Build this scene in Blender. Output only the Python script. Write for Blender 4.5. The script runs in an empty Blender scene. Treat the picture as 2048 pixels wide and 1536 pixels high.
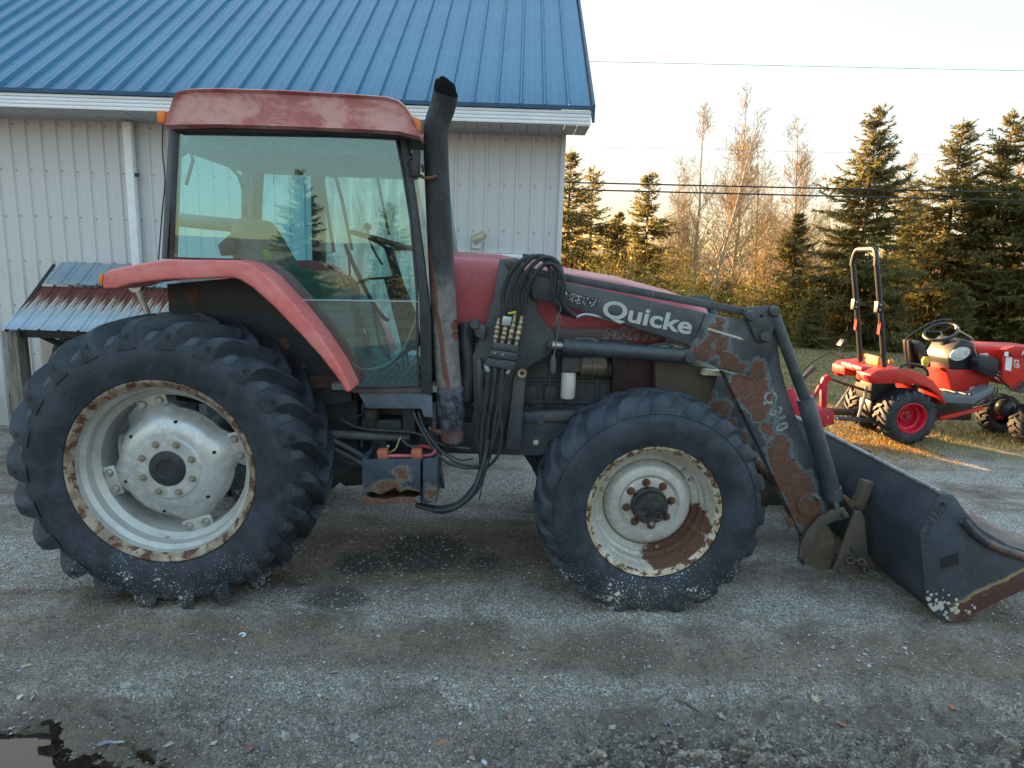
import bpy, bmesh, math, random
import numpy as np
from mathutils import Vector, Matrix
C = bpy.context
SC = C.scene
COL = SC.collection
R = math.radians
PI = math.pi
random.seed(7)
RNG = np.random.default_rng(11)

# ------------------------------------------------------------------ camera
F, PITCH, ROLL, CAMH, YAW, X0, Y0 = 1340.56, 0.1802, 0.0318, 1.956, 0.0295, -1.878, 3.460
_fw = np.array([0, math.cos(PITCH), -math.sin(PITCH)])
_up = np.array([0, math.sin(PITCH), math.cos(PITCH)])
_rt = np.array([1.0, 0, 0])
_r = math.cos(ROLL) * _rt + math.sin(ROLL) * _up
_u = -math.sin(ROLL) * _rt + math.cos(ROLL) * _up
_c = np.array([0, 0, CAMH])
cam = bpy.data.cameras.new('camera')
cam.sensor_width = 36.0
cam.lens = F / 2048 * 36
cam.clip_start = 0.05
cam.clip_end = 3000
camo = bpy.data.objects.new('camera', cam)
COL.objects.link(camo)
camo.matrix_world = Matrix(((_r[0], _u[0], -_fw[0], 0), (_r[1], _u[1], -_fw[1], 0), (_r[2], _u[2], -_fw[2], CAMH), (0, 0, 0, 1)))
SC.camera = camo

# ------------------------------------------------------------------ sky, sun, exposure
SUN_AZ, SUN_EL = R(-33), R(8.0)           # azimuth from +Y towards +X
world = bpy.data.worlds.new('World')
SC.world = world
world.use_nodes = True
wn = world.node_tree
wn.nodes.clear()
sky = wn.nodes.new('ShaderNodeTexSky')
sky.sky_type = 'NISHITA'
sky.sun_disc = False
sky.sun_elevation = SUN_EL
sky.sun_rotation = SUN_AZ
sky.air_density = 1.0
sky.dust_density = 1.2
sky.ozone_density = 1.6
bg = wn.nodes.new('ShaderNodeBackground')
bg.inputs['Strength'].default_value = 0.15
wo = wn.nodes.new('ShaderNodeOutputWorld')
gam = wn.nodes.new('ShaderNodeGamma')        # the phone's HDR squeezes the whole sky's range evenly
gam.inputs['Gamma'].default_value = 0.2
wn.links.new(sky.outputs[0], gam.inputs['Color'])
wb = wn.nodes.new('ShaderNodeMix'); wb.data_type = 'RGBA'; wb.blend_type = 'MULTIPLY'   # white balance of the whole sky
wb.inputs[0].default_value = 1.0
wb.inputs[7].default_value = (1.11, 1.0, 0.92, 1)
hsv = wn.nodes.new('ShaderNodeHueSaturation')
hsv.inputs['Saturation'].default_value = 3.1
wn.links.new(gam.outputs[0], hsv.inputs['Color'])
bw = wn.nodes.new('ShaderNodeRGBToBW')
wn.links.new(hsv.outputs[0], bw.inputs[0])
pw = wn.nodes.new('ShaderNodeMath'); pw.operation = 'POWER'
pw.inputs[1].default_value = 0.95
wn.links.new(bw.outputs[0], pw.inputs[0])
dv = wn.nodes.new('ShaderNodeVectorMath'); dv.operation = 'DIVIDE'
wn.links.new(hsv.outputs[0], dv.inputs[0])
wn.links.new(pw.outputs[0], dv.inputs[1])
wn.links.new(dv.outputs[0], wb.inputs[6])
wn.links.new(wb.outputs[2], bg.inputs['Color'])
wn.links.new(bg.outputs[0], wo.inputs['Surface'])
sun = bpy.data.lights.new('sun', 'SUN')
sun.energy = 5.0
sun.angle = R(0.6)
sun.color = (1.0, 0.58, 0.25)
suno = bpy.data.objects.new('sun', sun)
COL.objects.link(suno)
sd = Vector((math.sin(SUN_AZ) * math.cos(SUN_EL), math.cos(SUN_AZ) * math.cos(SUN_EL), math.sin(SUN_EL)))
suno.rotation_euler = sd.to_track_quat('Z', 'Y').to_euler()
suno.location = (0, 0, 30)
vs = SC.view_settings
vs.view_transform = 'Standard'
vs.look = 'None'
vs.gamma = 1
vs.use_curve_mapping = False
vs.exposure = 2.95

# ------------------------------------------------------------------ finding real positions
GZ = -0.03                                  # level of the yard
AX = np.array([math.cos(YAW), math.sin(YAW), 0])
LAT = np.array([-math.sin(YAW), math.cos(YAW), 0])
ORG = np.array([X0, Y0, 0])

def ray(px, py):
    return _fw * F + _r * (px - 1024) - _u * (py - 768)
def G(px, py, z=GZ):
    d = ray(px, py)
    return _c + d * ((z - CAMH) / d[2])
def W(px, py, Y):
    d = ray(px, py)
    return _c + d * (Y / d[1])
def TL(px, py, yl, org, ax, lat):           # point on a vehicle's own lengthwise plane, in its frame: (x, z)
    d = ray(px, py)
    p = _c + d * ((yl - (_c - org) @ lat) / (d @ lat)) - org
    return (float(p @ ax), float(p[2]))
def T(px, py, yl):
    return TL(px, py, yl, ORG, AX, LAT)
def P3(px, py, yl):
    x, z = T(px, py, yl)
    return (x, yl, z)
def TP(pts, yl):
    return [T(a, b, yl) for a, b in pts]
def path(pts, yl=None):                     # px path; each entry (px,py) or (px,py,y)
    return [P3(p[0], p[1], p[2] if len(p) > 2 else yl) for p in pts]

# ------------------------------------------------------------------ mesh helpers
def tag(o, label=None, cat=None, group=None, kind=None):
    if label: o['label'] = label
    if cat: o['category'] = cat
    if group: o['group'] = group
    if kind: o['kind'] = kind
    return o
def empty(name, loc=(0, 0, 0), rz=0, parent=None):
    o = bpy.data.objects.new(name, None)
    o.empty_display_size = 0.1
    COL.objects.link(o)
    o.location = loc
    o.rotation_euler = (0, 0, rz)
    if parent: o.parent = parent
    return o
def link_mesh(name, me, parent=None, loc=None):
    o = bpy.data.objects.new(name, me)
    COL.objects.link(o)
    if parent: o.parent = parent
    if loc is not None: o.location = loc
    return o

class MB:
    def __init__(s):
        s.v = []; s.f = []
    def add(s, vs_, fs):
        b = len(s.v)
        s.v += [tuple(float(q) for q in p) for p in vs_]
        s.f += [tuple(b + i for i in f) for f in fs]
        return s
    def box(s, c, d, rot=None):
        x, y, z = d[0] / 2, d[1] / 2, d[2] / 2
        vv = [Vector(p) for p in ((-x,-y,-z),(x,-y,-z),(x,y,-z),(-x,y,-z),(-x,-y,z),(x,-y,z),(x,y,z),(-x,y,z))]
        if rot is not None: vv = [rot @ p for p in vv]
        vv = [p + Vector(c) for p in vv]
        return s.add(vv, [(0,3,2,1),(4,5,6,7),(0,1,5,4),(1,2,6,5),(2,3,7,6),(3,0,4,7)])
    def prism(s, prof, y0, y1, prof2=None):  # polygon in XZ between two Y
        n = len(prof)
        prof2 = prof2 or prof
        vv = [(x, y0, z) for x, z in prof] + [(x, y1, z) for x, z in prof2]
        ar = sum(prof[i][0] * prof[(i + 1) % n][1] - prof[(i + 1) % n][0] * prof[i][1] for i in range(n))
        fr = list(range(n)); bk = list(range(2 * n - 1, n - 1, -1))
        fs = [tuple(fr), tuple(bk)] + [(i, i + n, (i + 1) % n + n, (i + 1) % n) for i in range(n)]
        if ar < 0: fs = [f[::-1] for f in fs]
        return s.add(vv, fs)
    def slab(s, quad, th):                   # planar polygon thickened against its normal
        q = [Vector(p) for p in quad]
        n = (q[1] - q[0]).cross(q[2] - q[0]).normalized() * th
        k = len(q)
        return s.add(q + [p - n for p in q], [tuple(range(k)), tuple(range(2 * k - 1, k - 1, -1))] +
                     [(i, i + k, (i + 1) % k + k, (i + 1) % k) for i in range(k)])
    def tube(s, pts, rad, n=8, cap=True, closed=False):
        P = [Vector(p) for p in pts]
        m = len(P)
        rs = rad if hasattr(rad, '__len__') else [rad] * m
        tang = []
        for i in range(m):
            if closed: t = P[(i + 1) % m] - P[i - 1]
            else: t = P[min(i + 1, m - 1)] - P[max(i - 1, 0)]
            tang.append(t.normalized() if t.length > 1e-9 else Vector((0, 0, 1)))
        ref = Vector((0, 0, 1)) if abs(tang[0].z) < .9 else Vector((1, 0, 0))
        nrm = (ref - tang[0] * ref.dot(tang[0])).normalized()
        vv = []
        for i in range(m):
            nrm = nrm - tang[i] * nrm.dot(tang[i])
            nrm = nrm.normalized() if nrm.length > 1e-6 else tang[i].orthogonal().normalized()
            b = tang[i].cross(nrm)
            for k in range(n):
                a = 2 * PI * k / n
                vv.append(P[i] + (nrm * math.cos(a) + b * math.sin(a)) * rs[i])
        fs = []
        for i in range(m if closed else m - 1):
            j = (i + 1) % m
            for k in range(n):
                l = (k + 1) % n
                fs.append((i * n + k, i * n + l, j * n + l, j * n + k))
        if cap and not closed:
            fs += [tuple(range(n - 1, -1, -1)), tuple(range((m - 1) * n, m * n))]
        return s.add(vv, fs)
    def lathe(s, prof, c=(0, 0, 0), n=48, a0=0, a1=2 * PI, axis='y', close=False):   # prof: (r, offset along axis)
        full = abs(a1 - a0 - 2 * PI) < 1e-6
        m = n if full else n + 1
        vv = []
        for r_, y in prof:
            for k in range(m):
                a = a0 + (a1 - a0) * k / n
                if axis == 'y': vv.append((c[0] + r_ * math.cos(a), c[1] + y, c[2] + r_ * math.sin(a)))
                elif axis == 'x': vv.append((c[0] + y, c[1] + r_ * math.cos(a), c[2] + r_ * math.sin(a)))
                else: vv.append((c[0] + r_ * math.cos(a), c[1] + r_ * math.sin(a), c[2] + y))
        fs = []
        L = len(prof)
        for i in range(L if close else L - 1):
            j = (i + 1) % L
            for k in range(n):
                l = (k + 1) % m
                fs.append((i * m + k, j * m + k, j * m + l, i * m + l) if axis != 'z' else (i * m + k, i * m + l, j * m + l, j * m + k))
        return s.add(vv, fs)
    def disc(s, c, r_, y0, y1, n=20):        # solid short cylinder along y
        return s.lathe([(0.0005, y0), (r_, y0), (r_, y1), (0.0005, y1)], (c[0], 0, c[1]), n)
    def sphere(s, c, r_, n=12, m=8, sc=(1, 1, 1)):
        vv = []
        for i in range(m + 1):
            t = PI * i / m
            for k in range(n):
                a = 2 * PI * k / n
                rr = max(math.sin(t), 1e-3)
                vv.append((c[0] + r_ * sc[0] * rr * math.cos(a), c[1] + r_ * sc[1] * rr * math.sin(a), c[2] + r_ * sc[2] * math.cos(t)))
        fs = [(i * n + k, (i + 1) * n + k, (i + 1) * n + (k + 1) % n, i * n + (k + 1) % n) for i in range(m) for k in range(n)]
        return s.add(vv, fs)
    def build(s, name, mat, parent=None, bevel=0, smooth=True, loc=None, seg=2, ang=35):
        me = bpy.data.meshes.new(name)
        me.from_pydata(s.v, [], s.f)
        me.update()
        if bevel > 0:
            bm = bmesh.new(); bm.from_mesh(me)
            bmesh.ops.remove_doubles(bm, verts=bm.verts, dist=1e-5)
            bm.normal_update()
            es = [e for e in bm.edges if len(e.link_faces) == 2 and e.calc_face_angle(0) > R(28)]
            if es: bmesh.ops.bevel(bm, geom=es, offset=bevel, segments=seg, profile=.5, affect='EDGES', clamp_overlap=True)
            bm.to_mesh(me); bm.free()
        if smooth: finish(me, ang)
        if mat: me.materials.append(mat)
        return link_mesh(name, me, parent, loc)

def finish(me, ang=35):
    me.polygons.foreach_set('use_smooth', [True] * len(me.polygons))
    me.set_sharp_from_angle(angle=R(ang))
    me.update()
def spline(pts, n=6):                        # Catmull-Rom through 3D points
    P = [np.array(p, float) for p in pts]
    P = [2 * P[0] - P[1]] + P + [2 * P[-1] - P[-2]]
    out = []
    for i in range(1, len(P) - 2):
        for k in range(n):
            t = k / n
            a, b, c, d = P[i - 1], P[i], P[i + 1], P[i + 2]
            out.append(tuple(.5 * ((2 * b) + (c - a) * t + (2 * a - 5 * b + 4 * c - d) * t * t + (3 * b - a - 3 * c + d) * t ** 3)))
    out.append(tuple(P[-2]))
    return out
def hose(name, pts, rad, mat, parent, n=7, sm=6):
    return MB().tube(spline(pts, sm), rad, n).build(name, mat, parent)
def rotz_to(d):
    return Vector(d).to_track_quat('Z', 'Y').to_matrix()
def raw_mesh(name, V, Fc, mat, smooth=False, cols=None):   # numpy verts (n,3), faces (m,k)
    me = bpy.data.meshes.new(name)
    V = np.asarray(V, np.float32); Fc = np.asarray(Fc, np.int32)
    m, k = Fc.shape
    me.vertices.add(len(V)); me.vertices.foreach_set('co', V.ravel())
    me.loops.add(m * k); me.loops.foreach_set('vertex_index', Fc.ravel())
    me.polygons.add(m)
    me.polygons.foreach_set('loop_start', np.arange(0, m * k, k, dtype=np.int32))
    if smooth: me.polygons.foreach_set('use_smooth', np.ones(m, bool))
    me.update(calc_edges=True)
    if cols is not None:
        a = me.attributes.new('tint', 'FLOAT_COLOR', 'POINT')
        c4 = np.ones((len(V), 4), np.float32); c4[:, :3] = cols
        a.data.foreach_set('color', c4.ravel())
    if mat: me.materials.append(mat)
    return me

# ------------------------------------------------------------------ materials
def S(r_, g, b):
    f = lambda c: ((c / 255 + .055) / 1.055) ** 2.4 if c > 10.3 else c / 255 / 12.92
    return (f(r_), f(g), f(b))
class NT:
    def __init__(s, name):
        s.m = bpy.data.materials.new(name); s.m.use_nodes = True
        s.t = s.m.node_tree; s.t.nodes.clear()
        s.o = s.t.nodes.new('ShaderNodeOutputMaterial')
        s.p = s.t.nodes.new('ShaderNodeBsdfPrincipled')
        s.t.links.new(s.p.outputs[0], s.o.inputs[0])
        s._oc = None
    def n(s, typ, **kw):
        nd = s.t.nodes.new(typ)
        for k, v in kw.items(): setattr(nd, k, v)
        return nd
    def set(s, sock, v):
        if hasattr(v, 'is_output'): s.t.links.new(v, sock)
        elif isinstance(v, (tuple, list)) and len(v) == 3 and sock.type == 'RGBA': sock.default_value = (*v, 1)
        else: sock.default_value = v
    def oc(s):
        if s._oc is None: s._oc = s.n('ShaderNodeTexCoord').outputs['Object']
        return s._oc
    def noise(s, scale, detail=5, rough=.6, dist=0, vec=None, stretch=None):
        nd = s.n('ShaderNodeTexNoise')
        v = vec or s.oc()
        if stretch:
            mp = s.n('ShaderNodeMapping'); s.set(mp.inputs['Vector'], v); mp.inputs['Scale'].default_value = stretch; v = mp.outputs[0]
        s.set(nd.inputs['Vector'], v)
        nd.inputs['Scale'].default_value = scale; nd.inputs['Detail'].default_value = detail
        nd.inputs['Roughness'].default_value = rough; nd.inputs['Distortion'].default_value = dist
        return nd.outputs['Fac']
    def vor(s, scale, feat='F1', out='Distance', vec=None):
        nd = s.n('ShaderNodeTexVoronoi', feature=feat)
        s.set(nd.inputs['Vector'], vec or s.oc()); nd.inputs['Scale'].default_value = scale
        return nd.outputs[out]
    def math(s, op, a, b=0.0, clamp=False):
        nd = s.n('ShaderNodeMath', operation=op, use_clamp=clamp)
        s.set(nd.inputs[0], a); s.set(nd.inputs[1], b)
        return nd.outputs[0]
    def step(s, fac, lo, hi):
        nd = s.n('ShaderNodeMapRange', interpolation_type='SMOOTHSTEP')
        s.set(nd.inputs['Value'], fac); nd.inputs['From Min'].default_value = lo; nd.inputs['From Max'].default_value = hi
        return nd.outputs[0]
    def mix(s, fac, a, b, blend='MIX'):
        nd = s.n('ShaderNodeMix', data_type='RGBA', blend_type=blend)
        s.set(nd.inputs[0], fac); s.set(nd.inputs[6], a); s.set(nd.inputs[7], b)
        return nd.outputs[2]
    def sep(s, vec=None):
        nd = s.n('ShaderNodeSeparateXYZ'); s.set(nd.inputs[0], vec or s.oc())
        return nd.outputs
    def bump(s, h, strength=.3, dist=.01, prev=None):
        nd = s.n('ShaderNodeBump'); s.set(nd.inputs['Height'], h)
        nd.inputs['Strength'].default_value = strength; nd.inputs['Distance'].default_value = dist
        if prev is not None: s.set(nd.inputs['Normal'], prev)
        return nd.outputs[0]
    def fin(s, col, rough=.5, metal=0.0, normal=None, spec=.5):
        s.set(s.p.inputs['Base Color'], col); s.set(s.p.inputs['Roughness'], rough); s.set(s.p.inputs['Metallic'], metal)
        s.p.inputs['Specular IOR Level'].default_value = spec
        if normal is not None: s.set(s.p.inputs['Normal'], normal)
        return s.m
    def near(s, pts):                         # largest of (radius - distance) to points (x, z), depth ignored
        x, y, z = s.sep()
        cb = s.n('ShaderNodeCombineXYZ'); s.set(cb.inputs[0], x); s.set(cb.inputs[2], z)
        best = None
        for (px, pz, rr) in pts:
            d = s.n('ShaderNodeVectorMath', operation='DISTANCE')
            s.set(d.inputs[0], cb.outputs[0]); d.inputs[1].default_value = (px, 0, pz)
            e = s.math('SUBTRACT', rr, d.outputs['Value'])
            best = e if best is None else s.math('MAXIMUM', best, e)
        return best

RUST1, RUST2 = S(116, 80, 62), S(82, 58, 50)
def paint(name, col, col2=None, rough=.45, metal=0, sc=5, rust=0, rsc=6, rustpts=None, dirt=0, dirtcol=(.11, .10, .09), bumps=.12, bsc=40,
          scr=0, spec=.5, lo=.42, hi=.62, halo=None, stretch=None):
    k = NT(name)
    c = col if col2 is None else k.mix(k.step(k.noise(sc, 6, .62, .3, stretch=stretch), lo, hi), col, col2)
    c = k.mix(k.step(k.noise(sc * 7, 4, .7), .45, .8), c, tuple(q * 1.35 + .012 for q in col))
    rg = k.math('ADD', rough, k.math('MULTIPLY', k.math('SUBTRACT', k.noise(bsc * .5, 3), .5), .3))
    h = k.noise(bsc, 4, .6)
    if scr:
        sn = k.step(k.noise(26, 2, .5, .4, stretch=(1, 1, .06)), .70, .76)
        c = k.mix(k.math('MULTIPLY', sn, scr), c, (.34, .33, .32))
    if dirt:
        dn = k.step(k.noise(sc * 1.7, 7, .7, .5), .48, .72)
        c = k.mix(k.math('MULTIPLY', dn, dirt), c, dirtcol)
        rg = k.mix(k.math('MULTIPLY', dn, dirt), rg, (.85, .85, .85))
    msk = None
    if rust:
        msk = k.step(k.noise(rsc, 8, .68, .2), 1 - rust, 1 - rust + .05)
    if rustpts:
        e = k.math('ADD', k.near(rustpts), k.math('MULTIPLY', k.math('SUBTRACT', k.noise(7, 8, .72, .6), .5), .26))
        if halo is not None:
            c = k.mix(k.math('MULTIPLY', k.step(e, -.035, -.005), .8), c, halo)
        m2 = k.step(e, -.010, .010)
        msk = m2 if msk is None else k.math('MAXIMUM', msk, m2)
    nrm = k.bump(h, bumps, .004)
    if msk is not None:
        rc = k.mix(k.step(k.noise(60, 4, .75), .35, .7), RUST1, RUST2)
        rc = k.mix(k.step(k.noise(14, 4, .7), .58, .8), rc, S(146, 106, 80))
        c = k.mix(msk, c, rc)
        rg = k.mix(msk, rg, (.9, .9, .9))
        hh = k.math('MULTIPLY', msk, k.math('ADD', k.math('MULTIPLY', k.noise(150, 3, .7), .9), -.8))
        nrm = k.bump(hh, .55, .006, nrm)
    mt = metal
    return k.fin(c, rg, mt, nrm, spec)

def plain(name, col, rough=.5, metal=0, var=.25, sc=20, spec=.5, emis=None):
    k = NT(name)
    c = k.mix(k.step(k.noise(sc, 4, .65), .3, .75), tuple(q * (1 - var) for q in col), tuple(min(1, q * (1 + var)) for q in col))
    if emis:
        k.set(k.p.inputs['Emission Color'], col); k.p.inputs['Emission Strength'].default_value = emis
    return k.fin(c, rough, metal, k.bump(k.noise(sc * 5, 3), .08, .003), spec)

def rubber(name, splash_z=None, sc=1.0, base=(.017, .022, .031)):
    k = NT(name)
    c = k.mix(k.step(k.noise(7, 6, .65, .4), .38, .68), base, tuple(q * 1.9 + .008 for q in base))
    c = k.mix(k.step(k.noise(90, 3, .7), .5, .85), c, tuple(q * 2.2 + .01 for q in base))
    rg = .7
    if splash_z is not None:
        x, y, z = k.sep()
        zf = k.step(z, splash_z[1], splash_z[0])          # 1 at the bottom
        big = k.step(k.noise(7, 4, .6), .45, .7)
        thr = k.math('MULTIPLY', zf, k.math('ADD', .24, k.math('MULTIPLY', big, .42)))
        d1 = k.math('SUBTRACT', thr, k.math('ADD', k.vor(34), k.math('MULTIPLY', k.noise(80, 3), .34)))
        d2 = k.math('SUBTRACT', k.math('ADD', .05, k.math('MULTIPLY', thr, .55)), k.vor(75))
        m = k.math('MAXIMUM', k.step(d1, -.02, .03), k.step(d2, -.02, .03))
        m2 = k.step(k.math('ADD', zf, k.math('MULTIPLY', k.noise(20, 6, .7), .6)), 1.1, 1.55)
        c = k.mix(k.math('MULTIPLY', m2, .5), c, (.16, .15, .14))
        c = k.mix(k.math('MULTIPLY', m, .9), c, (.58, .56, .52))
        rg = k.mix(m, (.62, .62, .62), (.9, .9, .9))
    return k.fin(c, rg, 0, k.bump(k.noise(60, 5, .65), .18, .004), .42)

def textmesh(name, s, mat, parent, M, size, ext=.001, bold=0.0, shear=0.0, sx=1.0):
    cu = bpy.data.curves.new(name, 'FONT')
    cu.body = s; cu.size = size; cu.extrude = ext; cu.offset = bold; cu.shear = shear
    cu.align_x = 'CENTER'; cu.align_y = 'CENTER'; cu.resolution_u = 4
    to = bpy.data.objects.new('t', cu); COL.objects.link(to)
    C.view_layer.update()
    me = bpy.data.meshes.new_from_object(to.evaluated_get(C.evaluated_depsgraph_get()))
    bpy.data.objects.remove(to)
    me.transform(M @ Matrix.Diagonal((sx, 1, 1, 1)))
    me.materials.clear(); me.materials.append(mat); me.name = name
    return link_mesh(name, me, parent)
def side_matrix(pa, pb, yl):                 # text lying on a vehicle's near side, reading from pa to pb (x, z)
    dx, dz = pb[0] - pa[0], pb[1] - pa[1]
    L = math.hypot(dx, dz)
    ux = Vector((dx / L, 0, dz / L)); uz = Vector((0, -1, 0)); uy = uz.cross(ux)
    m = Matrix(((ux.x, uy.x, uz.x, (pa[0] + pb[0]) / 2), (ux.y, uy.y, uz.y, yl), (ux.z, uy.z, uz.z, (pa[1] + pb[1]) / 2), (0, 0, 0, 1)))
    return m, L

# ---- shared materials
M_tyre_r = rubber('tyre rubber rear', (-.74, -.28))
M_tyre_f = rubber('tyre rubber front', (-.56, .02))
M_tyre_c = rubber('tyre rubber compact', None, base=(.02, .022, .026))
M_black = paint('black trim', (.020, .023, .028), (.038, .042, .048), .5, bumps=.1)
M_hose = plain('hose rubber', (.028, .031, .036), .55, 0, .3)
M_engine = paint('engine black', (.042, .048, .056), (.088, .090, .092), .6, rust=.22, dirt=.35, dirtcol=(.07, .062, .055))
M_frame = paint('frame paint', (.038, .050, .064), (.07, .078, .086), .55, rust=.36, rsc=5, dirt=.4, dirtcol=(.12, .105, .09))
M_steel = plain('bare steel', (.42, .41, .39), .38, .85, .3)
M_brass = plain('brass fitting', (.40, .34, .24), .42, .8, .35)
M_rustm = paint('rusty steel', RUST1, RUST2, .9, sc=12, bumps=.5, bsc=120)
M_rustdk = paint('dark worn iron', (.06, .05, .045), (.11, .09, .075), .75, sc=9, rust=.3, rsc=9, bumps=.4, bsc=90)
M_orange = NT('amber lens'); M_orange = M_orange.fin((.85, .20, .015), .25, 0, None)
M_redlens = plain('red lens', (.55, .012, .02), .2, 0, .2)
M_white = plain('white paint', (.80, .81, .82), .5, 0, .06, 6)
M_galv = plain('galvanised', (.42, .45, .48), .42, .5, .2, 9)

# ================================================================== GROUND
def vnoise(x, y, seed=0):
    xi = np.floor(x).astype(np.int64); yi = np.floor(y).astype(np.int64)
    fx = x - xi; fy = y - yi
    fx = fx * fx * (3 - 2 * fx); fy = fy * fy * (3 - 2 * fy)
    def hsh(a, b):
        n = (a * 374761393 + b * 668265263 + seed * 1442695041) & 0x7fffffff
        n = ((n ^ (n >> 13)) * 1274126177) & 0x7fffffff
        return ((n ^ (n >> 16)) & 0xffff) / 65535.0
    return (hsh(xi, yi) * (1 - fx) + hsh(xi + 1, yi) * fx) * (1 - fy) + (hsh(xi, yi + 1) * (1 - fx) + hsh(xi + 1, yi + 1) * fx) * fy
def fbm(x, y, sc, octv=4, seed=0, gain=.5):
    a = 1; t = 0; s = 0
    for i in range(octv):
        s = s + a * vnoise(x * sc + 17.3 * i, y * sc - 9.1 * i, seed + i); t += a; a *= gain; sc *= 2.03
    return s / t
def sst(a, lo, hi):
    t = np.clip((a - lo) / (hi - lo), 0, 1)
    return t * t * (3 - 2 * t)
PUD = G(60, 1520)
def ground_h(x, y):
    d = np.hypot(x, y - 4)
    h = (fbm(x, y, .35, 3, 5) - .5) * .05
    h = h + (fbm(x, y, 2.2, 3, 9) - .5) * .018 * np.exp(-(d / 14) ** 2)
    near = sst(y, 7.5, 5.5)
    h = h + near * (fbm(x, y, 16, 3, 21, .6) - .5) * .010
    # churned mud towards the camera, with the pressed ridges of tyre lugs running across
    mud = sst(y, 3.35, 2.70) * sst(y, 1.2, 1.5) * (.45 + .55 * sst(fbm(x, y, .9, 3, 19), .35, .6))
    rough = fbm(x, y, 7, 5, 33, .62)
    h = h + mud * ((rough - .48) * .125 + (sst(fbm(x, y, 24, 3, 37), .35, .65) - .5) * .024)
    yy = y - 2.56 - .03 * (x - 1) + .04 * (fbm(x, y, .8, 2, 3) - .5)
    lug = np.abs(((yy / .078) % 1) - .5) * 2
    msk = sst(yy, .04, -.04) * sst(x, -1.0, .3)
    h = h + msk * (0.060 * sst(lug, .3, .7) * (0.1 + 1.6 * sst(fbm(x, y * .5, 13, 3, 8), .3, .7)) + (fbm(x, y, 26, 3, 41) - .5) * .045)
    # puddle hollow
    pd = np.hypot((x - PUD[0] + .25) / 1.25, (y - PUD[1] + .12) / .36) + (fbm(x, y, 3.2, 4, 51) - .5) * .95
    h = h - .075 * sst(pd, 1.15, .45)
    # shallow wheel tracks in front of the tractor
    for tc_, w in ((3.05, .22), (2.72, .13)):
        q = (y - tc_ - .04 * np.sin(x * .8)) / w
        h = h - .012 * np.exp(-q * q) * (.4 + fbm(x, y, 1.1, 2, 77))
    for (wx_, wy_, wr_) in ((-1.885, 3.695, .44), (.81, 3.77, .34)):   # gravel pressed up round the wheels
        h = h + .042 * np.exp(-((x - wx_) / wr_) ** 2 - ((y - wy_) / .36) ** 2)
    # lawn and far land
    h = h + sst(y, 9, 17) * (fbm(x, y, .5, 3, 61) - .5) * .12
    h = h + sst(d, 60, 420) * (8.0 + 3 * fbm(x, y, .006, 3, 71)) + sst(d, 330, 480) * 3 * fbm(x, y, .02, 3, 72)
    return GZ + h
def axis_pts(lo, hi, st, far, ratio=1.14):
    core = list(np.arange(lo, hi, st))
    a = []; s_ = st; p = lo
    while p > -far: s_ *= ratio; p -= s_; a.append(p)
    b = []; s_ = st; p = core[-1]
    while p < far: s_ *= ratio; p += s_; b.append(p)
    return np.array(a[::-1] + core + b)
gx = axis_pts(-2.8, 3.6, .0125, 700); gy = axis_pts(1.75, 4.6, .011, 700, 1.075)
GX, GY = np.meshgrid(gx, gy)
GH = ground_h(GX, GY)
nx, ny = len(gx), len(gy)
ii = (np.arange(ny - 1)[:, None] * nx + np.arange(nx - 1)[None]).ravel()
gf = np.stack([ii, ii + 1, ii + nx + 1, ii + nx], 1)
k = NT('yard gravel and lawn')
px_, py_, pz_ = k.sep()
def comb(a, b, c_=0.0):
    cb = k.n('ShaderNodeCombineXYZ'); k.set(cb.inputs[0], a); k.set(cb.inputs[1], b); k.set(cb.inputs[2], c_); return cb.outputs[0]
n_big = k.noise(.55, 5, .6, .6); n_mid = k.noise(2.4, 6, .65, .4); n_fine = k.noise(22, 6, .7); n_grit = k.noise(120, 4, .75)
band = k.noise(1.0, 5, .6, .5, stretch=(.22, 1.3, 1))
dirt = k.mix(k.step(n_mid, .35, .7), S(106, 91, 78), S(138, 120, 104))
dirt = k.mix(k.step(n_fine, .45, .75), dirt, S(80, 70, 62))
grav = k.mix(k.step(n_grit, .3, .72), S(92, 81, 70), S(176, 161, 144))
pebc = k.vor(120, out='Color'); pb = k.n('ShaderNodeSeparateColor'); k.set(pb.inputs[0], pebc)
grav = k.mix(k.step(pb.outputs[0], .55, .95), grav, S(190, 192, 192))
trk = k.math('ABSOLUTE', k.math('SUBTRACT', k.math('ADD', py_, k.math('MULTIPLY', k.math('SUBTRACT', n_mid, .5), .55)), 3.22))
trk2 = k.math('ABSOLUTE', k.math('SUBTRACT', k.math('ADD', py_, k.math('MULTIPLY', k.math('SUBTRACT', n_mid, .5), .6)), 4.75))
gm0 = k.step(k.math('ADD', k.math('MULTIPLY', band, .8), k.math('MULTIPLY', n_mid, .35)), .46, .64)
gm0 = k.math('MULTIPLY', gm0, k.math('MULTIPLY', k.math('ADD', .12, k.math('MULTIPLY', k.step(trk, .12, .34), .88)), k.math('ADD', .35, k.math('MULTIPLY', k.step(trk2, .10, .3), .65))))
c = k.mix(gm0, dirt, grav)
wet = k.step(k.math('ADD', py_, k.math('MULTIPLY', n_mid, 1.2)), 3.9, 3.1)
c = k.mix(k.math('MULTIPLY', wet, .55), c, S(88, 77, 68))
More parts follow.
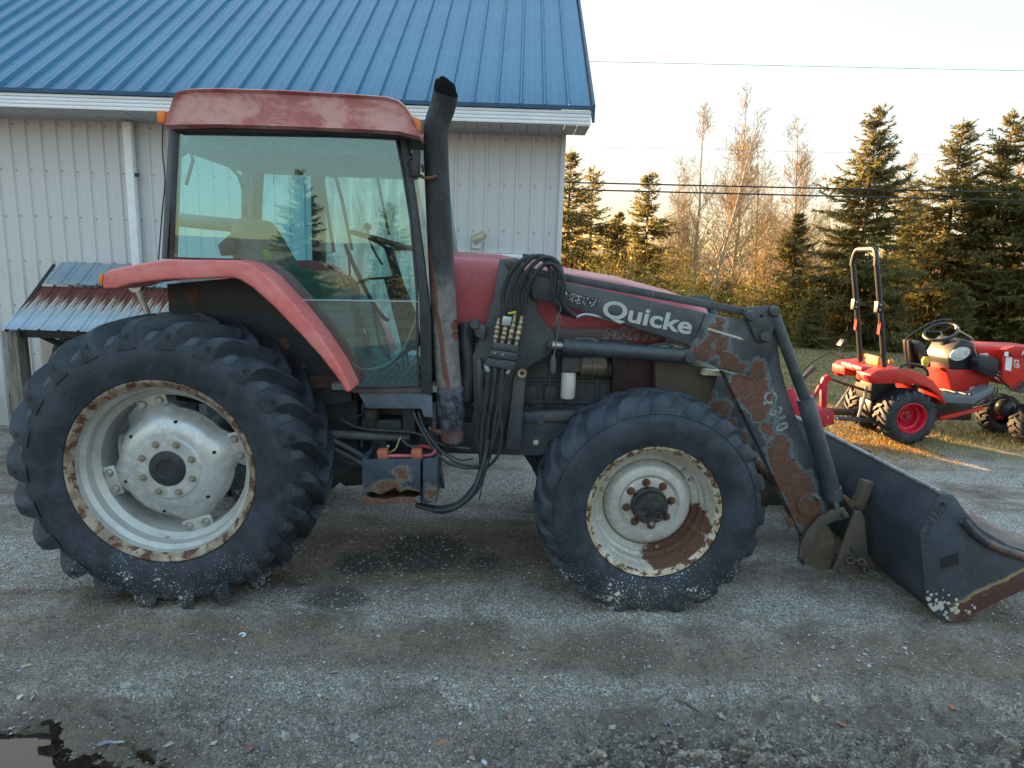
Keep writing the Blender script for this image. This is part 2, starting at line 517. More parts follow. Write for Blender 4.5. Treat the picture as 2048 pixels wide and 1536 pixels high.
# oil and leaf-litter stains under the machine
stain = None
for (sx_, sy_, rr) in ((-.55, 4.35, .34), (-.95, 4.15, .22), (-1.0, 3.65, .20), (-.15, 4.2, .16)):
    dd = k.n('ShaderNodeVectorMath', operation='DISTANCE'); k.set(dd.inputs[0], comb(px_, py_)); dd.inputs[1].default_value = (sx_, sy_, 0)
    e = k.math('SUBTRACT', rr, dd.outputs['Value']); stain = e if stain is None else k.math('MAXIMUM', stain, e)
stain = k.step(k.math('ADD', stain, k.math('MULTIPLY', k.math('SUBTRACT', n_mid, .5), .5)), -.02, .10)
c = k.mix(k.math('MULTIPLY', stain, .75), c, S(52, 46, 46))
# lawn
gl = k.math('ADD', k.math('ADD', py_, k.math('MULTIPLY', px_, .22)), k.math('MULTIPLY', k.math('SUBTRACT', n_big, .5), 3.2))
gl = k.math('ADD', gl, k.math('MULTIPLY', k.math('SUBTRACT', n_mid, .5), 1.6))
gm = k.step(gl, 7.6, 8.9)
lawn = k.mix(k.step(n_mid, .38, .66), S(128, 116, 84), S(92, 92, 56))
lawn = k.mix(k.step(n_fine, .4, .75), lawn, S(150, 136, 98))
crev_shade = k.step(k.vor(88), .55, .95); c = k.mix(k.math('MULTIPLY', crev_shade, .8), c, S(58, 54, 52)); gr2 = k.step(k.noise(230, 3, .8), .52, .75); c = k.mix(k.math('MULTIPLY', gr2, .5), c, S(164, 154, 142))  # gaps between grains darkened: relief shade put into the ground colour
c = k.mix(gm, c, lawn)
wd = k.step(k.math('ADD', py_, k.math('MULTIPLY', n_big, 3)), 17.5, 19.5)
c = k.mix(wd, c, k.mix(k.step(n_mid, .4, .65), S(104, 78, 58), S(134, 104, 76)))
far = k.step(py_, 60, 160)
c = k.mix(far, c, k.mix(k.step(k.noise(.03, 6, .7), .4, .6), (.075, .062, .06), (.11, .085, .07)))
hb = k.math('ADD', k.math('MULTIPLY', n_fine, .5), k.math('ADD', k.math('MULTIPLY', n_grit, .35), k.math('MULTIPLY', k.vor(95), -.35)))
rgh = k.math('SUBTRACT', .92, k.math('MULTIPLY', wet, .22))
pdv = k.n('ShaderNodeVectorMath', operation='LENGTH')
k.set(pdv.inputs[0], comb(k.math('MULTIPLY', k.math('SUBTRACT', px_, float(PUD[0]) - .15), .55), k.math('MULTIPLY', k.math('SUBTRACT', py_, float(PUD[1]) - .1), 1.35)))
pm_ = k.step(k.math('ADD', pdv.outputs['Value'], k.math('MULTIPLY', k.math('SUBTRACT', n_mid, .5), .5)), .85, .38)
c = k.mix(k.math('MULTIPLY', pm_, .6), c, S(74, 60, 48))
rgh = k.math('SUBTRACT', rgh, k.math('MULTIPLY', pm_, .45))
M_ground = k.fin(c, rgh, 0, k.bump(hb, .55, .012), .3)
gme = raw_mesh('ground', np.stack([GX.ravel(), GY.ravel(), GH.ravel()], 1), gf, M_ground, True)
ground = tag(link_mesh('ground', gme), 'grey gravel yard running into dead lawn and woodland floor', kind='structure')

# water in the hollow
k = NT('puddle water')
k.t.nodes.remove(k.p)
t_ = k.n('ShaderNodeBsdfTransparent'); k.set(t_.inputs[0], (.74, .62, .48))
g_ = k.n('ShaderNodeBsdfGlossy'); g_.inputs['Roughness'].default_value = .02
k.set(g_.inputs['Normal'], k.bump(k.noise(7, 2, .5), .03, .01))
fr = k.n('ShaderNodeFresnel'); fr.inputs['IOR'].default_value = 1.9
mx = k.n('ShaderNodeMixShader'); k.t.links.new(fr.outputs[0], mx.inputs[0]); k.t.links.new(t_.outputs[0], mx.inputs[1]); k.t.links.new(g_.outputs[0], mx.inputs[2])
k.t.links.new(mx.outputs[0], k.o.inputs[0])
wx = np.linspace(PUD[0] - 2.2, PUD[0] + .62, 12); wy = np.linspace(PUD[1] - .75, PUD[1] + .45, 6)
WX, WY = np.meshgrid(wx, wy)
ii = (np.arange(5)[:, None] * 12 + np.arange(11)[None]).ravel()
pud = link_mesh('puddle', raw_mesh('puddle', np.stack([WX.ravel(), WY.ravel(), np.full(WX.size, GZ - .036)], 1), np.stack([ii, ii + 1, ii + 13, ii + 12], 1), k.m, True))
tag(pud, 'shallow brown puddle in the mud', kind='structure')

# loose stones: one scatter, nobody could count them
def stones(n, xr, yr, smin, smax, seed, gate=None):
    g = np.random.default_rng(seed)
    x = g.uniform(*xr, n * 3); y = yr[0] + (yr[1] - yr[0]) * g.uniform(0, 1, n * 3) ** 1.35
    clump = fbm(x, y, 1.1, 4, seed + 3) * .6 + fbm(x * .25, y * 1.3, 1.2, 3, seed + 9) * .4
    keep = clump + g.uniform(-.22, .22, len(x)) > .52
    x = x[keep][:n]; y = y[keep][:n]; m = len(x)
    s_ = smin + (smax - smin) * g.uniform(0, 1, m) ** 3.2
    base = np.array([(1,0,0),(0,1,0),(-1,0,0),(0,-1,0),(0,0,.62),(0,0,-.62)], float)
    a = g.uniform(0, 6.283, m); ca, sa = np.cos(a), np.sin(a)
    V = base[None] * (s_[:, None, None] * g.uniform(.6, 1.3, (m, 6, 1))) * np.stack([np.ones(m), g.uniform(.55, 1, m), g.uniform(.5, .9, m)], 1)[:, None]
    vx = V[..., 0] * ca[:, None] - V[..., 1] * sa[:, None] + x[:, None]
    vy = V[..., 0] * sa[:, None] + V[..., 1] * ca[:, None] + y[:, None]
    vz = V[..., 2] + (ground_h(x, y) + s_ * .12)[:, None]
    Fb = np.array([(0,1,4),(1,2,4),(2,3,4),(3,0,4),(1,0,5),(2,1,5),(3,2,5),(0,3,5)])
    Fs = (Fb[None] + (np.arange(m) * 6)[:, None, None]).reshape(-1, 3)
    tv = g.uniform(.12, .44, m) ** 1.0 + (g.uniform(0, 1, m) > .93) * .22
    col = tv[:, None] * np.stack([np.ones(m), g.uniform(.92, 1.0, m), g.uniform(.82, 1.0, m)], 1)
    return np.stack([vx, vy, vz], -1).reshape(-1, 3), Fs, np.repeat(col, 6, 0)
k = NT('loose stone'); at = k.n('ShaderNodeAttribute', attribute_name='tint')
M_stone = k.fin(at.outputs['Color'], .85, 0, None, .3)
sv, sf, sc_ = [], [], []
b = 0
for args in ((60000, (-2.9, 3.6), (2.1, 5.0), .0018, .0065, 3), (16000, (-2.9, 4.2), (2.3, 6.0), .004, .010, 14), (14000, (-5, 7.5), (3.6, 8.6), .004, .015, 4), (420, (-2.8, 3.6), (2.2, 4.4), .008, .020, 5)):
    v_, f_, c_ = stones(*args); sv.append(v_); sf.append(f_ + b); sc_.append(c_); b += len(v_)
tag(link_mesh('loose_gravel', raw_mesh('loose_gravel', np.concatenate(sv), np.concatenate(sf), M_stone, False, np.concatenate(sc_))),
    'loose pale pebbles scattered over the yard', 'gravel', kind='stuff')

# dead lawn grass
def blades(n, pts, hmin, hmax, w, cols, seed):
    g = np.random.default_rng(seed)
    x, y = pts; m = len(x)
    h = g.uniform(hmin, hmax, m); a = g.uniform(0, 6.283, m); ln = g.uniform(.2, 1.3, m) * h; la = g.uniform(0, 6.283, m)
    z = ground_h(x, y)
    p0 = np.stack([x - np.cos(a) * w, y - np.sin(a) * w, z - .005], 1); p1 = np.stack([x + np.cos(a) * w, y + np.sin(a) * w, z - .005], 1)
    p2 = np.stack([x + np.cos(la) * ln, y + np.sin(la) * ln, z + h], 1)
    V = np.stack([p0, p1, p2], 1).reshape(-1, 3)
    ci = g.integers(0, len(cols), m)
    return V, np.arange(3 * m).reshape(-1, 3), np.repeat(np.array(cols)[ci] * g.uniform(.7, 1.25, (m, 1)), 3, 0)
k = NT('grass blade'); at = k.n('ShaderNodeAttribute', attribute_name='tint')
k.fin(at.outputs['Color'], .7, 0, None, .25)
tr = k.n('ShaderNodeBsdfTranslucent'); k.set(tr.inputs[0], at.outputs['Color'])
mx = k.n('ShaderNodeMixShader'); mx.inputs[0].default_value = .35
k.t.links.new(k.p.outputs[0], mx.inputs[1]); k.t.links.new(tr.outputs[0], mx.inputs[2]); k.t.links.new(mx.outputs[0], k.o.inputs[0])
M_grass = k.m
GCOL = [S(168, 152, 108), S(142, 128, 86), S(112, 112, 62), S(186, 170, 128), S(94, 100, 52)]
g = np.random.default_rng(5)
n = 150000
gx_ = g.uniform(1.2, 17, n); gy_ = 6.6 + 11.5 * g.uniform(0, 1, n) ** 1.5
gl_ = gy_ + gx_ * .22 + (fbm(gx_, gy_, .55, 4, 91) - .5) * 3.4
kp = (gl_ > 7.7 + g.uniform(0, 1.6, n)) & (gx_ > 1.0 + .30 * (gy_ - 7))
v_, f_, c_ = blades(n, (gx_[kp], gy_[kp]), .018, .07, .006, GCOL, 6)
tag(link_mesh('lawn_grass', raw_mesh('lawn_grass', v_, f_, M_grass, False, c_)), 'thin dead lawn grass beyond the gravel', 'grass', kind='stuff')

# sun patch by the compact tractor, its light put into the blade colours
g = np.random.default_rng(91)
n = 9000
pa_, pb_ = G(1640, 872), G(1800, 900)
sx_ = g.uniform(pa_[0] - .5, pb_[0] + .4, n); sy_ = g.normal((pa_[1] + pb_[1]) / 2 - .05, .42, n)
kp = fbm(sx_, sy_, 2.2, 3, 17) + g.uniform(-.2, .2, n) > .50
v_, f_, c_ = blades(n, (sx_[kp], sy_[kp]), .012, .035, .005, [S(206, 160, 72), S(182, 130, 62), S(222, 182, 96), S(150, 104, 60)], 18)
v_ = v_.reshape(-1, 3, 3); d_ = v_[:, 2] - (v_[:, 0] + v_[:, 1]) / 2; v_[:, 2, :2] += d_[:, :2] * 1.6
tag(link_mesh('sun_tinted_blades', raw_mesh('sun_tinted_blades', v_.reshape(-1, 3), f_, M_grass, False, c_)), 'dry blades with the sun patch put into their yellow colour, by the compact tractor rear wheel', 'straw', kind='stuff')

# straw and grass scraps pressed in the mud near the camera
n = 5200
sx_ = g.uniform(-2.6, 3.2, n); sy_ = g.uniform(1.9, 3.4, n)
kp = fbm(sx_, sy_, 1.6, 3, 15) + .35 * sst(sy_, 2.6, 2.1) + g.uniform(-.15, .15, n) > .60
v_, f_, c_ = blades(n, (sx_[kp], sy_[kp]), .003, .010, .0016, [S(150, 142, 126), S(120, 112, 98), S(176, 168, 150)], 8)
v_ = v_.reshape(-1, 3, 3); d_ = v_[:, 2] - (v_[:, 0] + v_[:, 1]) / 2
v_[:, 2, :2] += d_[:, :2] * 5; v_[:, :, 2] += .006
tag(link_mesh('straw_scraps', raw_mesh('straw_scraps', v_.reshape(-1, 3), f_, M_grass, False, c_)), 'straw scraps trodden into the mud', 'straw', kind='stuff')

# clods of mud: loose in the churned strip, thrown up in rows by tyre lugs along the front
def clods(x, y, s_, seed, tone):
    g = np.random.default_rng(seed); m = len(x)
    base = np.array([(1,0,0),(.5,.87,.1),(-.5,.87,0),(-1,0,.1),(-.5,-.87,0),(.5,-.87,.1),(.45,.2,.75),(-.4,.3,.8),(-.1,-.5,.7)], float)
    Fb = np.array([(0,1,6),(1,2,7),(1,7,6),(2,3,7),(3,4,8),(3,8,7),(4,5,8),(5,0,6),(5,6,8),(6,7,8)])
    a = g.uniform(0, 6.283, m); ca, sa = np.cos(a), np.sin(a)
    V = base[None] * (s_[:, None, None] * g.uniform(.55, 1.35, (m, 9, 1))) * np.stack([np.ones(m), g.uniform(.5, 1, m), g.uniform(.4, .85, m)], 1)[:, None]
    vx = V[..., 0] * ca[:, None] - V[..., 1] * sa[:, None] + x[:, None]; vy = V[..., 0] * sa[:, None] + V[..., 1] * ca[:, None] + y[:, None]
    vz = V[..., 2] + (ground_h(x, y) - s_ * .25)[:, None]
    col = np.array(tone)[None] * g.uniform(.5, 1.6, (m, 1)) * np.array([[1, .97, .93]])
    return np.stack([vx, vy, vz], -1).reshape(-1, 3), (Fb[None] + (np.arange(m) * 9)[:, None, None]).reshape(-1, 3), np.repeat(col, 9, 0)
g = np.random.default_rng(61)
n = 16000
x = g.uniform(-2.7, 3.4, n); y = 2.25 + 1.1 * g.uniform(0, 1, n) ** 1.3
kp = (fbm(x, y, 1.5, 4, 83) + g.uniform(-.12, .12, n) > .53 + .10 * (y - 2.3)) & ~((x < PUD[0] + .75) & (y < 2.62))
x1, y1 = x[kp], y[kp]; s1 = .004 + .014 * g.uniform(0, 1, len(x1)) ** 2.6
n = 15000
x2 = g.uniform(-1.1, 3.6, n); row = g.integers(0, 4, n)
y2 = 2.31 + .068 * row + .03 * (x2 - 1) + .02 * np.sin(x2 * 2.3) + g.normal(0, .011, n)
kp = (fbm(x2, y2, 3.0, 3, 87) + .25 * sst(x2, -.2, 1.5) + .16 * (np.sin(x2 * 62 + row * 1.7) > -.2) > .50) & (row < 1 + 3.2 * sst(x2, -.8, 1.2) + .01)
x2, y2 = x2[kp], y2[kp]; s2 = .005 + .011 * g.uniform(0, 1, len(x2)) ** 1.6
v1, f1, c1_ = clods(np.concatenate([x1, x2]), np.concatenate([y1, y2]), np.concatenate([s1, s2]), 62, (.19, .162, .135))
tag(link_mesh('mud_clods', raw_mesh('mud_clods', v1, f1, M_stone, False, c1_)), 'clods of mud thrown up along the front of the yard', 'mud', kind='stuff')

# pale chips and leaf crumbs lying in the mud
g = np.random.default_rng(77)
n = 2600
x = g.uniform(-2.5, 3.2, n); y = 2.25 + 1.25 * g.uniform(0, 1, n) ** 1.2
kp = fbm(x, y, 1.8, 3, 45) + g.uniform(-.15, .15, n) > .56
x, y = x[kp], y[kp]; m = len(x); s_ = .004 + .013 * g.uniform(0, 1, m) ** 3
a = g.uniform(0, 6.283, m); z = ground_h(x, y) + .003
V = []
for q, (dx, dy) in enumerate(((1, .1), (.3, .7), (-.9, .35), (-.6, -.6), (.5, -.5))):
    dx = dx * g.uniform(.6, 1.2, m) * s_; dy = dy * g.uniform(.5, 1.1, m) * s_
    V.append(np.stack([x + dx * np.cos(a) - dy * np.sin(a), y + dx * np.sin(a) + dy * np.cos(a), z + s_ * g.uniform(0, .75, m)], 1))
V = np.stack(V, 1).reshape(-1, 3); bi = (np.arange(m) * 5)[:, None]
Fc = np.concatenate([bi + np.array([[0, 1, 2]]), bi + np.array([[0, 2, 3]]), bi + np.array([[0, 3, 4]])])
pal = np.array([(.50, .48, .44), (.36, .34, .31), (.44, .45, .48), (.34, .25, .18), (.6, .58, .54)])
tag(link_mesh('mud_chips', raw_mesh('mud_chips', V, Fc, M_stone, False, np.repeat(pal[g.integers(0, 5, m)] * g.uniform(.7, 1.1, (m, 1)), 5, 0))), 'pale chips and leaf crumbs lying in the mud', 'debris', kind='stuff')

# ================================================================== BARN
YW, YE = 7.28, 6.80
ZT = 3.31
XR = W(1130, 262, YW)[0]
XL = -12.2
barn = tag(empty('barn', (XR, YW, GZ)), 'grey ribbed metal barn with a steep blue metal roof and white eaves', 'barn')
BO = Vector((XR, YW, GZ))
def bpart(mb, name, mat, bevel=0, **kw):     # geometry given in world metres
    mb.v = [(a - BO.x, b_ - BO.y, c_ - BO.z) for a, b_, c_ in mb.v]
    return mb.build(name, mat, barn, bevel, **kw)
k = NT('siding'); x, y, z = k.sep()
c = k.mix(k.step(k.noise(1.3, 5, .6, stretch=(1, 1, .35)), .35, .7), S(200, 200, 201), S(210, 209, 208))
c = k.mix(k.math('MULTIPLY', k.step(k.noise(20, 5, .7, stretch=(1, 1, .08)), .52, .8), .35), c, S(148, 152, 154))
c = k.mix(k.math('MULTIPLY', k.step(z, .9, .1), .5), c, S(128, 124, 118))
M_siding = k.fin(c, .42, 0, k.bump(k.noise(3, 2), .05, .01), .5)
k = NT('blue roof'); 
c = k.mix(k.step(k.noise(1.1, 5, .6), .35, .7), S(32, 96, 130), S(44, 109, 142))
c = k.mix(k.math('MULTIPLY', k.step(k.noise(14, 5, .7, stretch=(1, .12, .12)), .5, .8), .4), c, S(58, 116, 150))
M_roof = k.fin(c, .38, 0, k.bump(k.noise(2.5, 2), .05, .01), .5)
M_trimblue = plain('roof edge trim', S(24, 70, 104), .4, 0, .1, 5)
M_fascia = plain('white fascia', (.82, .83, .85), .45, 0, .05, 4)
M_soffit = plain('soffit', (.50, .50, .50), .6, 0, .1, 6)
M_dark = plain('dark interior', (.012, .012, .012), .9)
M_screw = plain('screw head', (.16, .16, .17), .5, .6)
SP = .16
DX0, DX1 = W(896, 512, YW)[0], W(1037, 512, YW)[0]
DZ = float(W(1000, 516, YW)[2])
def siding_me(z0, z1):
    pr = [(0, 0), (.012, -.018), (.030, -.018), (.042, 0), (.080, 0), (.084, -.0015), (.120, -.0015), (.124, 0), (SP, 0)]
    v_ = []
    for zz in (z0, z1): v_ += [(a, b_, zz) for a, b_ in pr]
    m = len(pr)
    me = bpy.data.meshes.new('siding_panel')
    me.from_pydata(v_, [], [(i, i + 1, m + i + 1, m + i) for i in range(m - 1)])
    me.materials.append(M_siding); me.update()
    return me
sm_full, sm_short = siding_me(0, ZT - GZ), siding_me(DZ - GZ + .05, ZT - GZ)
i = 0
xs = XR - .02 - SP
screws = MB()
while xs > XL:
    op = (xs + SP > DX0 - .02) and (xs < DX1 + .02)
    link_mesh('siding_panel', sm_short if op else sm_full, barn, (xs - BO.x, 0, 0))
    for zz in (3.20, 2.74, 2.27, 1.80, 1.32, .8):
        if op and zz < DZ + .1: continue
        if xs < -7.2: continue
        screws.box((xs + .058, YW - .004, zz + random.uniform(-.006, .006)), (.011, .008, .011))
    xs -= SP
o = bpart(screws, 'screw_heads', M_screw, smooth=False); o['kind'] = 'stuff'
bpart(MB().box((XR - .012, YW - .012, 1.64), (.05, .05, 3.34)), 'corner_trim', M_siding, .004)
# opening frame, other walls, roof
fw_ = .045
bpart(MB().box(((DX0 + DX1) / 2, YW - .014, DZ + fw_ / 2), (DX1 - DX0 + 2 * fw_, .07, fw_)).box((DX1 + fw_ / 2, YW - .014, (DZ + GZ) / 2 - .001), (fw_, .07, DZ - GZ - .004))
      .box((DX0 - fw_ / 2, YW - .014, (DZ + GZ) / 2 - .001), (fw_, .07, DZ - GZ - .004)), 'door_frame', M_white, .004)
YB = YW + 6.0
bpart(MB().box((XR - .06, (YW + YB) / 2 + .05, 1.64), (.06, 5.9, 3.34)).box(((XL + XR) / 2, YB, 1.64), (XR - XL - .2, .06, 3.34)).box((XL, (YW + YB) / 2, 1.64), (.06, 5.8, 3.34)), 'rear_wall', M_siding)
TH = R(36)
ZE = 3.435
RUN = (YB + .48 - YE) / 2
YR, ZR = YE + RUN, ZE + RUN * math.tan(TH)
RS = .2286
XRR = W(1185, 218, YE)[0]
def roof_me():
    pr = [(0, .0), (.010, .032), (.024, .032), (.036, 0), (.085, 0), (.089, .0025), (.096, .0025), (.10, 0), (.150, 0), (.154, .0025), (.161, .0025), (.165, 0), (RS, 0)]
    L = RUN / math.cos(TH) + .005
    v_ = []
    for t in (-.03, L):
        v_ += [(a, t * math.cos(TH) - b_ * math.sin(TH), t * math.sin(TH) + b_ * math.cos(TH)) for a, b_ in pr]
    m = len(pr)
    me = bpy.data.meshes.new('roof_panel')
    me.from_pydata(v_, [], [(i, i + 1, m + i + 1, m + i) for i in range(m - 1)])
    me.materials.append(M_roof); me.update()
    return me
rme = roof_me()
xs = XRR - .02 - RS
scr = MB()
Q = Matrix.Rotation(TH, 3, 'X')
while xs > XL - .3:
    link_mesh('roof_panel', rme, barn, (xs - BO.x, YE - BO.y, ZE - BO.z))
    if xs > -8:
        for t in (.10, .75, 1.4, 2.05, 2.7, 3.35):
            for q in (.018,):
                yy_, zz_ = YE + t * math.cos(TH) - .026 * math.sin(TH), ZE + t * math.sin(TH) + .026 * math.cos(TH)
                scr.box((xs + .045, yy_ + .014, zz_ - .020), (.008, .008, .006), Q)
    xs -= RS
o = bpart(scr, 'roof_screws', M_trimblue, smooth=False); o['kind'] = 'stuff'
bpart(MB().prism([(YR, ZR - .02), (YB + .48, ZE - .02), (YB + .48, ZE), (YR, ZR + .02)], 0, 1) if False else
      MB().slab([(XL - .3, YR, ZR), (XRR, YR, ZR), (XRR, 2 * YR - YE, ZE), (XL - .3, 2 * YR - YE, ZE)][::-1], -.02), 'rear_roof', M_roof, smooth=False)
bpart(MB().box(((XL + XRR) / 2, YR, ZR + .035), (XRR - XL + .3, .22, .02)), 'ridge_cap', M_trimblue)
# rake trim and gable
rk = MB()
for sgn in (1, -1):
    a, b_ = (YE - .02, ZE - .015), (YR, ZR - .0)
    if sgn < 0: a, b_ = (2 * YR - YE + .02, ZE - .015), (YR, ZR)
    rk.slab([(XRR - .0, a[0], a[1] + .035), (XRR, b_[0], b_[1] + .035), (XRR, b_[0], b_[1] - .13), (XRR, a[0], a[1] - .13)], .025)
bpart(rk, 'rake_trim', M_trimblue, smooth=False)
bpart(MB().prism([(YW + .02, ZT), (YB, ZT), (YR, ZR - .16)], 0, .05) if False else
      MB().slab([(XR - .05, YW + .02, ZT - .02), (XR - .05, YB, ZT - .02), (XR - .05, YR, ZR - .1)], .05), 'gable_wall', M_siding, smooth=False)
# drip edge, fascia boards, soffit boards
bpart(MB().box(((XL + XRR) / 2, YE - .022, ZE - .012), (XRR - XL, .03, .036)), 'drip_edge', M_trimblue)
fz = ZE - .034
for hgt in (.030, .034, .034, .034):
    bpart(MB().box(((XL + XRR - .012) / 2, YE + .0 - (.004 if hgt == .030 else 0), fz - hgt / 2), (XRR - .012 - XL, .03, hgt - .003)), 'fascia_board', M_fascia, .004)
    fz -= hgt
ZS = fz + .008
sb = MB().box((0, 0, 0), (.117, YW - YE - .034, .012))
sbo = sb.build('soffit_board', M_soffit, barn, .003)
xs = XRR - .075
sbo.location = (xs - BO.x, (YW + YE) / 2 - BO.y, ZS - .012 - BO.z)
while xs > -8.5:
    xs -= .122
    link_mesh('soffit_board', sbo.data, barn, (xs - BO.x, (YW + YE) / 2 - BO.y, ZS - .012 - BO.z + random.uniform(-.002, .002)))
bpart(MB().box(((XL - 8.5) / 2 - .05, (YW + YE) / 2, ZS - .012), (8.5 + XL if XL > -8.5 else -XL - 8.5, YW - YE - .034, .012)), 'soffit_end', M_soffit)
bpart(MB().box(((XL + XR) / 2, YW - .03, ZT - .035), (XR - XL - .02, .03, .04)), 'eave_moulding', M_soffit, .004)
# downspout
p_ = [W(256, 232, YW - .09), W(270, 530, YW - .09)]
sx0 = (p_[0][0] + p_[1][0]) / 2
dsp = bpart(MB().box((sx0, YW - .075, (3.24 + 1.0) / 2), (.088, .075, 2.24)), 'downspout', M_white, .012)
MB().box((0, 0, 0), (.1, .03, .035)).build('downspout_strap', M_black, dsp, .003, loc=(sx0 - BO.x + .03, YW - .08 - BO.y, 2.72 - BO.z))

# flood light by the doorway
lx, _, lz = W(958, 478, YW - .1)
wl = tag(empty('flood_light', (lx, YW, lz)), 'small dusty flood light tilted on the barn wall over the doorway', 'wall light')
Qf = Matrix.Rotation(R(-28), 3, 'Y') @ Matrix.Rotation(R(38), 3, 'X')
MB().box((.0, -.11, .02), (.15, .07, .07), Qf).build('lamp_head', plain('lamp head', S(176, 164, 128), .6, 0, .3, 30), wl, .012)
MB().box((.0, -.150, .0), (.13, .008, .055), Qf).build('lamp_lens', plain('lamp lens', S(214, 206, 184), .3, 0, .1), wl, .003)
MB().box((-.03, -.028, -.075), (.09, .04, .045)).build('mounting_box', M_white, wl, .006)
MB().tube([(-.03, -.045, -.06), (-.01, -.08, -.02), (0, -.1, 0)], .014, 8).build('swivel_arm', M_white, wl)

# crinkled plastic sheet on the wall behind the cab
k = NT('plastic sheet')
c = k.mix(k.step(k.noise(7, 6, .7, 1.2, stretch=(1.6, 1, .35)), .42, .62), S(226, 224, 206), S(176, 184, 170))
M_sheet = k.fin(c, .28, 0, k.bump(k.noise(6, 5, .7, 1.5, stretch=(1.8, 1, .3)), .8, .05), .6)
xa, xb = W(628, 420, YW - .1)[0], W(858, 420, YW - .1)[0]
za, zb = .05, float(W(760, 338, YW - .1)[2])
us = np.linspace(0, 1, 70); ws = np.linspace(0, 1, 60)
U, V_ = np.meshgrid(us, ws)
sxx = xa + (xb - xa) * U; szz = za + (zb - za) * V_
fold = .030 * np.sin(U * 46 + 3.5 * fbm(U * 3, V_ * 2, 2, 3, 4)) * (.4 + V_) + .05 * (fbm(U * 9, V_ * 3, 2, 4, 14) - .5)
syy = YW - .085 + fold
idx = (np.arange(59)[:, None] * 70 + np.arange(69)[None]).ravel()
sh = link_mesh('plastic_sheet', raw_mesh('plastic_sheet', np.stack([sxx.ravel() - xa, syy.ravel() - YW, szz.ravel()], 1), np.stack([idx, idx + 1, idx + 71, idx + 70], 1), M_sheet, True), None, (xa, YW, 0))
tag(sh, 'crinkled cream plastic sheet hung on the barn wall behind the tractor cab', 'plastic sheet')

# ------------------------------------------------------------------ lean-to roof over the heat pump
lt = tag(empty('lean_to_shelter', (-5.2, YW, GZ)), 'little rusty tin lean-to on a wooden post against the barn wall', 'lean-to')
LO = Vector((-5.2, YW, GZ))
def lpart(mb, name, mat, bevel=0, **kw):
    mb.v = [(a - LO.x, b_ - LO.y, c_ - LO.z) for a, b_, c_ in mb.v]
    return mb.build(name, mat, lt, bevel, **kw)
k = NT('rust streaked tin'); x, y, z = k.sep()
c = k.mix(k.step(k.noise(5, 5, .6), .35, .7), S(140, 158, 174), S(160, 176, 190))
A0, A1 = W(70, 572, 6.98), W(3, 658, 6.42)
zt_, zb_ = 0.0, float(A1[2]) - float(A0[2])
tt = k.math('DIVIDE', k.math('SUBTRACT', zt_, z), zt_ - zb_)
cbx = k.n('ShaderNodeCombineXYZ'); k.set(cbx.inputs[0], x)
stk = k.noise(26, 5, .75, 0, vec=cbx.outputs[0])
e = k.math('SUBTRACT', k.math('MULTIPLY', k.math('SUBTRACT', stk, .36), 3.0), tt)
m1 = k.step(k.math('ADD', e, k.math('MULTIPLY', k.math('SUBTRACT', k.noise(60, 3), .5), .12)), .0, .05)
m0 = k.step(e, -.22, .0)
c = k.mix(k.math('MULTIPLY', m0, .75), c, S(196, 186, 160))
c = k.mix(k.math('MULTIPLY', k.step(k.noise(40, 3), .5, .7), k.math('MULTIPLY', m0, .5)), c, S(190, 120, 50))
c = k.mix(m1, c, k.mix(k.step(k.noise(30, 3), .4, .7), S(106, 56, 48), S(84, 46, 42)))
M_tinrust = k.fin(c, k.mix(m1, (.4, .4, .4), (.9, .9, .9)), 0, k.bump(k.noise(50, 3), .1, .004), .5)
M_tingrey = plain('grey tin', S(136, 148, 160), .42, 0, .12, 4)
def tin(nm, top_l, bot_l, xr, mat, n):
    dx = (xr - top_l[0]) / n
    pr = [(0, 0), (.14, 0), (.155, .006), (.19, .006), (.205, 0), (.82, 0), (.86, .016), (.93, .016), (1, 0)]
    sk = bot_l[0] - top_l[0]
    v_ = []
    for (p, off) in ((bot_l, sk), (top_l, 0)):
        v_ += [(a * dx, p[1] - top_l[1] - h * .5, p[2] - top_l[2] + h) for a, h in pr]
    m = len(pr)
    me = bpy.data.meshes.new(nm); me.from_pydata(v_, [], [(i, i + 1, m + i + 1, m + i) for i in range(m - 1)])
    me.materials.append(mat); me.update()
    for i in range(n):
        link_mesh('tin_sheet', me, lt, (top_l[0] + dx * i - LO.x, top_l[1] - LO.y, top_l[2] - LO.z))
xl_ = float(A1[0])
B0 = W(104, 524, 7.25)
tA, bA = (xl_, 6.98, float(A0[2])), (xl_, 6.42, float(A1[2]))
tin('tin_lower', tA, bA, xl_ + 2.66, M_tinrust, 14)
tin('tin_upper', (xl_ + .07, 7.25, float(B0[2])), (xl_ + .07, 6.95, float(A0[2]) + .028), xl_ + 2.6, M_tingrey, 13)
pX = W(36, 700, 6.62)[0]
k = NT('weathered post'); c = k.mix(k.step(k.noise(30, 5, .7, 1, stretch=(1, 1, .08)), .35, .7), S(104, 98, 92), S(150, 142, 134))
c = k.mix(k.step(k.noise(55, 3, .6, .5, stretch=(1, 1, .03)), .64, .7), c, S(52, 46, 42))
M_wood = k.fin(c, .85, 0, k.bump(k.noise(40, 5, .7, 1, stretch=(1, 1, .06)), .5, .01), .2)
zp = float(A1[2]) - .03
lpart(MB().box((pX, 6.60, (zp + GZ) / 2 - .03), (.15, .15, zp - GZ + .06)), 'post', M_wood, .006)
lpart(MB().box((pX + 2.3, 6.60, (zp + GZ) / 2 - .03), (.15, .15, zp - GZ + .06)), 'post', M_wood, .006)
lpart(MB().box((xl_ + 1.33, 6.60, zp - .02), (2.6, .05, .09)), 'beam', M_black, .004)
b0, b1 = W(62, 662, 6.6), W(125, 690, 6.9)
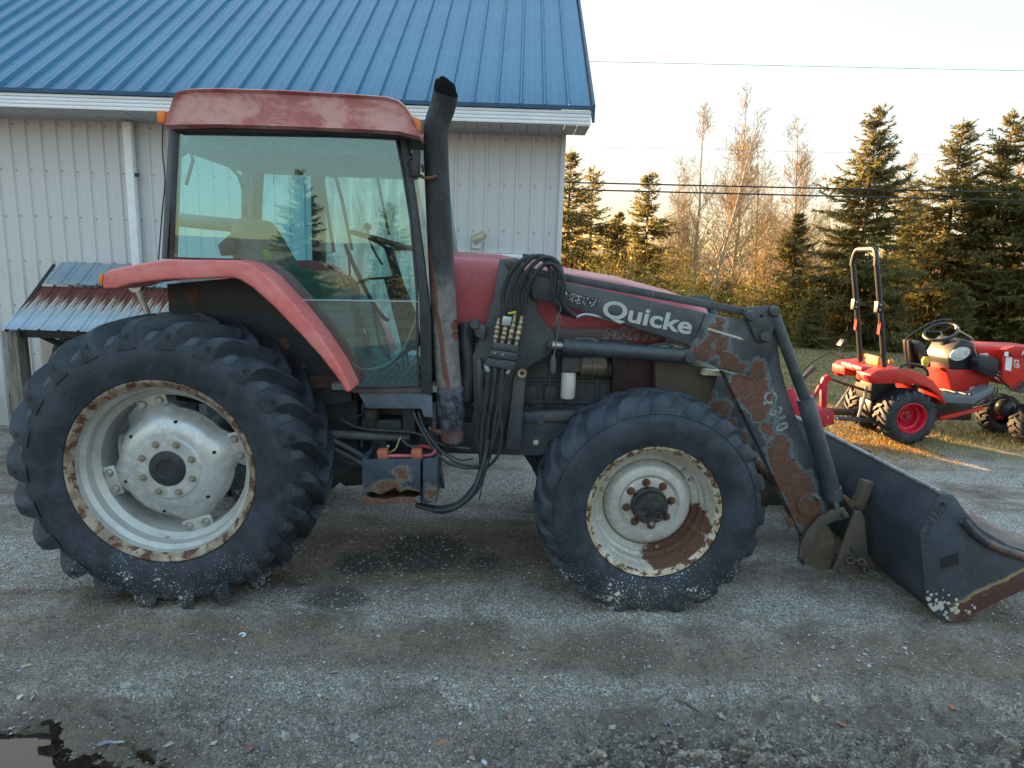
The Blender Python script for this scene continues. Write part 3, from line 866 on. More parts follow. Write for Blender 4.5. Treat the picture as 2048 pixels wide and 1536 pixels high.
lpart(MB().tube([tuple(b0), tuple(W(128, 692, 6.8))], .028, 4), 'brace', M_black)
lpart(MB().tube([(xl_ + .02, 6.45, bA[2] - .02), (xl_ + .02, 7.22, float(B0[2]) - .03)], .022, 4), 'rafter', M_black)
# heat pump under it
hx0, hx1 = W(78, 700, 6.95)[0], W(185, 700, 6.95)[0]
hz1 = float(W(130, 656, 6.95)[2])
hp = tag(empty('heat_pump', ((hx0 + hx1) / 2 + .1, 7.05, GZ)), 'beige outdoor heat pump with a round fan grille under the lean-to', 'heat pump')
hw, hh = hx1 - hx0 + .25, .62
zc = hz1 - GZ - hh / 2 - .01
M_beige = plain('beige enamel', S(178, 172, 158), .5, 0, .08)
MB().box((0, .08, zc), (hw, .26, hh)).build('casing', M_beige, hp, .015)
MB().disc((-.03, zc), .25, -.062, -.052, 32).build('fan_opening', M_dark, hp)
gr = MB()
for q in range(1, 9): gr.tube([(-.03 + .028 * q * math.cos(a), -.072, zc + .028 * q * math.sin(a)) for a in np.linspace(0, 2 * PI, 28, endpoint=False)], .0028, 4, closed=True)
for q in range(8):
    a = q * PI / 4
    gr.tube([(-.03, -.07, zc), (-.03 + .25 * math.cos(a), -.07, zc + .25 * math.sin(a))], .003, 4)
gr.build('fan_grille', M_beige, hp)
for sg in (-1, 1):
    MB().box((sg * hw * .35, .08, (zc - hh / 2) / 2), (.06, .3, zc - hh / 2)).build('leg', M_galv, hp, .004)

# ------------------------------------------------------------------ power lines on two poles outside the picture
M_wire = plain('wire', (.02, .02, .022), .6)
def wire(pa, pb, Y, rad, lab, sag=.12):
    a, b_ = W(*pa, Y), W(*pb, Y)
    d = (b_ - a) / (b_[0] - a[0])
    xs_ = np.linspace(-26, 34, 40)
    pts = [(x, a[1], a[2] + d[2] * (x - a[0]) + sag * (((x - 4) / 30) ** 2 - .08)) for x in xs_]
    o = MB().tube([(p[0] - xs_[0], 0, p[2] - pts[0][2]) for p in pts], rad, 5).build('power_line', M_wire, None, loc=pts[0])
    tag(o, lab, 'power line', 'overhead wires')
    return pts[0][2], pts[-1][2]
zs_ = [wire((1180, 122), (2048, 141), 14.2, .0042, 'thin wire crossing the upper sky, highest of the four'),
       wire((1140, 292), (2048, 313), 14.2, .0025, 'faint hair-thin wire second from the top'),
       wire((1130, 364), (2048, 385), 14.2, .016, 'upper of the two thick black wires crossing the trees'),
       wire((1130, 378), (2048, 401), 14.2, .016, 'lower of the two thick black wires crossing the trees')]
M_pole = plain('pole wood', S(96, 80, 66), .85, 0, .25, 6)
for x_, lab, i_ in ((-26, 'wooden utility pole behind the barn, left end of the wires', 0), (34, 'wooden utility pole at the right end of the wires', 1)):
    up_ = tag(empty('utility_pole', (x_, 14.2, GZ)), lab, 'utility pole')
    MB().tube([(0, .12, -.2), (0, .12, zs_[0][i_] + .4)], [.14, .10], 10).build('shaft', M_pole, up_)
    for q in range(4): MB().sphere((0, 0, zs_[q][i_] - GZ), .03).build('insulator', M_white, up_)

# ================================================================== TREES
def leafmat(name, trans, rough=.6):
    k = NT(name); at = k.n('ShaderNodeAttribute', attribute_name='tint')
    k.fin(at.outputs['Color'], rough, 0, None, .25)
    tr = k.n('ShaderNodeBsdfTranslucent'); k.set(tr.inputs[0], at.outputs['Color'])
    mx = k.n('ShaderNodeMixShader'); mx.inputs[0].default_value = trans
    k.t.links.new(k.p.outputs[0], mx.inputs[1]); k.t.links.new(tr.outputs[0], mx.inputs[2]); k.t.links.new(mx.outputs[0], k.o.inputs[0])
    return k.m
M_needle = leafmat('needles', .55)
M_brush = leafmat('brush twigs', .25)
k = NT('spruce bark'); M_bark = k.fin(k.mix(k.step(k.noise(18, 5, .7, stretch=(1, 1, .3)), .35, .7), S(84, 68, 54), S(126, 104, 82)), .9, 0, k.bump(k.noise(40, 4), .4, .01), .2)
k = NT('pale bark'); M_birch = k.fin(k.mix(k.step(k.noise(9, 5, .75, stretch=(1, 1, 2.2)), .55, .68), S(176, 162, 144), S(84, 70, 60)), .8, 0, k.bump(k.noise(30, 4), .2, .01), .2)
k = NT('twig bark'); M_twig = k.fin(k.mix(k.step(k.noise(3, 3), .4, .6), S(138, 118, 84), S(166, 144, 104)), .85, 0, None, .2)

def seg_tubes(segs, n=4):                     # segs: list of (p0, p1, r0, r1) arrays -> verts, quads
    A = np.array([s_[0] for s_ in segs]); B = np.array([s_[1] for s_ in segs])
    r0 = np.array([s_[2] for s_ in segs]); r1 = np.array([s_[3] for s_ in segs])
    d = B - A; d /= np.linalg.norm(d, axis=1, keepdims=True) + 1e-9
    ref = np.where(np.abs(d[:, 2:3]) < .9, np.array([[0, 0, 1.0]]), np.array([[1.0, 0, 0]]))
    u = np.cross(d, ref); u /= np.linalg.norm(u, axis=1, keepdims=True); v = np.cross(d, u)
    rings = []
    for P, r_ in ((A, r0), (B, r1)):
        for q in range(n):
            a = 2 * PI * q / n
            rings.append(P + (u * math.cos(a) + v * math.sin(a)) * r_[:, None])
    V = np.stack(rings, 1)
    fb = np.array([(q, (q + 1) % n, n + (q + 1) % n, n + q) for q in range(n)])
    Fs = (fb[None] + (np.arange(len(segs)) * 2 * n)[:, None, None]).reshape(-1, 4)
    return V.reshape(-1, 3), Fs

def spruce_mesh(seed, H, RAD, dens=1.0, gap=0.0, lean=0.0):
    g = np.random.default_rng(seed)
    segs = []
    zs = np.linspace(0, H, 9)
    off = np.cumsum(g.normal(0, .012 * H / 8, (9, 2)), 0); off[:, 0] += np.linspace(0, lean, 9)
    tx = lambda z: np.array([np.interp(z, zs, off[:, 0]), np.interp(z, zs, off[:, 1]), z])
    tr_ = .018 * H
    for i in range(8): segs.append((tx(zs[i]), tx(zs[i + 1]), tr_ * (1 - zs[i] / H) + .008, tr_ * (1 - zs[i + 1] / H) + .008))
    cards = []; twigs = []
    z = H * .05
    while z < H * .985:
        t = z / H
        L0 = RAD * (1 - t) ** .76 * (.92 + .16 * math.sin(z * 3.1 + seed)) + .05
        nb = int(6 + 5 * (1 - t) + g.uniform(0, 2))
        for b in range(nb):
            if g.uniform() < gap + .10 + .22 * max(0, .35 - t): continue
            a = g.uniform(0, 2 * PI); L = L0 * g.uniform(.5, 1.25)
            el = -.28 + .75 * t + g.normal(0, .10)
            base = tx(z + g.normal(0, .02 * H * .3))
            pts = [base]; d_el = el
            ns = 5
            for q in range(ns):
                f_ = (q + 1) / ns
                e_ = d_el - .22 * math.sin(f_ * PI) * (1 - t) + .45 * max(0, f_ - .6)
                dirv = np.array([math.cos(a) * math.cos(e_), math.sin(a) * math.cos(e_), math.sin(e_)])
                a += g.normal(0, .06)
                pts.append(pts[-1] + dirv * L / ns)
            for q in range(ns):
                segs.append((pts[q], pts[q + 1], .011 * L0 + .004 - .0018 * q * L0, .011 * L0 + .003 - .0018 * (q + 1) * L0)) if L > .25 else None
            nt = max(4, int(L * 13 * dens))
            for w in range(nt):
                f_ = (w + g.uniform(.1, .9)) / nt
                if f_ < .12 and t < .7: continue
                q = min(int(f_ * ns), ns - 1); lo_ = f_ * ns - q
                p = pts[q] * (1 - lo_) + pts[q + 1] * lo_
                dv = pts[q + 1] - pts[q]; dv = dv / (np.linalg.norm(dv) + 1e-9)
                sd_ = 1 if w % 2 else -1
                side = np.array([-math.sin(a), math.cos(a), 0]) * sd_
                tl = (.10 + .30 * min(L, 1.6) * (1 - f_) ** .7) * g.uniform(.6, 1.2) + .05
                td = dv * g.uniform(.5, 1.0) + side * g.uniform(.4, 1.0) + np.array([0, 0, -.30 * (1 - t) + g.normal(0, .18)])
                td /= np.linalg.norm(td)
                twigs.append((p, td, tl, f_, t))
            twigs.append((pts[-1], dv, .12, 1, t))
        z += H * (.030 - .012 * t) * g.uniform(.7, 1.3) + .02
    # leader
    for q in range(4): twigs.append((tx(H * (.93 + .02 * q)), np.array([g.normal(0, .2), g.normal(0, .2), 1.0]), .1 + .02 * q, 1, 1))
    P = np.array([w[0] for w in twigs]); D = np.array([w[1] for w in twigs]); TLn = np.array([w[2] for w in twigs]); FF = np.array([w[3] for w in twigs])
    nv = 8
    VV, CC = [], []
    for q in range(nv):                       # needle tufts: narrow leaf-shaped triangles round each twig
        s0 = g.uniform(-.05, .55, len(P)) * TLn
        ln = np.clip(TLn * g.uniform(.45, .85, len(P)), .06, .34)
        j = g.normal(0, .42, (len(P), 3)); dd = D + j; dd /= np.linalg.norm(dd, axis=1, keepdims=True)
        o_ = P + D * s0[:, None]
        sv_ = np.cross(dd, g.normal(0, 1, (len(P), 3))); sv_ /= np.linalg.norm(sv_, axis=1, keepdims=True) + 1e-9
        wd = (.014 + .10 * ln)[:, None]
        VV.append(np.stack([o_ - sv_ * wd * .6, o_ + sv_ * wd * .6, o_ + dd * ln[:, None]], 1))
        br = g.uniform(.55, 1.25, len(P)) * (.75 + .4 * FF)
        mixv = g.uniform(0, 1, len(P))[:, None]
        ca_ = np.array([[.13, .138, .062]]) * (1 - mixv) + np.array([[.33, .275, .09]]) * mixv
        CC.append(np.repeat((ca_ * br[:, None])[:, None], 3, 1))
    V = np.concatenate(VV).reshape(-1, 3); Cc = np.concatenate(CC).reshape(-1, 3)
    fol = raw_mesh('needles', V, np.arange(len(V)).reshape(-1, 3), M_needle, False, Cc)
    tv, tf = seg_tubes([s_ for s_ in segs if s_], 5)
    trk = raw_mesh('trunk', tv, tf, M_bark, True)
    return trk, fol

def bare_mesh(seed, H, spread=.5, lean=0.0, fine=1.0, fork=False):
    g = np.random.default_rng(seed)
    segs = []; tw = []
    def limb(p, d, L, r_, lev, bend):
        ns = 7 if lev == 0 else (5 if lev == 1 else 3)
        pts = [p]; dirs = []
        for q in range(ns):
            d = d + g.normal(0, bend, 3) + np.array([0, 0, .10 if lev else .05]); d /= np.linalg.norm(d)
            pts.append(pts[-1] + d * L / ns); dirs.append(d)
        for q in range(ns):
            ra, rb = r_ * (1 - q / ns * .9), r_ * (1 - (q + 1) / ns * .9)
            (segs if lev < 2 else tw).append((pts[q], pts[q + 1], max(ra, .0050), max(rb, .0036)))
        if lev >= 3: return
        nc = (int(38 * fine) if lev == 0 else int((5 + L * 5) * fine) if lev == 1 else int((2 + L * 4) * fine))
        for c_ in range(nc):
            f_ = g.uniform(.16 if lev == 0 else .15, .99)
            q = min(int(f_ * ns), ns - 1); lo_ = f_ * ns - q
            pp = pts[q] * (1 - lo_) + pts[q + 1] * lo_
            a = g.uniform(0, 2 * PI); tilt = g.uniform(.5, .95) * (1 if lev else .9)
            dd = dirs[q]; u = np.cross(dd, [0.3, .5, .81]); u /= np.linalg.norm(u); v = np.cross(dd, u)
            nd = dd * math.cos(tilt) + (u * math.cos(a) + v * math.sin(a)) * math.sin(tilt)
            LL = (spread * H * .42 * (1 - f_) ** .75 + .25) * g.uniform(.6, 1.2) if lev == 0 else L * (.36 + .35 * (1 - f_)) * g.uniform(.5, 1.15)
            if LL > .06: limb(pp, nd, LL, max(r_ * (1 - f_ * .85) * (.38 if lev == 0 else .45), .004), lev + 1, .055)
    if fork:
        limb(np.zeros(3), np.array([lean, .0, 1.0]), H, .011 * H, 0, .05)
        limb(np.array([0, 0, H * .30]), np.array([.42 + lean, .05, 1.0]), H * .66, .007 * H, 0, .06)
    else:
        limb(np.zeros(3), np.array([lean, .0, 1.0]), H, .0105 * H, 0, .045)
    a_, b_ = seg_tubes(segs, 5); c_, d_ = seg_tubes(tw, 3)
    return raw_mesh('trunk', a_, b_, M_birch, True), raw_mesh('twigs', c_, d_, M_twig, False)

def put(name, meshes, px, pyb, Y, label, cat, group, rz=0.0, sc=1.0, names=('trunk', 'foliage'), xyz=None):
    if xyz is None:
        x = W(px, pyb, Y)[0]; loc = (x, Y, float(ground_h(np.array([x]), np.array([float(Y)]))[0]) - .05)
    else: loc = (xyz[0], xyz[1], float(ground_h(np.array([xyz[0]]), np.array([float(xyz[1])]))[0]) - .05)
    t = tag(empty(name, loc, rz), label, cat, group)
    t.scale = (sc, sc, sc)
    for nm, me in zip(names, meshes): link_mesh(nm, me, t)
    return t
def hgt(px, py, Y): return float(W(px, py, Y)[2]) + .1
GS = 'spruces along the lawn edge'
sA = spruce_mesh(1, hgt(1722, 212, 18.5), 2.2, 1.1)
sB = spruce_mesh(2, hgt(1880, 240, 19.5), 2.2, 1.0, .08)
sC = spruce_mesh(3, hgt(1965, 222, 19.0), 2.35, 1.1, .04)
sD = spruce_mesh(4, hgt(1285, 345, 24), 1.9, .9, .12)
sE = spruce_mesh(5, hgt(1182, 345, 24), 1.6, .7, .28)
sF = spruce_mesh(6, hgt(1580, 430, 21), 1.15, .9, .05)
sG = spruce_mesh(7, 2.6, 1.0, 1.2)
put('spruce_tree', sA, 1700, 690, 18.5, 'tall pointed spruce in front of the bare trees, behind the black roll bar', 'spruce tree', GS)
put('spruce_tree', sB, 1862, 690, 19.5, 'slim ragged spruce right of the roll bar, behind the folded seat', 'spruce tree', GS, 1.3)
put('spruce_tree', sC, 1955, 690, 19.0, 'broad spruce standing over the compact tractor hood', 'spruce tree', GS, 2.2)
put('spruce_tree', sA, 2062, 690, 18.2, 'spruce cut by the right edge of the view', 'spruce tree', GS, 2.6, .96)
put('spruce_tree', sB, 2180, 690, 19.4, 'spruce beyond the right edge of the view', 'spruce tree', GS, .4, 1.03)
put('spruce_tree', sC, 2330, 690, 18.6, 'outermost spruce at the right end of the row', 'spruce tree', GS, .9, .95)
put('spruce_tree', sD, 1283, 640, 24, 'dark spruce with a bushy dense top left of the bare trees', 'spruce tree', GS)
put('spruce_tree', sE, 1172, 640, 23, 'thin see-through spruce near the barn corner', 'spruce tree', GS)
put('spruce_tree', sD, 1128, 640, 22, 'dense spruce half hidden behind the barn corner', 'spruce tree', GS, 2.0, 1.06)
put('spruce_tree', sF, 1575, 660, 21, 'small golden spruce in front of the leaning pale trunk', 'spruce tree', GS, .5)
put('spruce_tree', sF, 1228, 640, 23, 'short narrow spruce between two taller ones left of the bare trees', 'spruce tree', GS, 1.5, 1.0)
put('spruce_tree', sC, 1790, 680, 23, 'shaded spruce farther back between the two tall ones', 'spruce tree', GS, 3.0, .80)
GL = 'low young spruces under the bare trees'
for (px, Y, sc, lab) in ((1330, 21, .5, 'low young spruce above the far end of the loader arm, left one'), (1442, 20.5, .62, 'low young spruce under the forked bare tree'),
                         (1520, 22, .5, 'low young spruce right of the leaning trunk foot'), (1622, 17.5, .6, 'low spreading young spruce above the red implement'),
                         (1398, 24, .6, 'low young spruce farther back among the trunks'), (1780, 17.6, .6, 'low young spruce between the roll bar and the folded seat'),
                         (1905, 17.6, .7, 'low young spruce behind the steering wheel'), (1240, 20.5, .8, 'low young spruce above the hood near the barn')):
    put('young_spruce', sG, px, 680, Y, lab, 'spruce tree', GL, px * .7, sc)
GB = 'bare trees against the bright sky'
bA = bare_mesh(11, hgt(1500, 165, 22), .58, .07, 1.05)
bB = bare_mesh(12, hgt(1400, 205, 22), .62, .015, 1.0)
bC = bare_mesh(13, hgt(1420, 230, 20), .46, .0, .9, True)
bD = bare_mesh(14, hgt(1620, 225, 23), .56, .12, 1.1)
bE = bare_mesh(15, hgt(1790, 310, 27), .75, 0, 1.1)
put('bare_tree', bA, 1452, 650, 22, 'tallest bare birch with a leaning pale trunk', 'bare tree', GB, 0, 1, ('trunk', 'twigs'))
put('bare_tree', bB, 1384, 650, 22, 'straight bare birch with a white trunk, left of the forked tree', 'bare tree', GB, .4, 1, ('trunk', 'twigs'))
put('bare_tree', bC, 1412, 650, 20, 'bare brown tree that forks low into two stems', 'bare tree', GB, 0, 1, ('trunk', 'twigs'))
put('bare_tree', bD, 1556, 650, 23, 'thin bare tree leaning right toward the tall spruce', 'bare tree', GB, 0, 1, ('trunk', 'twigs'))
put('bare_tree', bE, 1800, 650, 27, 'bare tree showing between the two tall spruces', 'bare tree', GB, 0, 1, ('trunk', 'twigs'))
put('bare_tree', bB, 1940, 650, 27, 'bare tree far back behind the broad spruce', 'bare tree', GB, 2.0, .85, ('trunk', 'twigs'))
put('bare_tree', bE, 1530, 650, 26, 'short spreading bare tree behind the tallest birch', 'bare tree', GB, 1.0, .82, ('trunk', 'twigs'))
put('bare_tree', bE, 1340, 650, 26, 'short bare tree behind the white birch trunk', 'bare tree', GB, 2.7, .80, ('trunk', 'twigs'))
put('bare_tree', bD, 1350, 650, 25, 'slender bare tree at the left of the bare group, above the hood', 'bare tree', GB, 2.5, .78, ('trunk', 'twigs'))
put('bare_tree', bA, 1508, 650, 25, 'bare tree half hidden behind the leaning birch', 'bare tree', GB, 2.2, .86, ('trunk', 'twigs'))
put('bare_tree', bB, 1598, 650, 26, 'bare tree in front of the tall pointed spruce, left side', 'bare tree', GB, 1.2, .82, ('trunk', 'twigs'))
put('bare_tree', bE, 1650, 650, 25, 'thin bare crown left of the tall pointed spruce', 'bare tree', GB, .3, .75, ('trunk', 'twigs'))
put('bare_tree', bE, 2010, 650, 26, 'bare crown showing beside the broad spruce top', 'bare tree', GB, 1.3, 1.08, ('trunk', 'twigs'))
GK = 'smaller spruces farther back in the wood'
for q, (px, Y, sc, ms, lab) in enumerate(((1150, 27, .72, sD, 'back spruce by the barn corner'), (1215, 28, .66, sD, 'back spruce between the thin and the bushy one'), (1262, 27, .7, sF, 'back spruce touching the bushy one'), (1318, 30, .72, sF, 'back spruce left of the white birch trunk'),
        (1480, 32, .62, sF, 'back spruce behind the leaning birch'), (1555, 29, .7, sF, 'back spruce behind the small golden one'), (1610, 26, .5, sC, 'back spruce left of the tall pointed one'), (1660, 28, .52, sB, 'back spruce right behind the tall pointed one'),
        (1755, 24, .62, sA, 'back spruce in the gap left of the slim ragged one'), (1830, 26, .64, sC, 'back spruce behind the folded seat'), (1910, 25, .6, sB, 'back spruce behind the steering wheel'), (2000, 26, .66, sA, 'back spruce above the compact hood'), (2100, 25, .6, sC, 'back spruce beyond the right edge'))):
    put('spruce_tree', ms, px, 650, Y, lab, 'spruce tree', GK, q * 1.7, sc * .72)
# unseen spruces added behind the barn to shade the lawn; others across the yard behind the viewer (seen in the cab glass)
GH2 = 'unseen spruces added for shade behind the barn'
for q, (x, y, sc, ms, w) in enumerate(((-1.0, 21, 1.0, sC, 'nearest its right corner'), (-8.6, 23, .95, sA, 'second from its right corner'), (-12.4, 20, 1.02, sC, 'third from its right corner'), (-17, 24, 1, sB, 'farthest to the left'))):
    put('spruce_tree', ms, 0, 0, 0, 'unseen spruce added for shade behind the barn, ' + w, 'spruce tree', GH2, q * 1.1, sc, xyz=(x, y))
GR = 'spruces across the yard mirrored in the cab glass'
for q, (x, y, sc, ms) in enumerate(((-13.2, -15, 1.15, sC), (-8.2, -24, .92, sA), (-4.6, -27, .75, sC), (-1.5, -30, .8, sA), (2.2, -25, .7, sC), (-17, -20, 1.1, sA), (6, -27, .9, sB))):
    put('spruce_tree', ms, 0, 0, 0, 'spruce across the yard, ' + ('far left by the field', 'tall one left of centre', 'short broad one', 'slim one near the middle', 'short one by the woodpile', 'outermost on the left', 'outermost on the right')[q], 'spruce tree', GR, q * .9, sc, xyz=(x, y))

# woodland floor scrub: a mass of stems nobody could count
def scrub(n, xr, yr, hr, seed, pal=None, leafy=6, lw=.028):
    g = np.random.default_rng(seed)
    x = g.uniform(*xr, n); y = g.uniform(*yr, n)
    d = fbm(x, y, .35, 3, seed); kp = d + g.uniform(-.2, .2, n) > .38
    x, y, d = x[kp], y[kp], d[kp]; m = len(x)
    z = ground_h(x, y); h = (hr[0] + (hr[1] - hr[0]) * g.uniform(0, 1, m) ** 1.8) * (.6 + .8 * d)
    Vs, Cs = [], []
    pal = np.array(pal) if pal is not None else np.array([S(150, 112, 78), S(172, 140, 100), S(120, 88, 66), S(164, 138, 70), S(140, 128, 58), S(200, 164, 84)])
    col = pal[g.integers(0, len(pal), m)] * g.uniform(.6, 1.1, (m, 1))
    tip = np.stack([x + g.normal(0, .22, m) * h, y + g.normal(0, .22, m) * h, z + h], 1); bs = np.stack([x, y, z - .05], 1)
    def tri(a, b_, w, c_):
        sd = np.cross(b_ - a, g.normal(0, 1, a.shape)); sd /= np.linalg.norm(sd, axis=1, keepdims=True) + 1e-9
        Vs.append(np.stack([a - sd * w, a + sd * w, b_], 1)); Cs.append(np.repeat(c_[:, None], 3, 1))
    tri(bs, tip, .010, col)
    for q in range(7):
        f_ = g.uniform(.15, .95, m)[:, None]; p = bs + (tip - bs) * f_
        e_ = p + g.normal(0, 1, (m, 3)) * np.array([.30, .30, .12]) * h[:, None] * (1.1 - f_) + np.array([0, 0, .16]) * h[:, None]
        tri(p, e_, .006, col)
    for q in range(leafy):                   # dry leaves and short needles on the stems
        f_ = g.uniform(.05, 1, m)[:, None]; p = bs + (tip - bs) * f_ + g.normal(0, .14, (m, 3)) * h[:, None]
        tri(p, p + g.normal(0, .075, (m, 3)), lw, col * g.uniform(.7, 1.4, (m, 1)))
    V = np.concatenate(Vs).reshape(-1, 3)
    return raw_mesh('scrub', V, np.arange(len(V)).reshape(-1, 3), M_brush, False, np.concatenate(Cs).reshape(-1, 3))
tag(link_mesh('woodland_scrub', scrub(13000, (-2, 34), (18.0, 34), (.6, 2.6), 31)), 'tangle of bare brown brush below the trees', 'brush', kind='stuff')
tag(link_mesh('golden_undergrowth', scrub(3600, (1.5, 24), (18.4, 25), (.5, 2.3), 36, [S(186, 160, 70), S(158, 146, 64), S(132, 130, 58), S(206, 174, 82)], 26, .03)), 'yellow green undergrowth filling the gaps below the trees', 'brush', kind='stuff')
tag(link_mesh('distant_wood', scrub(4500, (-8, 70), (36, 75), (.8, 2.0), 32)), 'hazy brown wood beyond the lawn', 'wood', kind='stuff')
tag(link_mesh('field_scrub', scrub(2600, (-30, 22), (-44, -26), (.7, 2.0), 33)), 'brown brush along the far side of the yard', 'brush', kind='stuff')
# firewood heap across the yard
g = np.random.default_rng(3)
M_log = plain('split firewood', S(176, 120, 76), .8, 0, .35, 3)
wp = tag(empty('firewood_heap', (4.4, -15.0, GZ), .1), 'heap of orange split firewood across the yard', 'firewood')
lm = MB().prism([(-.2, 0), (.2, 0), (.16, .11), (-.14, .13)], -.06, .06).build('log', M_log, wp, smooth=False)
for q in range(150):
    r_ = g.uniform(0, 1) ** .6; a = g.uniform(0, 6.28); hh = (1 - r_) * 1.5
    o = lm if q == 0 else link_mesh('log', lm.data, wp)
    o.location = (r_ * 2.0 * math.cos(a), r_ * 1.0 * math.sin(a), hh * g.uniform(.5, 1) + .02)
    o.rotation_euler = (g.uniform(-.6, .6), g.uniform(-.6, .6), g.uniform(0, 6.28))

# ================================================================== BIG TRACTOR
YC = 1.05                                    # lengthwise middle of the machine (its near wheel face is y = 0)
tr_loc = (float(ORG[0]), float(ORG[1]), 0)
tractor = tag(empty('tractor', tr_loc, YAW), 'big faded red farm tractor with cab, tall black exhaust and large muddy wheels', 'tractor')
MIR = Matrix.Translation((0, 2 * YC, 0)) @ Matrix.Diagonal((1, -1, 1, 1))

def mirrored(o, parent):                     # the same part on the far side
    me = o.data.copy(); me.transform(MIR); me.flip_normals()
    n_ = link_mesh(o.name.split('.')[0], me, parent)
    return n_

# ---- wheels -------------------------------------------------------------------------------
def tyre_mesh(name, prof, n, nl, lug, mat, zmin, y_mid, marks=True, seed=0):
    """prof: (r, y) carcass section; lug: list of stations (t, y, r_top, r_base, dtheta, half_width)."""
    mb = MB().lathe(prof, n=n)
    step_ = 2 * PI / nl
    def sweep(side, a0):
        rows = []
        for (y, rt, rb, da, hw, hwt) in lug:
            yy = y if side == 0 else 2 * y_mid - y
            a = a0 + da
            row = []
            for (r_, h) in ((rb, hw), (rt, hwt)):
                for sg in (-1, 1):
                    aa = a + sg * h / r_
                    row.append((r_ * math.cos(aa), yy, r_ * math.sin(aa)))
            rows.append(row)                 # b-, b+, t-, t+
        v_ = [p for row in rows for p in row]; f_ = []
        for q in range(len(rows) - 1):
            b = q * 4; c_ = b + 4
            f_ += [(b + 2, b + 3, c_ + 3, c_ + 2), (b, b + 2, c_ + 2, c_), (b + 3, b + 1, c_ + 1, c_ + 3)]
        f_ += [(0, 1, 3, 2), (len(v_) - 4, len(v_) - 2, len(v_) - 1, len(v_) - 3)]
        if side == 1: f_ = [f[::-1] for f in f_]
        mb.add(v_, f_)
    for q in range(nl):
        sweep(0, q * step_); sweep(1, (q + .5) * step_)
    # flatten where it stands
    mb.v = [(x, y + (-.010 * max(0, 1 - (z - zmin) / .3) if y < y_mid else .010 * max(0, 1 - (z - zmin) / .3)) * (1 if z < zmin + .3 else 0), max(z, zmin)) for x, y, z in mb.v]
    return mb
RC_Z = 0.778
M_rim = paint('silver rim', S(178, 178, 174), S(194, 194, 190), .42, .35, 4, rust=.27, rsc=8, dirt=.35, dirtcol=(.16, .12, .09), bumps=.15)
M_lip = paint('rusty rim lip', S(132, 112, 94), S(170, 156, 136), .6, .2, 9, rust=.50, rsc=13, bumps=.35, bsc=80)
M_disc = paint('silver wheel disc', S(196, 197, 196), S(184, 186, 185), .36, .4, 3, rust=.18, rsc=14, dirt=.14, dirtcol=(.2, .17, .14), bumps=.06)
M_barrel = paint('rim barrel', S(172, 172, 168), S(190, 190, 186), .45, .3, 3, rust=.36, rsc=5, dirt=.3, dirtcol=(.2, .16, .12), bumps=.2)

def nut(parent, x, y, z, r_, mat, n=6, depth=.03):
    return MB().lathe([(.0005, -depth), (r_ * .55, -depth), (r_ * .55, -depth * .55), (r_ * .9, -depth * .55), (r_, -depth * .4), (r_, -.004), (r_ * 1.45, -.004), (r_ * 1.45, 0)], n=n if n > 6 else 12).build('wheel_nut', mat, parent, loc=(x, y, z))

# rear wheel
rw = empty('rear_wheel', (0, 0, RC_Z), 0, tractor)
rear_prof = [(.505, .005), (.515, -.012), (.56, -.030), (.62, -.040), (.675, -.036), (.715, -.020), (.745, .018), (.765, .065), (.78, .12), (.79, .235),
             (.78, .35), (.765, .405), (.745, .452), (.715, .49), (.675, .506), (.62, .51), (.56, .50), (.515, .482), (.505, .465)]
lug_r = [(-.040, .694, .684, .040, .046, .036), (-.034, .738, .69, .025, .046, .032), (-.012, .796, .70, -.002, .046, .027), (.012, .822, .72, -.035, .045, .022), (.05, .836, .75, -.085, .042, .020), (.13, .842, .785, -.165, .036, .019),
         (.20, .844, .79, -.235, .034, .019), (.252, .844, .79, -.29, .032, .018)]
ty = tyre_mesh('tyre', rear_prof, 88, 22, lug_r, M_tyre_r, GZ - RC_Z - .012, .235).build('tyre', M_tyre_r, rw, ang=28)
# raised pads between the lugs and arrow marks on the lug ends
pads = MB(); marks = MB()
for q in range(1):
    a = 0
    rr_ = [.706, .718, .732, .746, .758, .764]; tt_ = np.linspace(0, 1, 7)
    grid = []
    for i_, r_ in enumerate(rr_):
        lo_, hi_ = -.075 - .03 * i_ / 5, -.165 - .015 * i_ / 5
        for t_ in tt_:
            aa = lo_ + (hi_ - lo_) * t_
            edge = 0 if (0 < i_ < 5 and 0 < t_ < 1) else 1
            yy = np.interp(r_, [.675, .715, .745, .765], [-.036, -.020, .018, .065]) - (.0055 if not edge else -.004)
            rq = r_ + (.004 if not edge else -.003)
            grid.append((rq * math.cos(aa), yy, rq * math.sin(aa)))
    pads.add(grid, [(i_ * 7 + j_, i_ * 7 + j_ + 1, i_ * 7 + j_ + 8, i_ * 7 + j_ + 7) for i_ in range(5) for j_ in range(6)])
    for j in range(3):
        for sg in (-1, 1):
            P_ = []
            for (t_, u_) in ((0, 0), (.018, sg * .016), (.0215, sg * .016), (.0035, 0)):
                r_ = .750 + u_; aa = a + .018 - (t_ + j * .008 - .012) / r_
                yy = np.interp(r_, [.694, .742, .812], [-.040, -.034, -.016]) - .0025
                P_.append((r_ * math.cos(aa), yy, r_ * math.sin(aa)))
            marks.add(P_, [(0, 1, 2, 3)] if sg > 0 else [(3, 2, 1, 0)])
po = pads.build('tread_pad', rubber('light-catching rubber pad', None, base=(.03, .036, .046)), rw, ang=20)  # paler rubber: the light these pads catch is put into the colour
mo = marks.build('tread_arrow', plain('tread arrow', (.006, .007, .009), .7), rw, smooth=False)
for q in range(1, 22):
    for src in (po, mo): link_mesh(src.name.split('.')[0], src.data, rw).rotation_euler = (0, -q * 2 * PI / 22, 0)
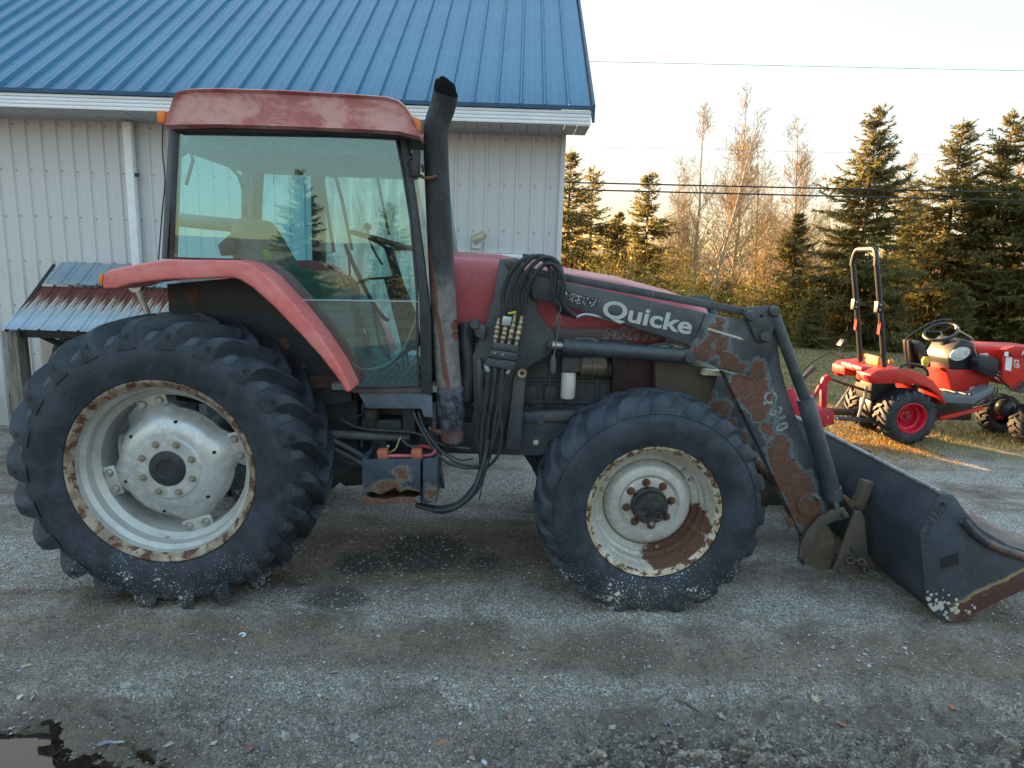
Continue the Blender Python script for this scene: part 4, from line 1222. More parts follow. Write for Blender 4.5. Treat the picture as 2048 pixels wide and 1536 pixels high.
MB().lathe([(.508, .012), (.512, -.004), (.506, -.014), (.494, -.012), (.486, .004), (.476, .012), (.466, .02)], n=80).build('rim_lip', M_lip, rw, ang=60)
MB().lathe([(.466, .02), (.462, .055), (.440, .075), (.432, .12), (.418, .135), (.402, .15), (.396, .22), (.396, .30), (.418, .33), (.44, .36), (.46, .43), (.50, .465)], n=80).build('rim', M_barrel, rw, ang=30)
# wheel disc with four arms bolted to the rim
DY = .085
dm = MB(); N_ = 128
rings = [(.10, -.010), (.172, -.010), (.182, .002), (.196, .002), (.24, .004), (.29, .042), (None, .100), (None, .112)]
vv = []
for ri, (r_, yy) in enumerate(rings):
    for q in range(N_):
        a = 2 * PI * q / N_
        lobe = max(0, math.cos(4 * (a - R(17)))) ** 1.2
        ro = .318 + .056 * lobe
        rr = r_ if r_ is not None else (ro - (.012 if yy < .11 else 0))
        y2 = yy
        vv.append((rr * math.cos(a), DY + y2, rr * math.sin(a)))
ff = [(i_ * N_ + q, (i_ + 1) * N_ + q, (i_ + 1) * N_ + (q + 1) % N_, i_ * N_ + (q + 1) % N_) for i_ in range(len(rings) - 1) for q in range(N_)]
b_ = len(vv); vv += [(x, y + .02, z) for x, y, z in vv[-N_:]]
ff += [(b_ - N_ + q, b_ + q, b_ + (q + 1) % N_, b_ - N_ + (q + 1) % N_) for q in range(N_)]
dm.add(vv, ff).build('wheel_disc', M_disc, rw, ang=40)
for q in range(4):                           # lugs welded in the rim, two bolts each
    a = R(17 + 90 * q)
    Qb = Matrix.Rotation(-a, 3, 'Y')
    c_ = Vector((.372 * math.cos(a), DY + .088, .372 * math.sin(a)))
    bk = MB().box(c_, (.075, .022, .17), Qb).box(c_ + Vector((.03 * math.cos(a), .04, .03 * math.sin(a))), (.03, .09, .17), Qb).build('rim_bracket', M_rim, rw, .005)
    for sg in (-1, 1):
        p = c_ + Qb @ Vector((-.004, -.012, .05 * sg))
        MB().lathe([(.0005, -.022), (.016, -.022), (.022, -.014), (.022, 0)], n=12).build('bracket_bolt', M_steel, rw, loc=p)
n0 = nut(rw, .145, DY - .010, 0, .014, plain('wheel nut steel', S(150, 142, 124), .5, .5, .3), 12)
for q in range(8):
    a = R(22.5 + 45 * q)
    if q: n0 = link_mesh('wheel_nut', n0.data, rw)
    n0.location = (.145 * math.cos(a), DY - .010, .145 * math.sin(a))
hol = MB()
for q in range(6):
    a = R(20 + 60 * q); hol.disc((.262 * math.cos(a), .262 * math.sin(a)), .009, DY + .014, DY + .05, 12)
hol.build('disc_hole', M_dark, rw)
MB().lathe([(.0005, -.012), (.05, -.016), (.055, -.022), (.082, -.02), (.100, -.014), (.106, .02), (.106, .3)], (0, DY, 0), 40).build('hub', M_black, rw, ang=30)
MB().tube([(0, .25, 0), (0, .9, 0)], .12, 20).build('axle_stub', M_engine, rw)

# front wheel
FX, FY, FZ = 2.70, .04, .597
fwh = empty('front_wheel', (FX, FY, FZ), 0, tractor)
front_prof = [(.378, .01), (.388, -.012), (.43, -.030), (.48, -.040), (.53, -.038), (.572, -.022), (.605, .012), (.630, .06), (.640, .12), (.643, .19),
              (.640, .26), (.630, .32), (.605, .368), (.572, .40), (.53, .418), (.48, .42), (.43, .41), (.388, .392), (.378, .37)]
lug_f = [(-.022, .578, .562, .030, .058, .045), (-.008, .612, .58, .012, .060, .046), (.020, .640, .60, -.015, .062, .045), (.07, .658, .625, -.07, .058, .042), (.13, .664, .632, -.14, .05, .038), (.21, .664, .634, -.22, .046, .034)]
tyre_mesh('tyre', front_prof, 80, 20, lug_f, M_tyre_f, GZ - FZ - .012, .19).build('tyre', M_tyre_f, fwh, ang=40)
MB().lathe([(.5705, -.0235), (.574, -.0265), (.5775, -.0225)], n=80).build('sidewall_ring', M_tyre_f, fwh)
M_lipf = paint('rusty cream rim lip', S(176, 158, 130), S(198, 188, 168), .6, .15, 14, rust=.50, rsc=26, bumps=.3, bsc=70)
MB().lathe([(.380, .012), (.386, -.004), (.380, -.014), (.370, -.012), (.363, .002), (.352, .008)], n=72).build('rim_lip', M_lipf, fwh, ang=60)
M_barrel2 = paint('rusty rim barrel', S(188, 186, 178), S(172, 164, 150), .5, .2, 5, rust=.25, rsc=5, rustpts=[(.20, -.22, .12), (.28, -.06, .07), (.08, -.31, .08)], bumps=.3)
MB().lathe([(.352, .008), (.340, .03), (.334, .06), (.322, .075), (.316, .12), (.300, .135), (.298, .165), (.262, .168), (.262, .178), (.30, .19), (.30, .30), (.36, .37)], n=72).build('rim', M_barrel2, fwh, ang=30)
FD = .150
MB().lathe([(.258, .028), (.250, .004), (.236, -.016), (.215, -.028), (.178, -.030), (.168, -.018), (.158, -.012), (.148, -.016), (.10, -.016)], (0, FD, 0), 64).build('wheel_disc', paint('cream wheel disc', S(196, 195, 190), S(184, 181, 174), .42, .25, 3, rust=.22, rsc=8, dirt=.25, dirtcol=(.28, .18, .09), bumps=.08), fwh, ang=32)
M_rnut = paint('rusty nut', S(112, 72, 52), S(90, 58, 46), .8, bumps=.4, bsc=120)
n0 = nut(fwh, .132, FD - .016, 0, .017, M_rnut, 12, .036)
for q in range(8):
    a = R(10 + 45 * q)
    if q: n0 = link_mesh('wheel_nut', n0.data, fwh)
    n0.location = (.132 * math.cos(a), FD - .016, .132 * math.sin(a))
for q in range(3):
    for dq in (-7, 7):
        a = R(38 - 120 * q + dq)
        MB().lathe([(.0005, -.012), (.011, -.012), (.014, -.006), (.014, 0)], n=12).build('rim_bolt', M_steel, fwh, loc=(.281 * math.cos(a), .166, .281 * math.sin(a)))
hb = MB().lathe([(.0005, -.075), (.07, -.078), (.092, -.072), (.097, -.062), (.097, -.045), (.106, -.038), (.106, .25)], (0, FD - .02, 0), 40).build('hub', paint('greasy black hub', (.012, .013, .016), (.05, .045, .04), .5, sc=12, bumps=.5, bsc=70), fwh, ang=30)
for q in range(3):
    a = R(70 + 120 * q)
    MB().lathe([(.020, -.012), (.024, -.012), (.024, 0), (.020, 0)], n=16, close=True).build('hub_ring', M_rustdk, fwh, loc=(.055 * math.cos(a), FD - .092, .055 * math.sin(a)))
MB().lathe([(.0005, -.012), (.014, -.012), (.014, 0)], n=12).build('drain_plug', M_steel, fwh, loc=(.005, FD - .092, -.087))
MB().tube([(0, .2, 0), (0, .75, -.02)], .10, 16).build('axle_stub', M_engine, fwh)

mt, L_ = side_matrix((-.10, .515), (.10, .515), -.0405)
textmesh('sidewall_lettering', 'RADIAL', rubber('raised lettering', None, base=(.022, .026, .034)), fwh, mt, .05, .0012, .0006)
# far wheels: copies turned round
def far_wheel(src, name, x, y, z):
    w = empty(name, (x, y, z), PI, tractor)
    for ch in list(src.children):
        c_ = ch.copy(); COL.objects.link(c_); c_.parent = w
far_wheel(rw, 'rear_wheel', 0, 2 * YC, RC_Z)
far_wheel(fwh, 'front_wheel', FX, 2 * YC - FY, FZ)

# ---- cab ---------------------------------------------------------------------------------
YG = .36                                     # near glass
YF = 2 * YC - YG
M_roofred = paint('chalky red roof', S(170, 98, 97), S(202, 152, 147), .55, sc=3.6, lo=.42, hi=.56, stretch=(1, 1, 2.0), bumps=.06)
rp = [(326, 252), (329, 240), (344, 193), (352, 181), (372, 176), (430, 174), (560, 178), (700, 186), (772, 191), (798, 199), (814, 214), (832, 248), (843, 277), (800, 265), (739, 261), (567, 254), (430, 250)]
prof = TP(rp, .22)
ctr = (.68, 2.70)
inn = [(ctr[0] + (x - ctr[0]) * .965, ctr[1] + (z - ctr[1]) * .84) for x, z in prof]
rb = MB()
n = len(prof)
ys = [(.235, inn), (.215, [(a * .5 + c_ * .5, b * .5 + d * .5) for (a, b), (c_, d) in zip(prof, inn)]), (.235, prof), (2 * YC - .235, prof), (2 * YC - .235 + .001, inn)]
lay = [(.248, [(ctr[0] + (x - ctr[0]) * .975, ctr[1] + (z - ctr[1]) * .80) for x, z in prof]), (.222, [(ctr[0] + (x - ctr[0]) * .99, ctr[1] + (z - ctr[1]) * .93) for x, z in prof]), (.240, prof)]
lay = lay + [(2 * YC - y, p) for y, p in lay[::-1]]
v_ = []; f_ = []
for y, p in lay: v_ += [(x, y, z) for x, z in p]
for i_ in range(len(lay) - 1):
    for q in range(n):
        f_.append((i_ * n + q, i_ * n + n + q, i_ * n + n + (q + 1) % n, i_ * n + (q + 1) % n))
f_ += [tuple(range(n)), tuple(range(len(v_) - 1, len(v_) - n - 1, -1))]
me = bpy.data.meshes.new('cab_roof'); me.from_pydata(v_, [], f_)
bm = bmesh.new(); bm.from_mesh(me); bmesh.ops.recalc_face_normals(bm, faces=bm.faces); bm.to_mesh(me); bm.free()
finish(me, 45); me.materials.append(M_roofred); link_mesh('cab_roof', me, tractor)
MB().prism(TP([(338, 252), (800, 264), (838, 274), (836, 284), (800, 274), (700, 268), (345, 262)], .30), .30, 2 * YC - .30).build('roof_seal', M_black, tractor, .004)
MB().prism(TP([(352, 262), (795, 272), (800, 318), (352, 300)], .55), .50, 2 * YC - .50).build('headliner', plain('headliner', S(120, 136, 142), .8), tractor, .02)

# pillars: near pair, far pair
def pillar(pts, y0, y1, name='pillar', mat=None, mir=True):
    o = MB().prism(TP(pts, y0), y0, y1).build(name, mat or M_black, tractor, .008)
    if mir: mirrored(o, tractor)
    return o
pillar([(336, 256), (347, 256), (343, 400), (333, 518), (322, 518), (328, 400)], YG + .02, YG + .09, mat=plain('grey pillar', S(88, 94, 98), .5, 0, .15, 4))
pillar([(345, 258), (357, 258), (348, 516), (338, 518)], YG - .004, YG + .05)
pillar([(798, 268), (812, 270), (832, 400), (848, 520), (862, 640), (864, 790), (842, 786), (838, 600), (822, 440), (808, 340)], YG, YG + .07)
# door glass in two panes with a black seal
gp_up = [(357, 262), (430, 263), (567, 266), (700, 270), (790, 272), (806, 345), (821, 440), (832, 560), (834, 600), (600, 598), (566, 560), (540, 538), (505, 524), (470, 519), (343, 516), (349, 400)]
gp_lo = [(602, 602), (834, 604), (835, 772), (712, 774), (690, 728), (660, 680), (628, 636)]
def glassmat(name, tint, ior=1.5, rough=.0):
    k = NT(name)
    k.t.nodes.remove(k.p)
    t_ = k.n('ShaderNodeBsdfTransparent'); k.set(t_.inputs[0], tint)
    g_ = k.n('ShaderNodeBsdfGlossy'); g_.inputs['Roughness'].default_value = rough; k.set(g_.inputs['Color'], (.90, .99, 1.0))
    fr = k.n('ShaderNodeFresnel'); fr.inputs['IOR'].default_value = ior
    mx = k.n('ShaderNodeMixShader'); k.t.links.new(fr.outputs[0], mx.inputs[0]); k.t.links.new(t_.outputs[0], mx.inputs[1]); k.t.links.new(g_.outputs[0], mx.inputs[2])
    k.t.links.new(mx.outputs[0], k.o.inputs[0])
    return k.m
M_glass = glassmat('teal cab glass', (.68, .95, .99), 1.95)
M_glass2 = glassmat('far cab glass', (.84, .98, .98), 1.45)
M_glassf = glassmat('windscreen glass', (.93, .97, .95), 1.5)
door = MB().prism(TP(gp_up, YG), YG, YG + .006).build('door_glass', M_glass, tractor, smooth=False)
MB().prism(TP(gp_lo, YG), YG, YG + .006).build('lower_door_glass', M_glass, tractor, smooth=False)
def strip(pts, w, y0, y1, name, mat, closed=False):
    P_ = TP(pts, y0); mb = MB()
    return MB().tube([(a, (y0 + y1) / 2, b) for a, b in P_], w, 6, closed=closed).build(name, mat, tractor)
strip([(356, 262), (349, 400), (342, 516), (470, 520), (505, 525), (540, 539), (566, 561), (600, 599), (630, 638), (662, 682), (692, 730), (713, 775), (836, 773), (834, 600), (832, 560), (821, 440), (806, 345), (790, 271), (567, 265), (356, 261)], .008, YG - .004, YG + .01, 'door_seal', M_black)
strip([(598, 600), (836, 603)], .005, YG - .006, YG + .006, 'door_rail', M_galv)
MB().prism(TP([(700, 776), (850, 774), (850, 786), (704, 786)], .37), .37, .5).build('door_sill', M_rustdk, tractor, .004)
MB().prism(TP([(715, 785), (852, 785), (864, 792), (866, 836), (848, 834), (842, 818), (733, 817)], .385), .385, .44).build('sill_panel', paint('dusty sill', S(72, 84, 98), S(92, 102, 114), .5, sc=6, dirt=.3, dirtcol=(.2, .2, .2)), tractor, .006)
# mirror/hinge block on the front pillar
MB().prism(TP([(826, 298), (839, 300), (838, 354), (822, 352)], YG - .03), YG - .045, YG + .02).build('hinge_block', M_black, tractor, .004)
MB().tube(path([(828, 312), (816, 318), (812, 330), (818, 340)], YG - .03), .007, 6).build('hinge_arm', M_black, tractor)
# windscreen, curved from pillar round to the nose
wsA = [(815, 276), (836, 420), (856, 560), (866, 700)]
v_ = []; m_ = 10
for q in range(m_):
    u_ = q / (m_ - 1); yy = YG + .04 + (YF - YG - .08) * u_
    bul = .16 * (1 - (2 * u_ - 1) ** 2)
    for p in wsA:
        x, z = T(p[0], p[1], YG + .04); v_.append((x + bul, yy, z))
L_ = len(wsA)
me = bpy.data.meshes.new('windscreen'); me.from_pydata(v_, [], [(q * L_ + j, q * L_ + j + 1, (q + 1) * L_ + j + 1, (q + 1) * L_ + j) for q in range(m_ - 1) for j in range(L_ - 1)])
finish(me, 60); me.materials.append(M_glassf); link_mesh('windscreen', me, tractor)
# far side of the cab: door with its own pane, posts; rear window frame
far = lambda pts: TP(pts, YF)
MB().prism(far([(486, 318), (512, 300), (514, 525), (486, 525)]), YF - .04, YF + .03).build('far_post', M_black, tractor, .006)
MB().prism(far([(622, 300), (648, 300), (652, 560), (628, 560)]), YF - .04, YF + .03).build('far_post', M_black, tractor, .006)
MB().prism(far([(355, 286), (830, 300), (828, 336), (700, 334), (530, 330), (505, 345), (505, 320), (355, 304)]), YF - .04, YF + .03).build('far_header', plain('far header', S(92, 106, 112), .6), tractor, .006)
MB().prism(far([(350, 528), (640, 540), (700, 600), (720, 660), (600, 660), (350, 560)]), YF - .02, YF + .03).build('far_panel', plain('far lower panel', S(120, 128, 126), .7), tractor, .01)
MB().prism(far([(360, 300), (650, 320), (652, 545), (360, 525)]), YF - .006, YF).build('far_glass', M_glass2, tractor, smooth=False)
MB().tube([P3(665, 352, YF - .03), P3(652, 345, YF - .03), P3(645, 360, YF - .03), P3(668, 505, YF - .03)], .014, 8).build('door_grip', M_black, tractor)
MB().tube([P3(650, 346, YF - .05), P3(672, 356, YF - .05), P3(684, 400, YF - .05), P3(704, 500, YF - .05)], .013, 8).build('grab_rail', M_black, tractor)
MB().tube([P3(752, 340, YF - .1), P3(778, 470, YF - .1)], .010, 6).build('wiper_arm', M_black, tractor)
MB().tube([P3(452, 312, YF - .2), P3(458, 330, YF - .2), P3(478, 352, YF - .2), P3(486, 378, YF - .2)], .013, 8).build('mirror_stalk', M_black, tractor)
MB().tube([P3(362, 312, 1.0), P3(380, 300, 1.0), P3(386, 320, 1.0), P3(372, 370, 1.0)], .012, 8).build('rear_handle', M_black, tractor)
MB().tube([P3(508, 363, 1.4), P3(522, 363, 1.4)], .02, 10).build('coat_hook', M_black, tractor)
MB().tube([P3(362, 440, 1.15), P3(420, 446, 1.15), P3(500, 454, 1.15)], .045, 10).build('rear_cross_bar', plain('bar grey', S(86, 98, 106), .6), tractor)
hose('headliner_wire', path([(548, 300), (549, 340), (546, 366)], 1.2), .003, M_black, tractor, 5)
# seat
M_liner0 = plain('deep black', (.012, .014, .018), .7)
M_seat = plain('grey seat cloth', S(138, 138, 130), .9, 0, .25, 8)
MB().prism(TP([(484, 470), (492, 446), (508, 436), (528, 442), (552, 480), (580, 530), (600, 585), (560, 592), (520, 560), (490, 520)], 1.05), .82, 1.28).build('seat_back', M_seat, tractor, .05, seg=3)
MB().prism(TP([(560, 560), (668, 572), (676, 590), (668, 610), (580, 606), (556, 590)], 1.0), .78, 1.30).build('seat_cushion', M_seat, tractor, .03, seg=3)
MB().prism(TP([(584, 605), (664, 608), (672, 700), (590, 690)], 1.0), .85, 1.25).build('seat_base', M_black, tractor, .02)
MB().prism(TP([(536, 536), (560, 530), (700, 552), (716, 574), (716, 600), (640, 600), (560, 575)], .72), .55, .80).build('side_console', plain('console', S(140, 142, 124), .7, 0, .15), tractor, .02)
MB().prism(TP([(440, 490), (462, 470), (478, 480), (470, 510), (446, 512)], .80), .76, .84).build('control_panel', M_black, tractor, .006)
MB().prism(TP([(526, 500), (536, 496), (542, 520), (532, 524)], .66), .64, .68).build('yellow_knob', plain('yellow knob', S(206, 196, 60), .4), tractor, .006)
MB().prism(TP([(610, 560), (630, 558), (660, 572), (652, 578), (612, 568)], .62), .60, .63).build('cardboard_scrap', plain('cardboard', S(214, 170, 110), .8), tractor)
MB().prism(TP([(640, 600), (700, 590), (716, 640), (716, 770), (640, 770)], .62), .54, .80).build('inner_panel', plain('green panel', S(150, 160, 152), .7, 0, .12), tractor, .01)
# floor mat with ribs
fz0 = T(770, 760, .5)[1]
MB().box((1.20, YC, fz0 - .03), (.75, 1.3, .04)).build('cab_floor', plain('floor mat', S(124, 128, 126), .8, 0, .2), tractor, .005)
rb_ = MB()
for q in range(16): rb_.box((.88 + .042 * q, YC, fz0 - .006), (.016, 1.2, .012))
rb_.build('mat_rib', plain('mat rib', S(160, 162, 160), .8), tractor, smooth=False)
MB().box((.70, YC, .98), (.5, 1.0, .5)).build('cab_base', M_liner0, tractor, .02)
# corrugated duct, levers, steering column and wheel
dp = spline(path([(690, 596), (722, 610), (745, 650), (760, 700), (764, 735)], .78), 14)
du = MB(); du.tube(dp, [.058 + (.006 if q % 2 else -.004) for q in range(len(dp))], 16); du.build('corrugated_duct', plain('duct', S(190, 194, 192), .5, .2, .1), tractor, ang=80)
for pts, y, r_ in (([(690, 488), (712, 540), (744, 604), (768, 636), (778, 640)], .86, .014), ([(655, 530), (690, 560), (732, 612), (752, 650), (776, 690)], .90, .011), ([(694, 505), (698, 520), (700, 560)], .84, .007), ([(745, 600), (760, 690), (800, 735)], .70, .008), ([(786, 560), (804, 640), (816, 730)], .66, .007), ([(772, 566), (800, 660), (808, 735)], .72, .007), ([(700, 575), (730, 560), (770, 556)], .8, .008), ([(760, 740), (790, 720), (830, 690)], .74, .014)):
    MB().tube(spline(path(pts, y), 4), r_, 7).build('control_lever', M_black, tractor)
MB().prism(TP([(770, 552), (796, 556), (830, 640), (836, 700), (806, 690), (786, 610)], .95), .85, 1.15).build('steering_column', M_black, tractor, .02)
MB().sphere(P3(735, 454, .95), .026, 12, 8).build('lever_knob', M_black, tractor)
MB().tube(spline(path([(735, 458), (738, 478), (750, 505), (765, 530)], .95), 4), .008, 7).build('lever_shaft', M_black, tractor)
wc = Vector(P3(768, 482, YC)); wt = Matrix.Rotation(R(14), 3, 'Y') @ Matrix.Rotation(R(0), 3, 'X')
MB().tube([wc + wt @ Vector((.215 * math.cos(a), .215 * math.sin(a), 0)) for a in np.linspace(0, 2 * PI, 36, endpoint=False)], .015, 8, closed=True).build('steering_wheel', M_black, tractor)
sp_ = MB()
for q in range(3):
    a = 2 * PI * q / 3 + .4; sp_.tube([wc + Vector((.03, 0, -.05)), wc + wt @ Vector((.21 * math.cos(a), .21 * math.sin(a), 0))], .011, 6)
sp_.tube([wc + Vector((.03, 0, -.04)), Vector(P3(800, 570, YC))], .03, 8)
sp_.build('wheel_spoke', M_black, tractor)
hose('white_cord', path([(835, 612), (828, 650), (800, 705), (765, 732), (726, 738), (704, 726)], YG + .05), .005, plain('white cord', S(206, 214, 206), .5), tractor, 6)
# indicator lamps
for pts, y0, y1 in (([(313, 220), (330, 221), (328, 246), (314, 244)], .30, .40), ([(824, 232), (838, 236), (841, 262), (834, 258)], .26, .36)):
    MB().prism(TP(pts, y0), y0, y1).build('amber_lamp', M_orange, tractor, .006)
hose('aerial_wire', path([(326, 222), (325, 300), (330, 360), (324, 430), (317, 520)], .40), .004, M_black, tractor, 5)

# ---- fender ------------------------------------------------------------------------------
M_fender = paint('pink faded fender', S(204, 98, 95), S(216, 130, 124), .48, sc=4, stretch=(1, 1, 1.5), bumps=.05, lo=.38, hi=.7)
fe = [(205, 549), (216, 540), (280, 527), (342, 519), (470, 520), (500, 527), (535, 552), (590, 610), (640, 672), (680, 732), (704, 782), (692, 786), (680, 764), (640, 712), (600, 668), (545, 612), (505, 576), (480, 560), (462, 555), (330, 560), (262, 568), (232, 578), (204, 578)]
fo = MB().prism(TP(fe, .14), .14, .50).build('fender', M_fender, tractor, .014, seg=3); mirrored(fo, tractor)
MB().prism(TP([(198, 549), (205, 548), (204, 572), (199, 568)], .16), .16, .26).build('amber_lamp', M_orange, tractor, .004)
liner_r = [T(390, 595, .49) + (.05,), T(570, 690, .49) + (.045,), T(600, 735, .49) + (.03,), T(560, 780, .49) + (.05,)]
M_liner = paint('black fender liner', (.010, .014, .02), (.022, .028, .036), .5, rust=.12, rustpts=[(a, b, c_) for a, b, c_ in liner_r], bumps=.15)
lo_ = MB().prism(TP([(334, 568), (470, 556), (556, 602), (636, 678), (684, 740), (703, 790), (703, 802), (560, 830), (352, 800)], .49), .49, .53).build('fender_liner', M_liner, tractor); mirrored(lo_, tractor)
MB().prism(TP([(615, 750), (690, 752), (700, 776), (612, 776)], .485), .47, .49).build('liner_sill', paint('rusty sill', S(86, 62, 50), S(60, 52, 48), .85, sc=9, bumps=.4), tractor, .003)
MB().tube(path([(275, 576), (300, 640), (312, 670)], .75), .019, 10).build('top_link', M_steel, tractor)
e_ = P3(272, 571, .75); MB().lathe([(.020, -.02), (.042, -.02), (.042, .02), (.020, .02)], e_, 20, close=True).build('link_eye', M_steel, tractor)

# ---- exhaust -----------------------------------------------------------------------------
YX = .44
k = NT('exhaust steel'); x, y, z = k.sep()
c = k.mix(k.step(k.noise(8, 6, .7, .4, stretch=(1, 1, .5)), .4, .7), (.018, .020, .024), (.045, .047, .052))
zA, zB, zC = T(890, 640, YX)[1], T(890, 520, YX)[1], T(895, 772, YX)[1]
ash = k.math('MULTIPLY', k.step(k.math('ADD', z, k.math('MULTIPLY', k.math('SUBTRACT', k.noise(4.5, 5, .7), .5), .55)), zB + .06, zA + .05), k.step(z, zC - .02, zC + .01))
c = k.mix(ash, c, k.mix(k.step(k.noise(16, 5, .7), .35, .7), S(128, 124, 122), S(96, 92, 92)))
blk = k.step(z, zC + .0, zC - .01)
c = k.mix(k.math('MULTIPLY', blk, k.step(k.noise(20, 5, .75), .42, .62)), c, S(84, 92, 104))
xr = k.math('ADD', x, k.math('MULTIPLY', z, .155))
rs = k.math('ABSOLUTE', k.math('SUBTRACT', k.math('ADD', xr, k.math('MULTIPLY', k.noise(5, 3), .05)), T(874, 640, YX - .07)[0] + .155 * T(874, 640, YX - .07)[1] + .03))
rm = k.math('MULTIPLY', k.step(rs, .022, .010), k.math('MULTIPLY', k.step(z, zC - .05, zC + .02), k.step(z, zB + .12, zB + .02)))
low = k.step(z, T(900, 850, YX)[1], T(900, 862, YX)[1] - .02)
rm = k.math('MAXIMUM', rm, k.math('MULTIPLY', low, k.step(k.noise(9, 5, .7), .40, .52)))
rm = k.math('MAXIMUM', rm, k.step(k.math('ADD', k.near([T(912, 650, YX - .05) + (.035,), T(912, 672, YX - .05) + (.03,)]), k.math('MULTIPLY', k.math('SUBTRACT', k.noise(18, 4), .5), .05)), 0, .006))
c = k.mix(rm, c, k.mix(k.step(k.noise(40, 4), .4, .65), S(112, 72, 60), S(90, 56, 48)))
sc1 = k.step(k.noise(60, 2, .5, .5, stretch=(.12, .12, 1)), .73, .78)
c = k.mix(k.math('MULTIPLY', sc1, .6), c, S(150, 150, 150))
M_exh = k.fin(c, .62, 0, k.bump(k.noise(70, 4), .2, .004), .4)
def xp(px, py, y=YX): return P3(px, py, y)
r0 = .0725
stack = spline([xp(898, 780), xp(890, 660), xp(882, 520), xp(876, 400), xp(872, 300), xp(874, 250), tuple(np.array(xp(886, 214)) + [0, -.01, 0]), tuple(np.array(xp(893, 186)) + [0, -.035, 0])], 8)
rads = [np.interp(p[2], [1.2, 1.9, 2.2, 2.5, 3.0], [.0765, .0740, .0715, .070, .070]) for p in stack]
mb = MB().tube(stack, rads, 32, cap=False)
# oblique ragged mouth
m0 = len(mb.v) - 32
tip = np.array(stack[-1]); dirn = np.array(stack[-1]) - np.array(stack[-2]); dirn /= np.linalg.norm(dirn)
cut = np.array([.46, -.78, .42]); cut /= np.linalg.norm(cut)
for q in range(32):
    p = np.array(mb.v[m0 + q]); s_ = -((p - tip) @ cut) / (dirn @ cut)
    s_ = float(np.clip(s_, -.12, .12)) + .004 * math.sin(q * 1.3) + .002 * math.sin(q * 4.3)
    mb.v[m0 + q] = tuple(p + dirn * s_)
mb.build('exhaust_stack', M_exh, tractor, ang=50)
M_soot_hollow = plain('soot and hollow black', (.006, .006, .007), .9)
inr = MB().tube(stack[-14:], [r_ - .004 for r_ in rads[-14:]], 32, cap=False)
m0 = len(inr.v) - 32
for q in range(32):
    p = np.array(inr.v[m0 + q]); s_ = -((p - tip) @ cut) / (dirn @ cut)
    inr.v[m0 + q] = tuple(p + dirn * (float(np.clip(s_, -.12, .12)) + .004 * math.sin(q * 1.3) + .002 * math.sin(q * 4.3) - .002))
inr.f = [f[::-1] for f in inr.f]
inr.build('exhaust_liner', M_soot_hollow, tractor)
MB().sphere(stack[-8], .067, 16, 10, (1, 1, .5)).build('exhaust_baffle', M_soot_hollow, tractor)
MB().tube([xp(899, 775), xp(902, 832)], .084, 32).build('muffler_collar', M_exh, tractor, .006)
MB().tube([xp(902, 826), xp(904, 862), xp(905, 880)], .074, 32, cap=False).build('muffler_foot', M_exh, tractor)
MB().sphere(xp(905, 878), .074, 24, 12, (1, 1, .55)).build('muffler_cap', M_exh, tractor)
MB().tube([xp(838, 350, .40), xp(850, 356, .37), xp(862, 356, .36), xp(874, 353, .355)], .010, 8).build('stack_bracket', M_rustm, tractor)
MB().tube([xp(848, 344, .40), xp(844, 330, .38)], .008, 8).build('bracket_bolt', M_rustm, tractor)
MB().tube([xp(930, 800, .55), xp(936, 740, .55), xp(932, 690, .55), xp(930, 650, .6)], .05, 16).build('intake_pipe', M_black, tractor)
MB().tube([xp(868, 858, .40), xp(869, 805, .42)], .016, 10).build('drain_tube', M_black, tractor)
MB().prism(TP([(858, 852), (890, 862), (888, 872), (858, 858)], .42), .40, .46).build('foot_bracket', M_rustm, tractor, .003)

# ---- hood --------------------------------------------------------------------------------
M_hood = paint('faded hood red', S(160, 60, 68), S(174, 80, 86), .36, sc=3, bumps=.04, lo=.35, hi=.72)
hx = [T(866, 520, .62)[0], T(1000, 516, .62)[0], T(1130, 538, .66)[0], T(1250, 560, .68)[0], T(1360, 588, .70)[0], T(1420, 610, .74)[0], T(1440, 650, .8)[0]]
hz = [T(866, 512, .62)[1] + .03, T(1000, 516, .62)[1] + .02, T(1130, 536, .66)[1], T(1250, 556, .68)[1], T(1360, 586, .70)[1], T(1420, 610, .74)[1], T(1440, 650, .8)[1]]
hy = [.60, .61, .64, .66, .69, .74, .82]
hb0 = [T(900, 662, .62)[1]] * 7
def hood_ring(x, zt, y0, zb):
    pts = [(x, y0, zb), (x, y0 - .012, zb + (zt - zb) * .45), (x, y0, zt - .11)]
    for q in range(1, 6):
        a = q / 5 * PI / 2; pts.append((x, y0 + .13 * (1 - math.cos(a)), zt - .11 + .09 * math.sin(a)))
    pts.append((x, YC, zt + .005))
    return pts + [(p[0], 2 * YC - p[1], p[2]) for p in pts[-2::-1]]
rg_ = [hood_ring(x, zt, y0, zb) for x, zt, y0, zb in zip(hx, hz, hy, hb0)]
L_ = len(rg_[0]); v_ = [p for r_ in rg_ for p in r_]
f_ = [(i_ * L_ + q, (i_ + 1) * L_ + q, (i_ + 1) * L_ + q + 1, i_ * L_ + q + 1) for i_ in range(6) for q in range(L_ - 1)] + [tuple(6 * L_ + q for q in range(L_)), tuple(q for q in range(L_ - 1, -1, -1))]
me = bpy.data.meshes.new('hood'); me.from_pydata(v_, [], f_); finish(me, 40); me.materials.append(M_hood); link_mesh('hood', me, tractor)
k = NT('checker stripe'); ck = k.n('ShaderNodeTexChecker'); mp = k.n('ShaderNodeMapping'); mp.inputs['Rotation'].default_value = (0, R(45), 0); mp.inputs['Scale'].default_value = (75, 1, 75)
k.set(mp.inputs[0], k.oc()); k.set(ck.inputs['Vector'], mp.outputs[0]); ck.inputs['Scale'].default_value = 1
ck.inputs[1].default_value = (*S(92, 84, 86), 1); ck.inputs[2].default_value = (*S(70, 64, 68), 1)
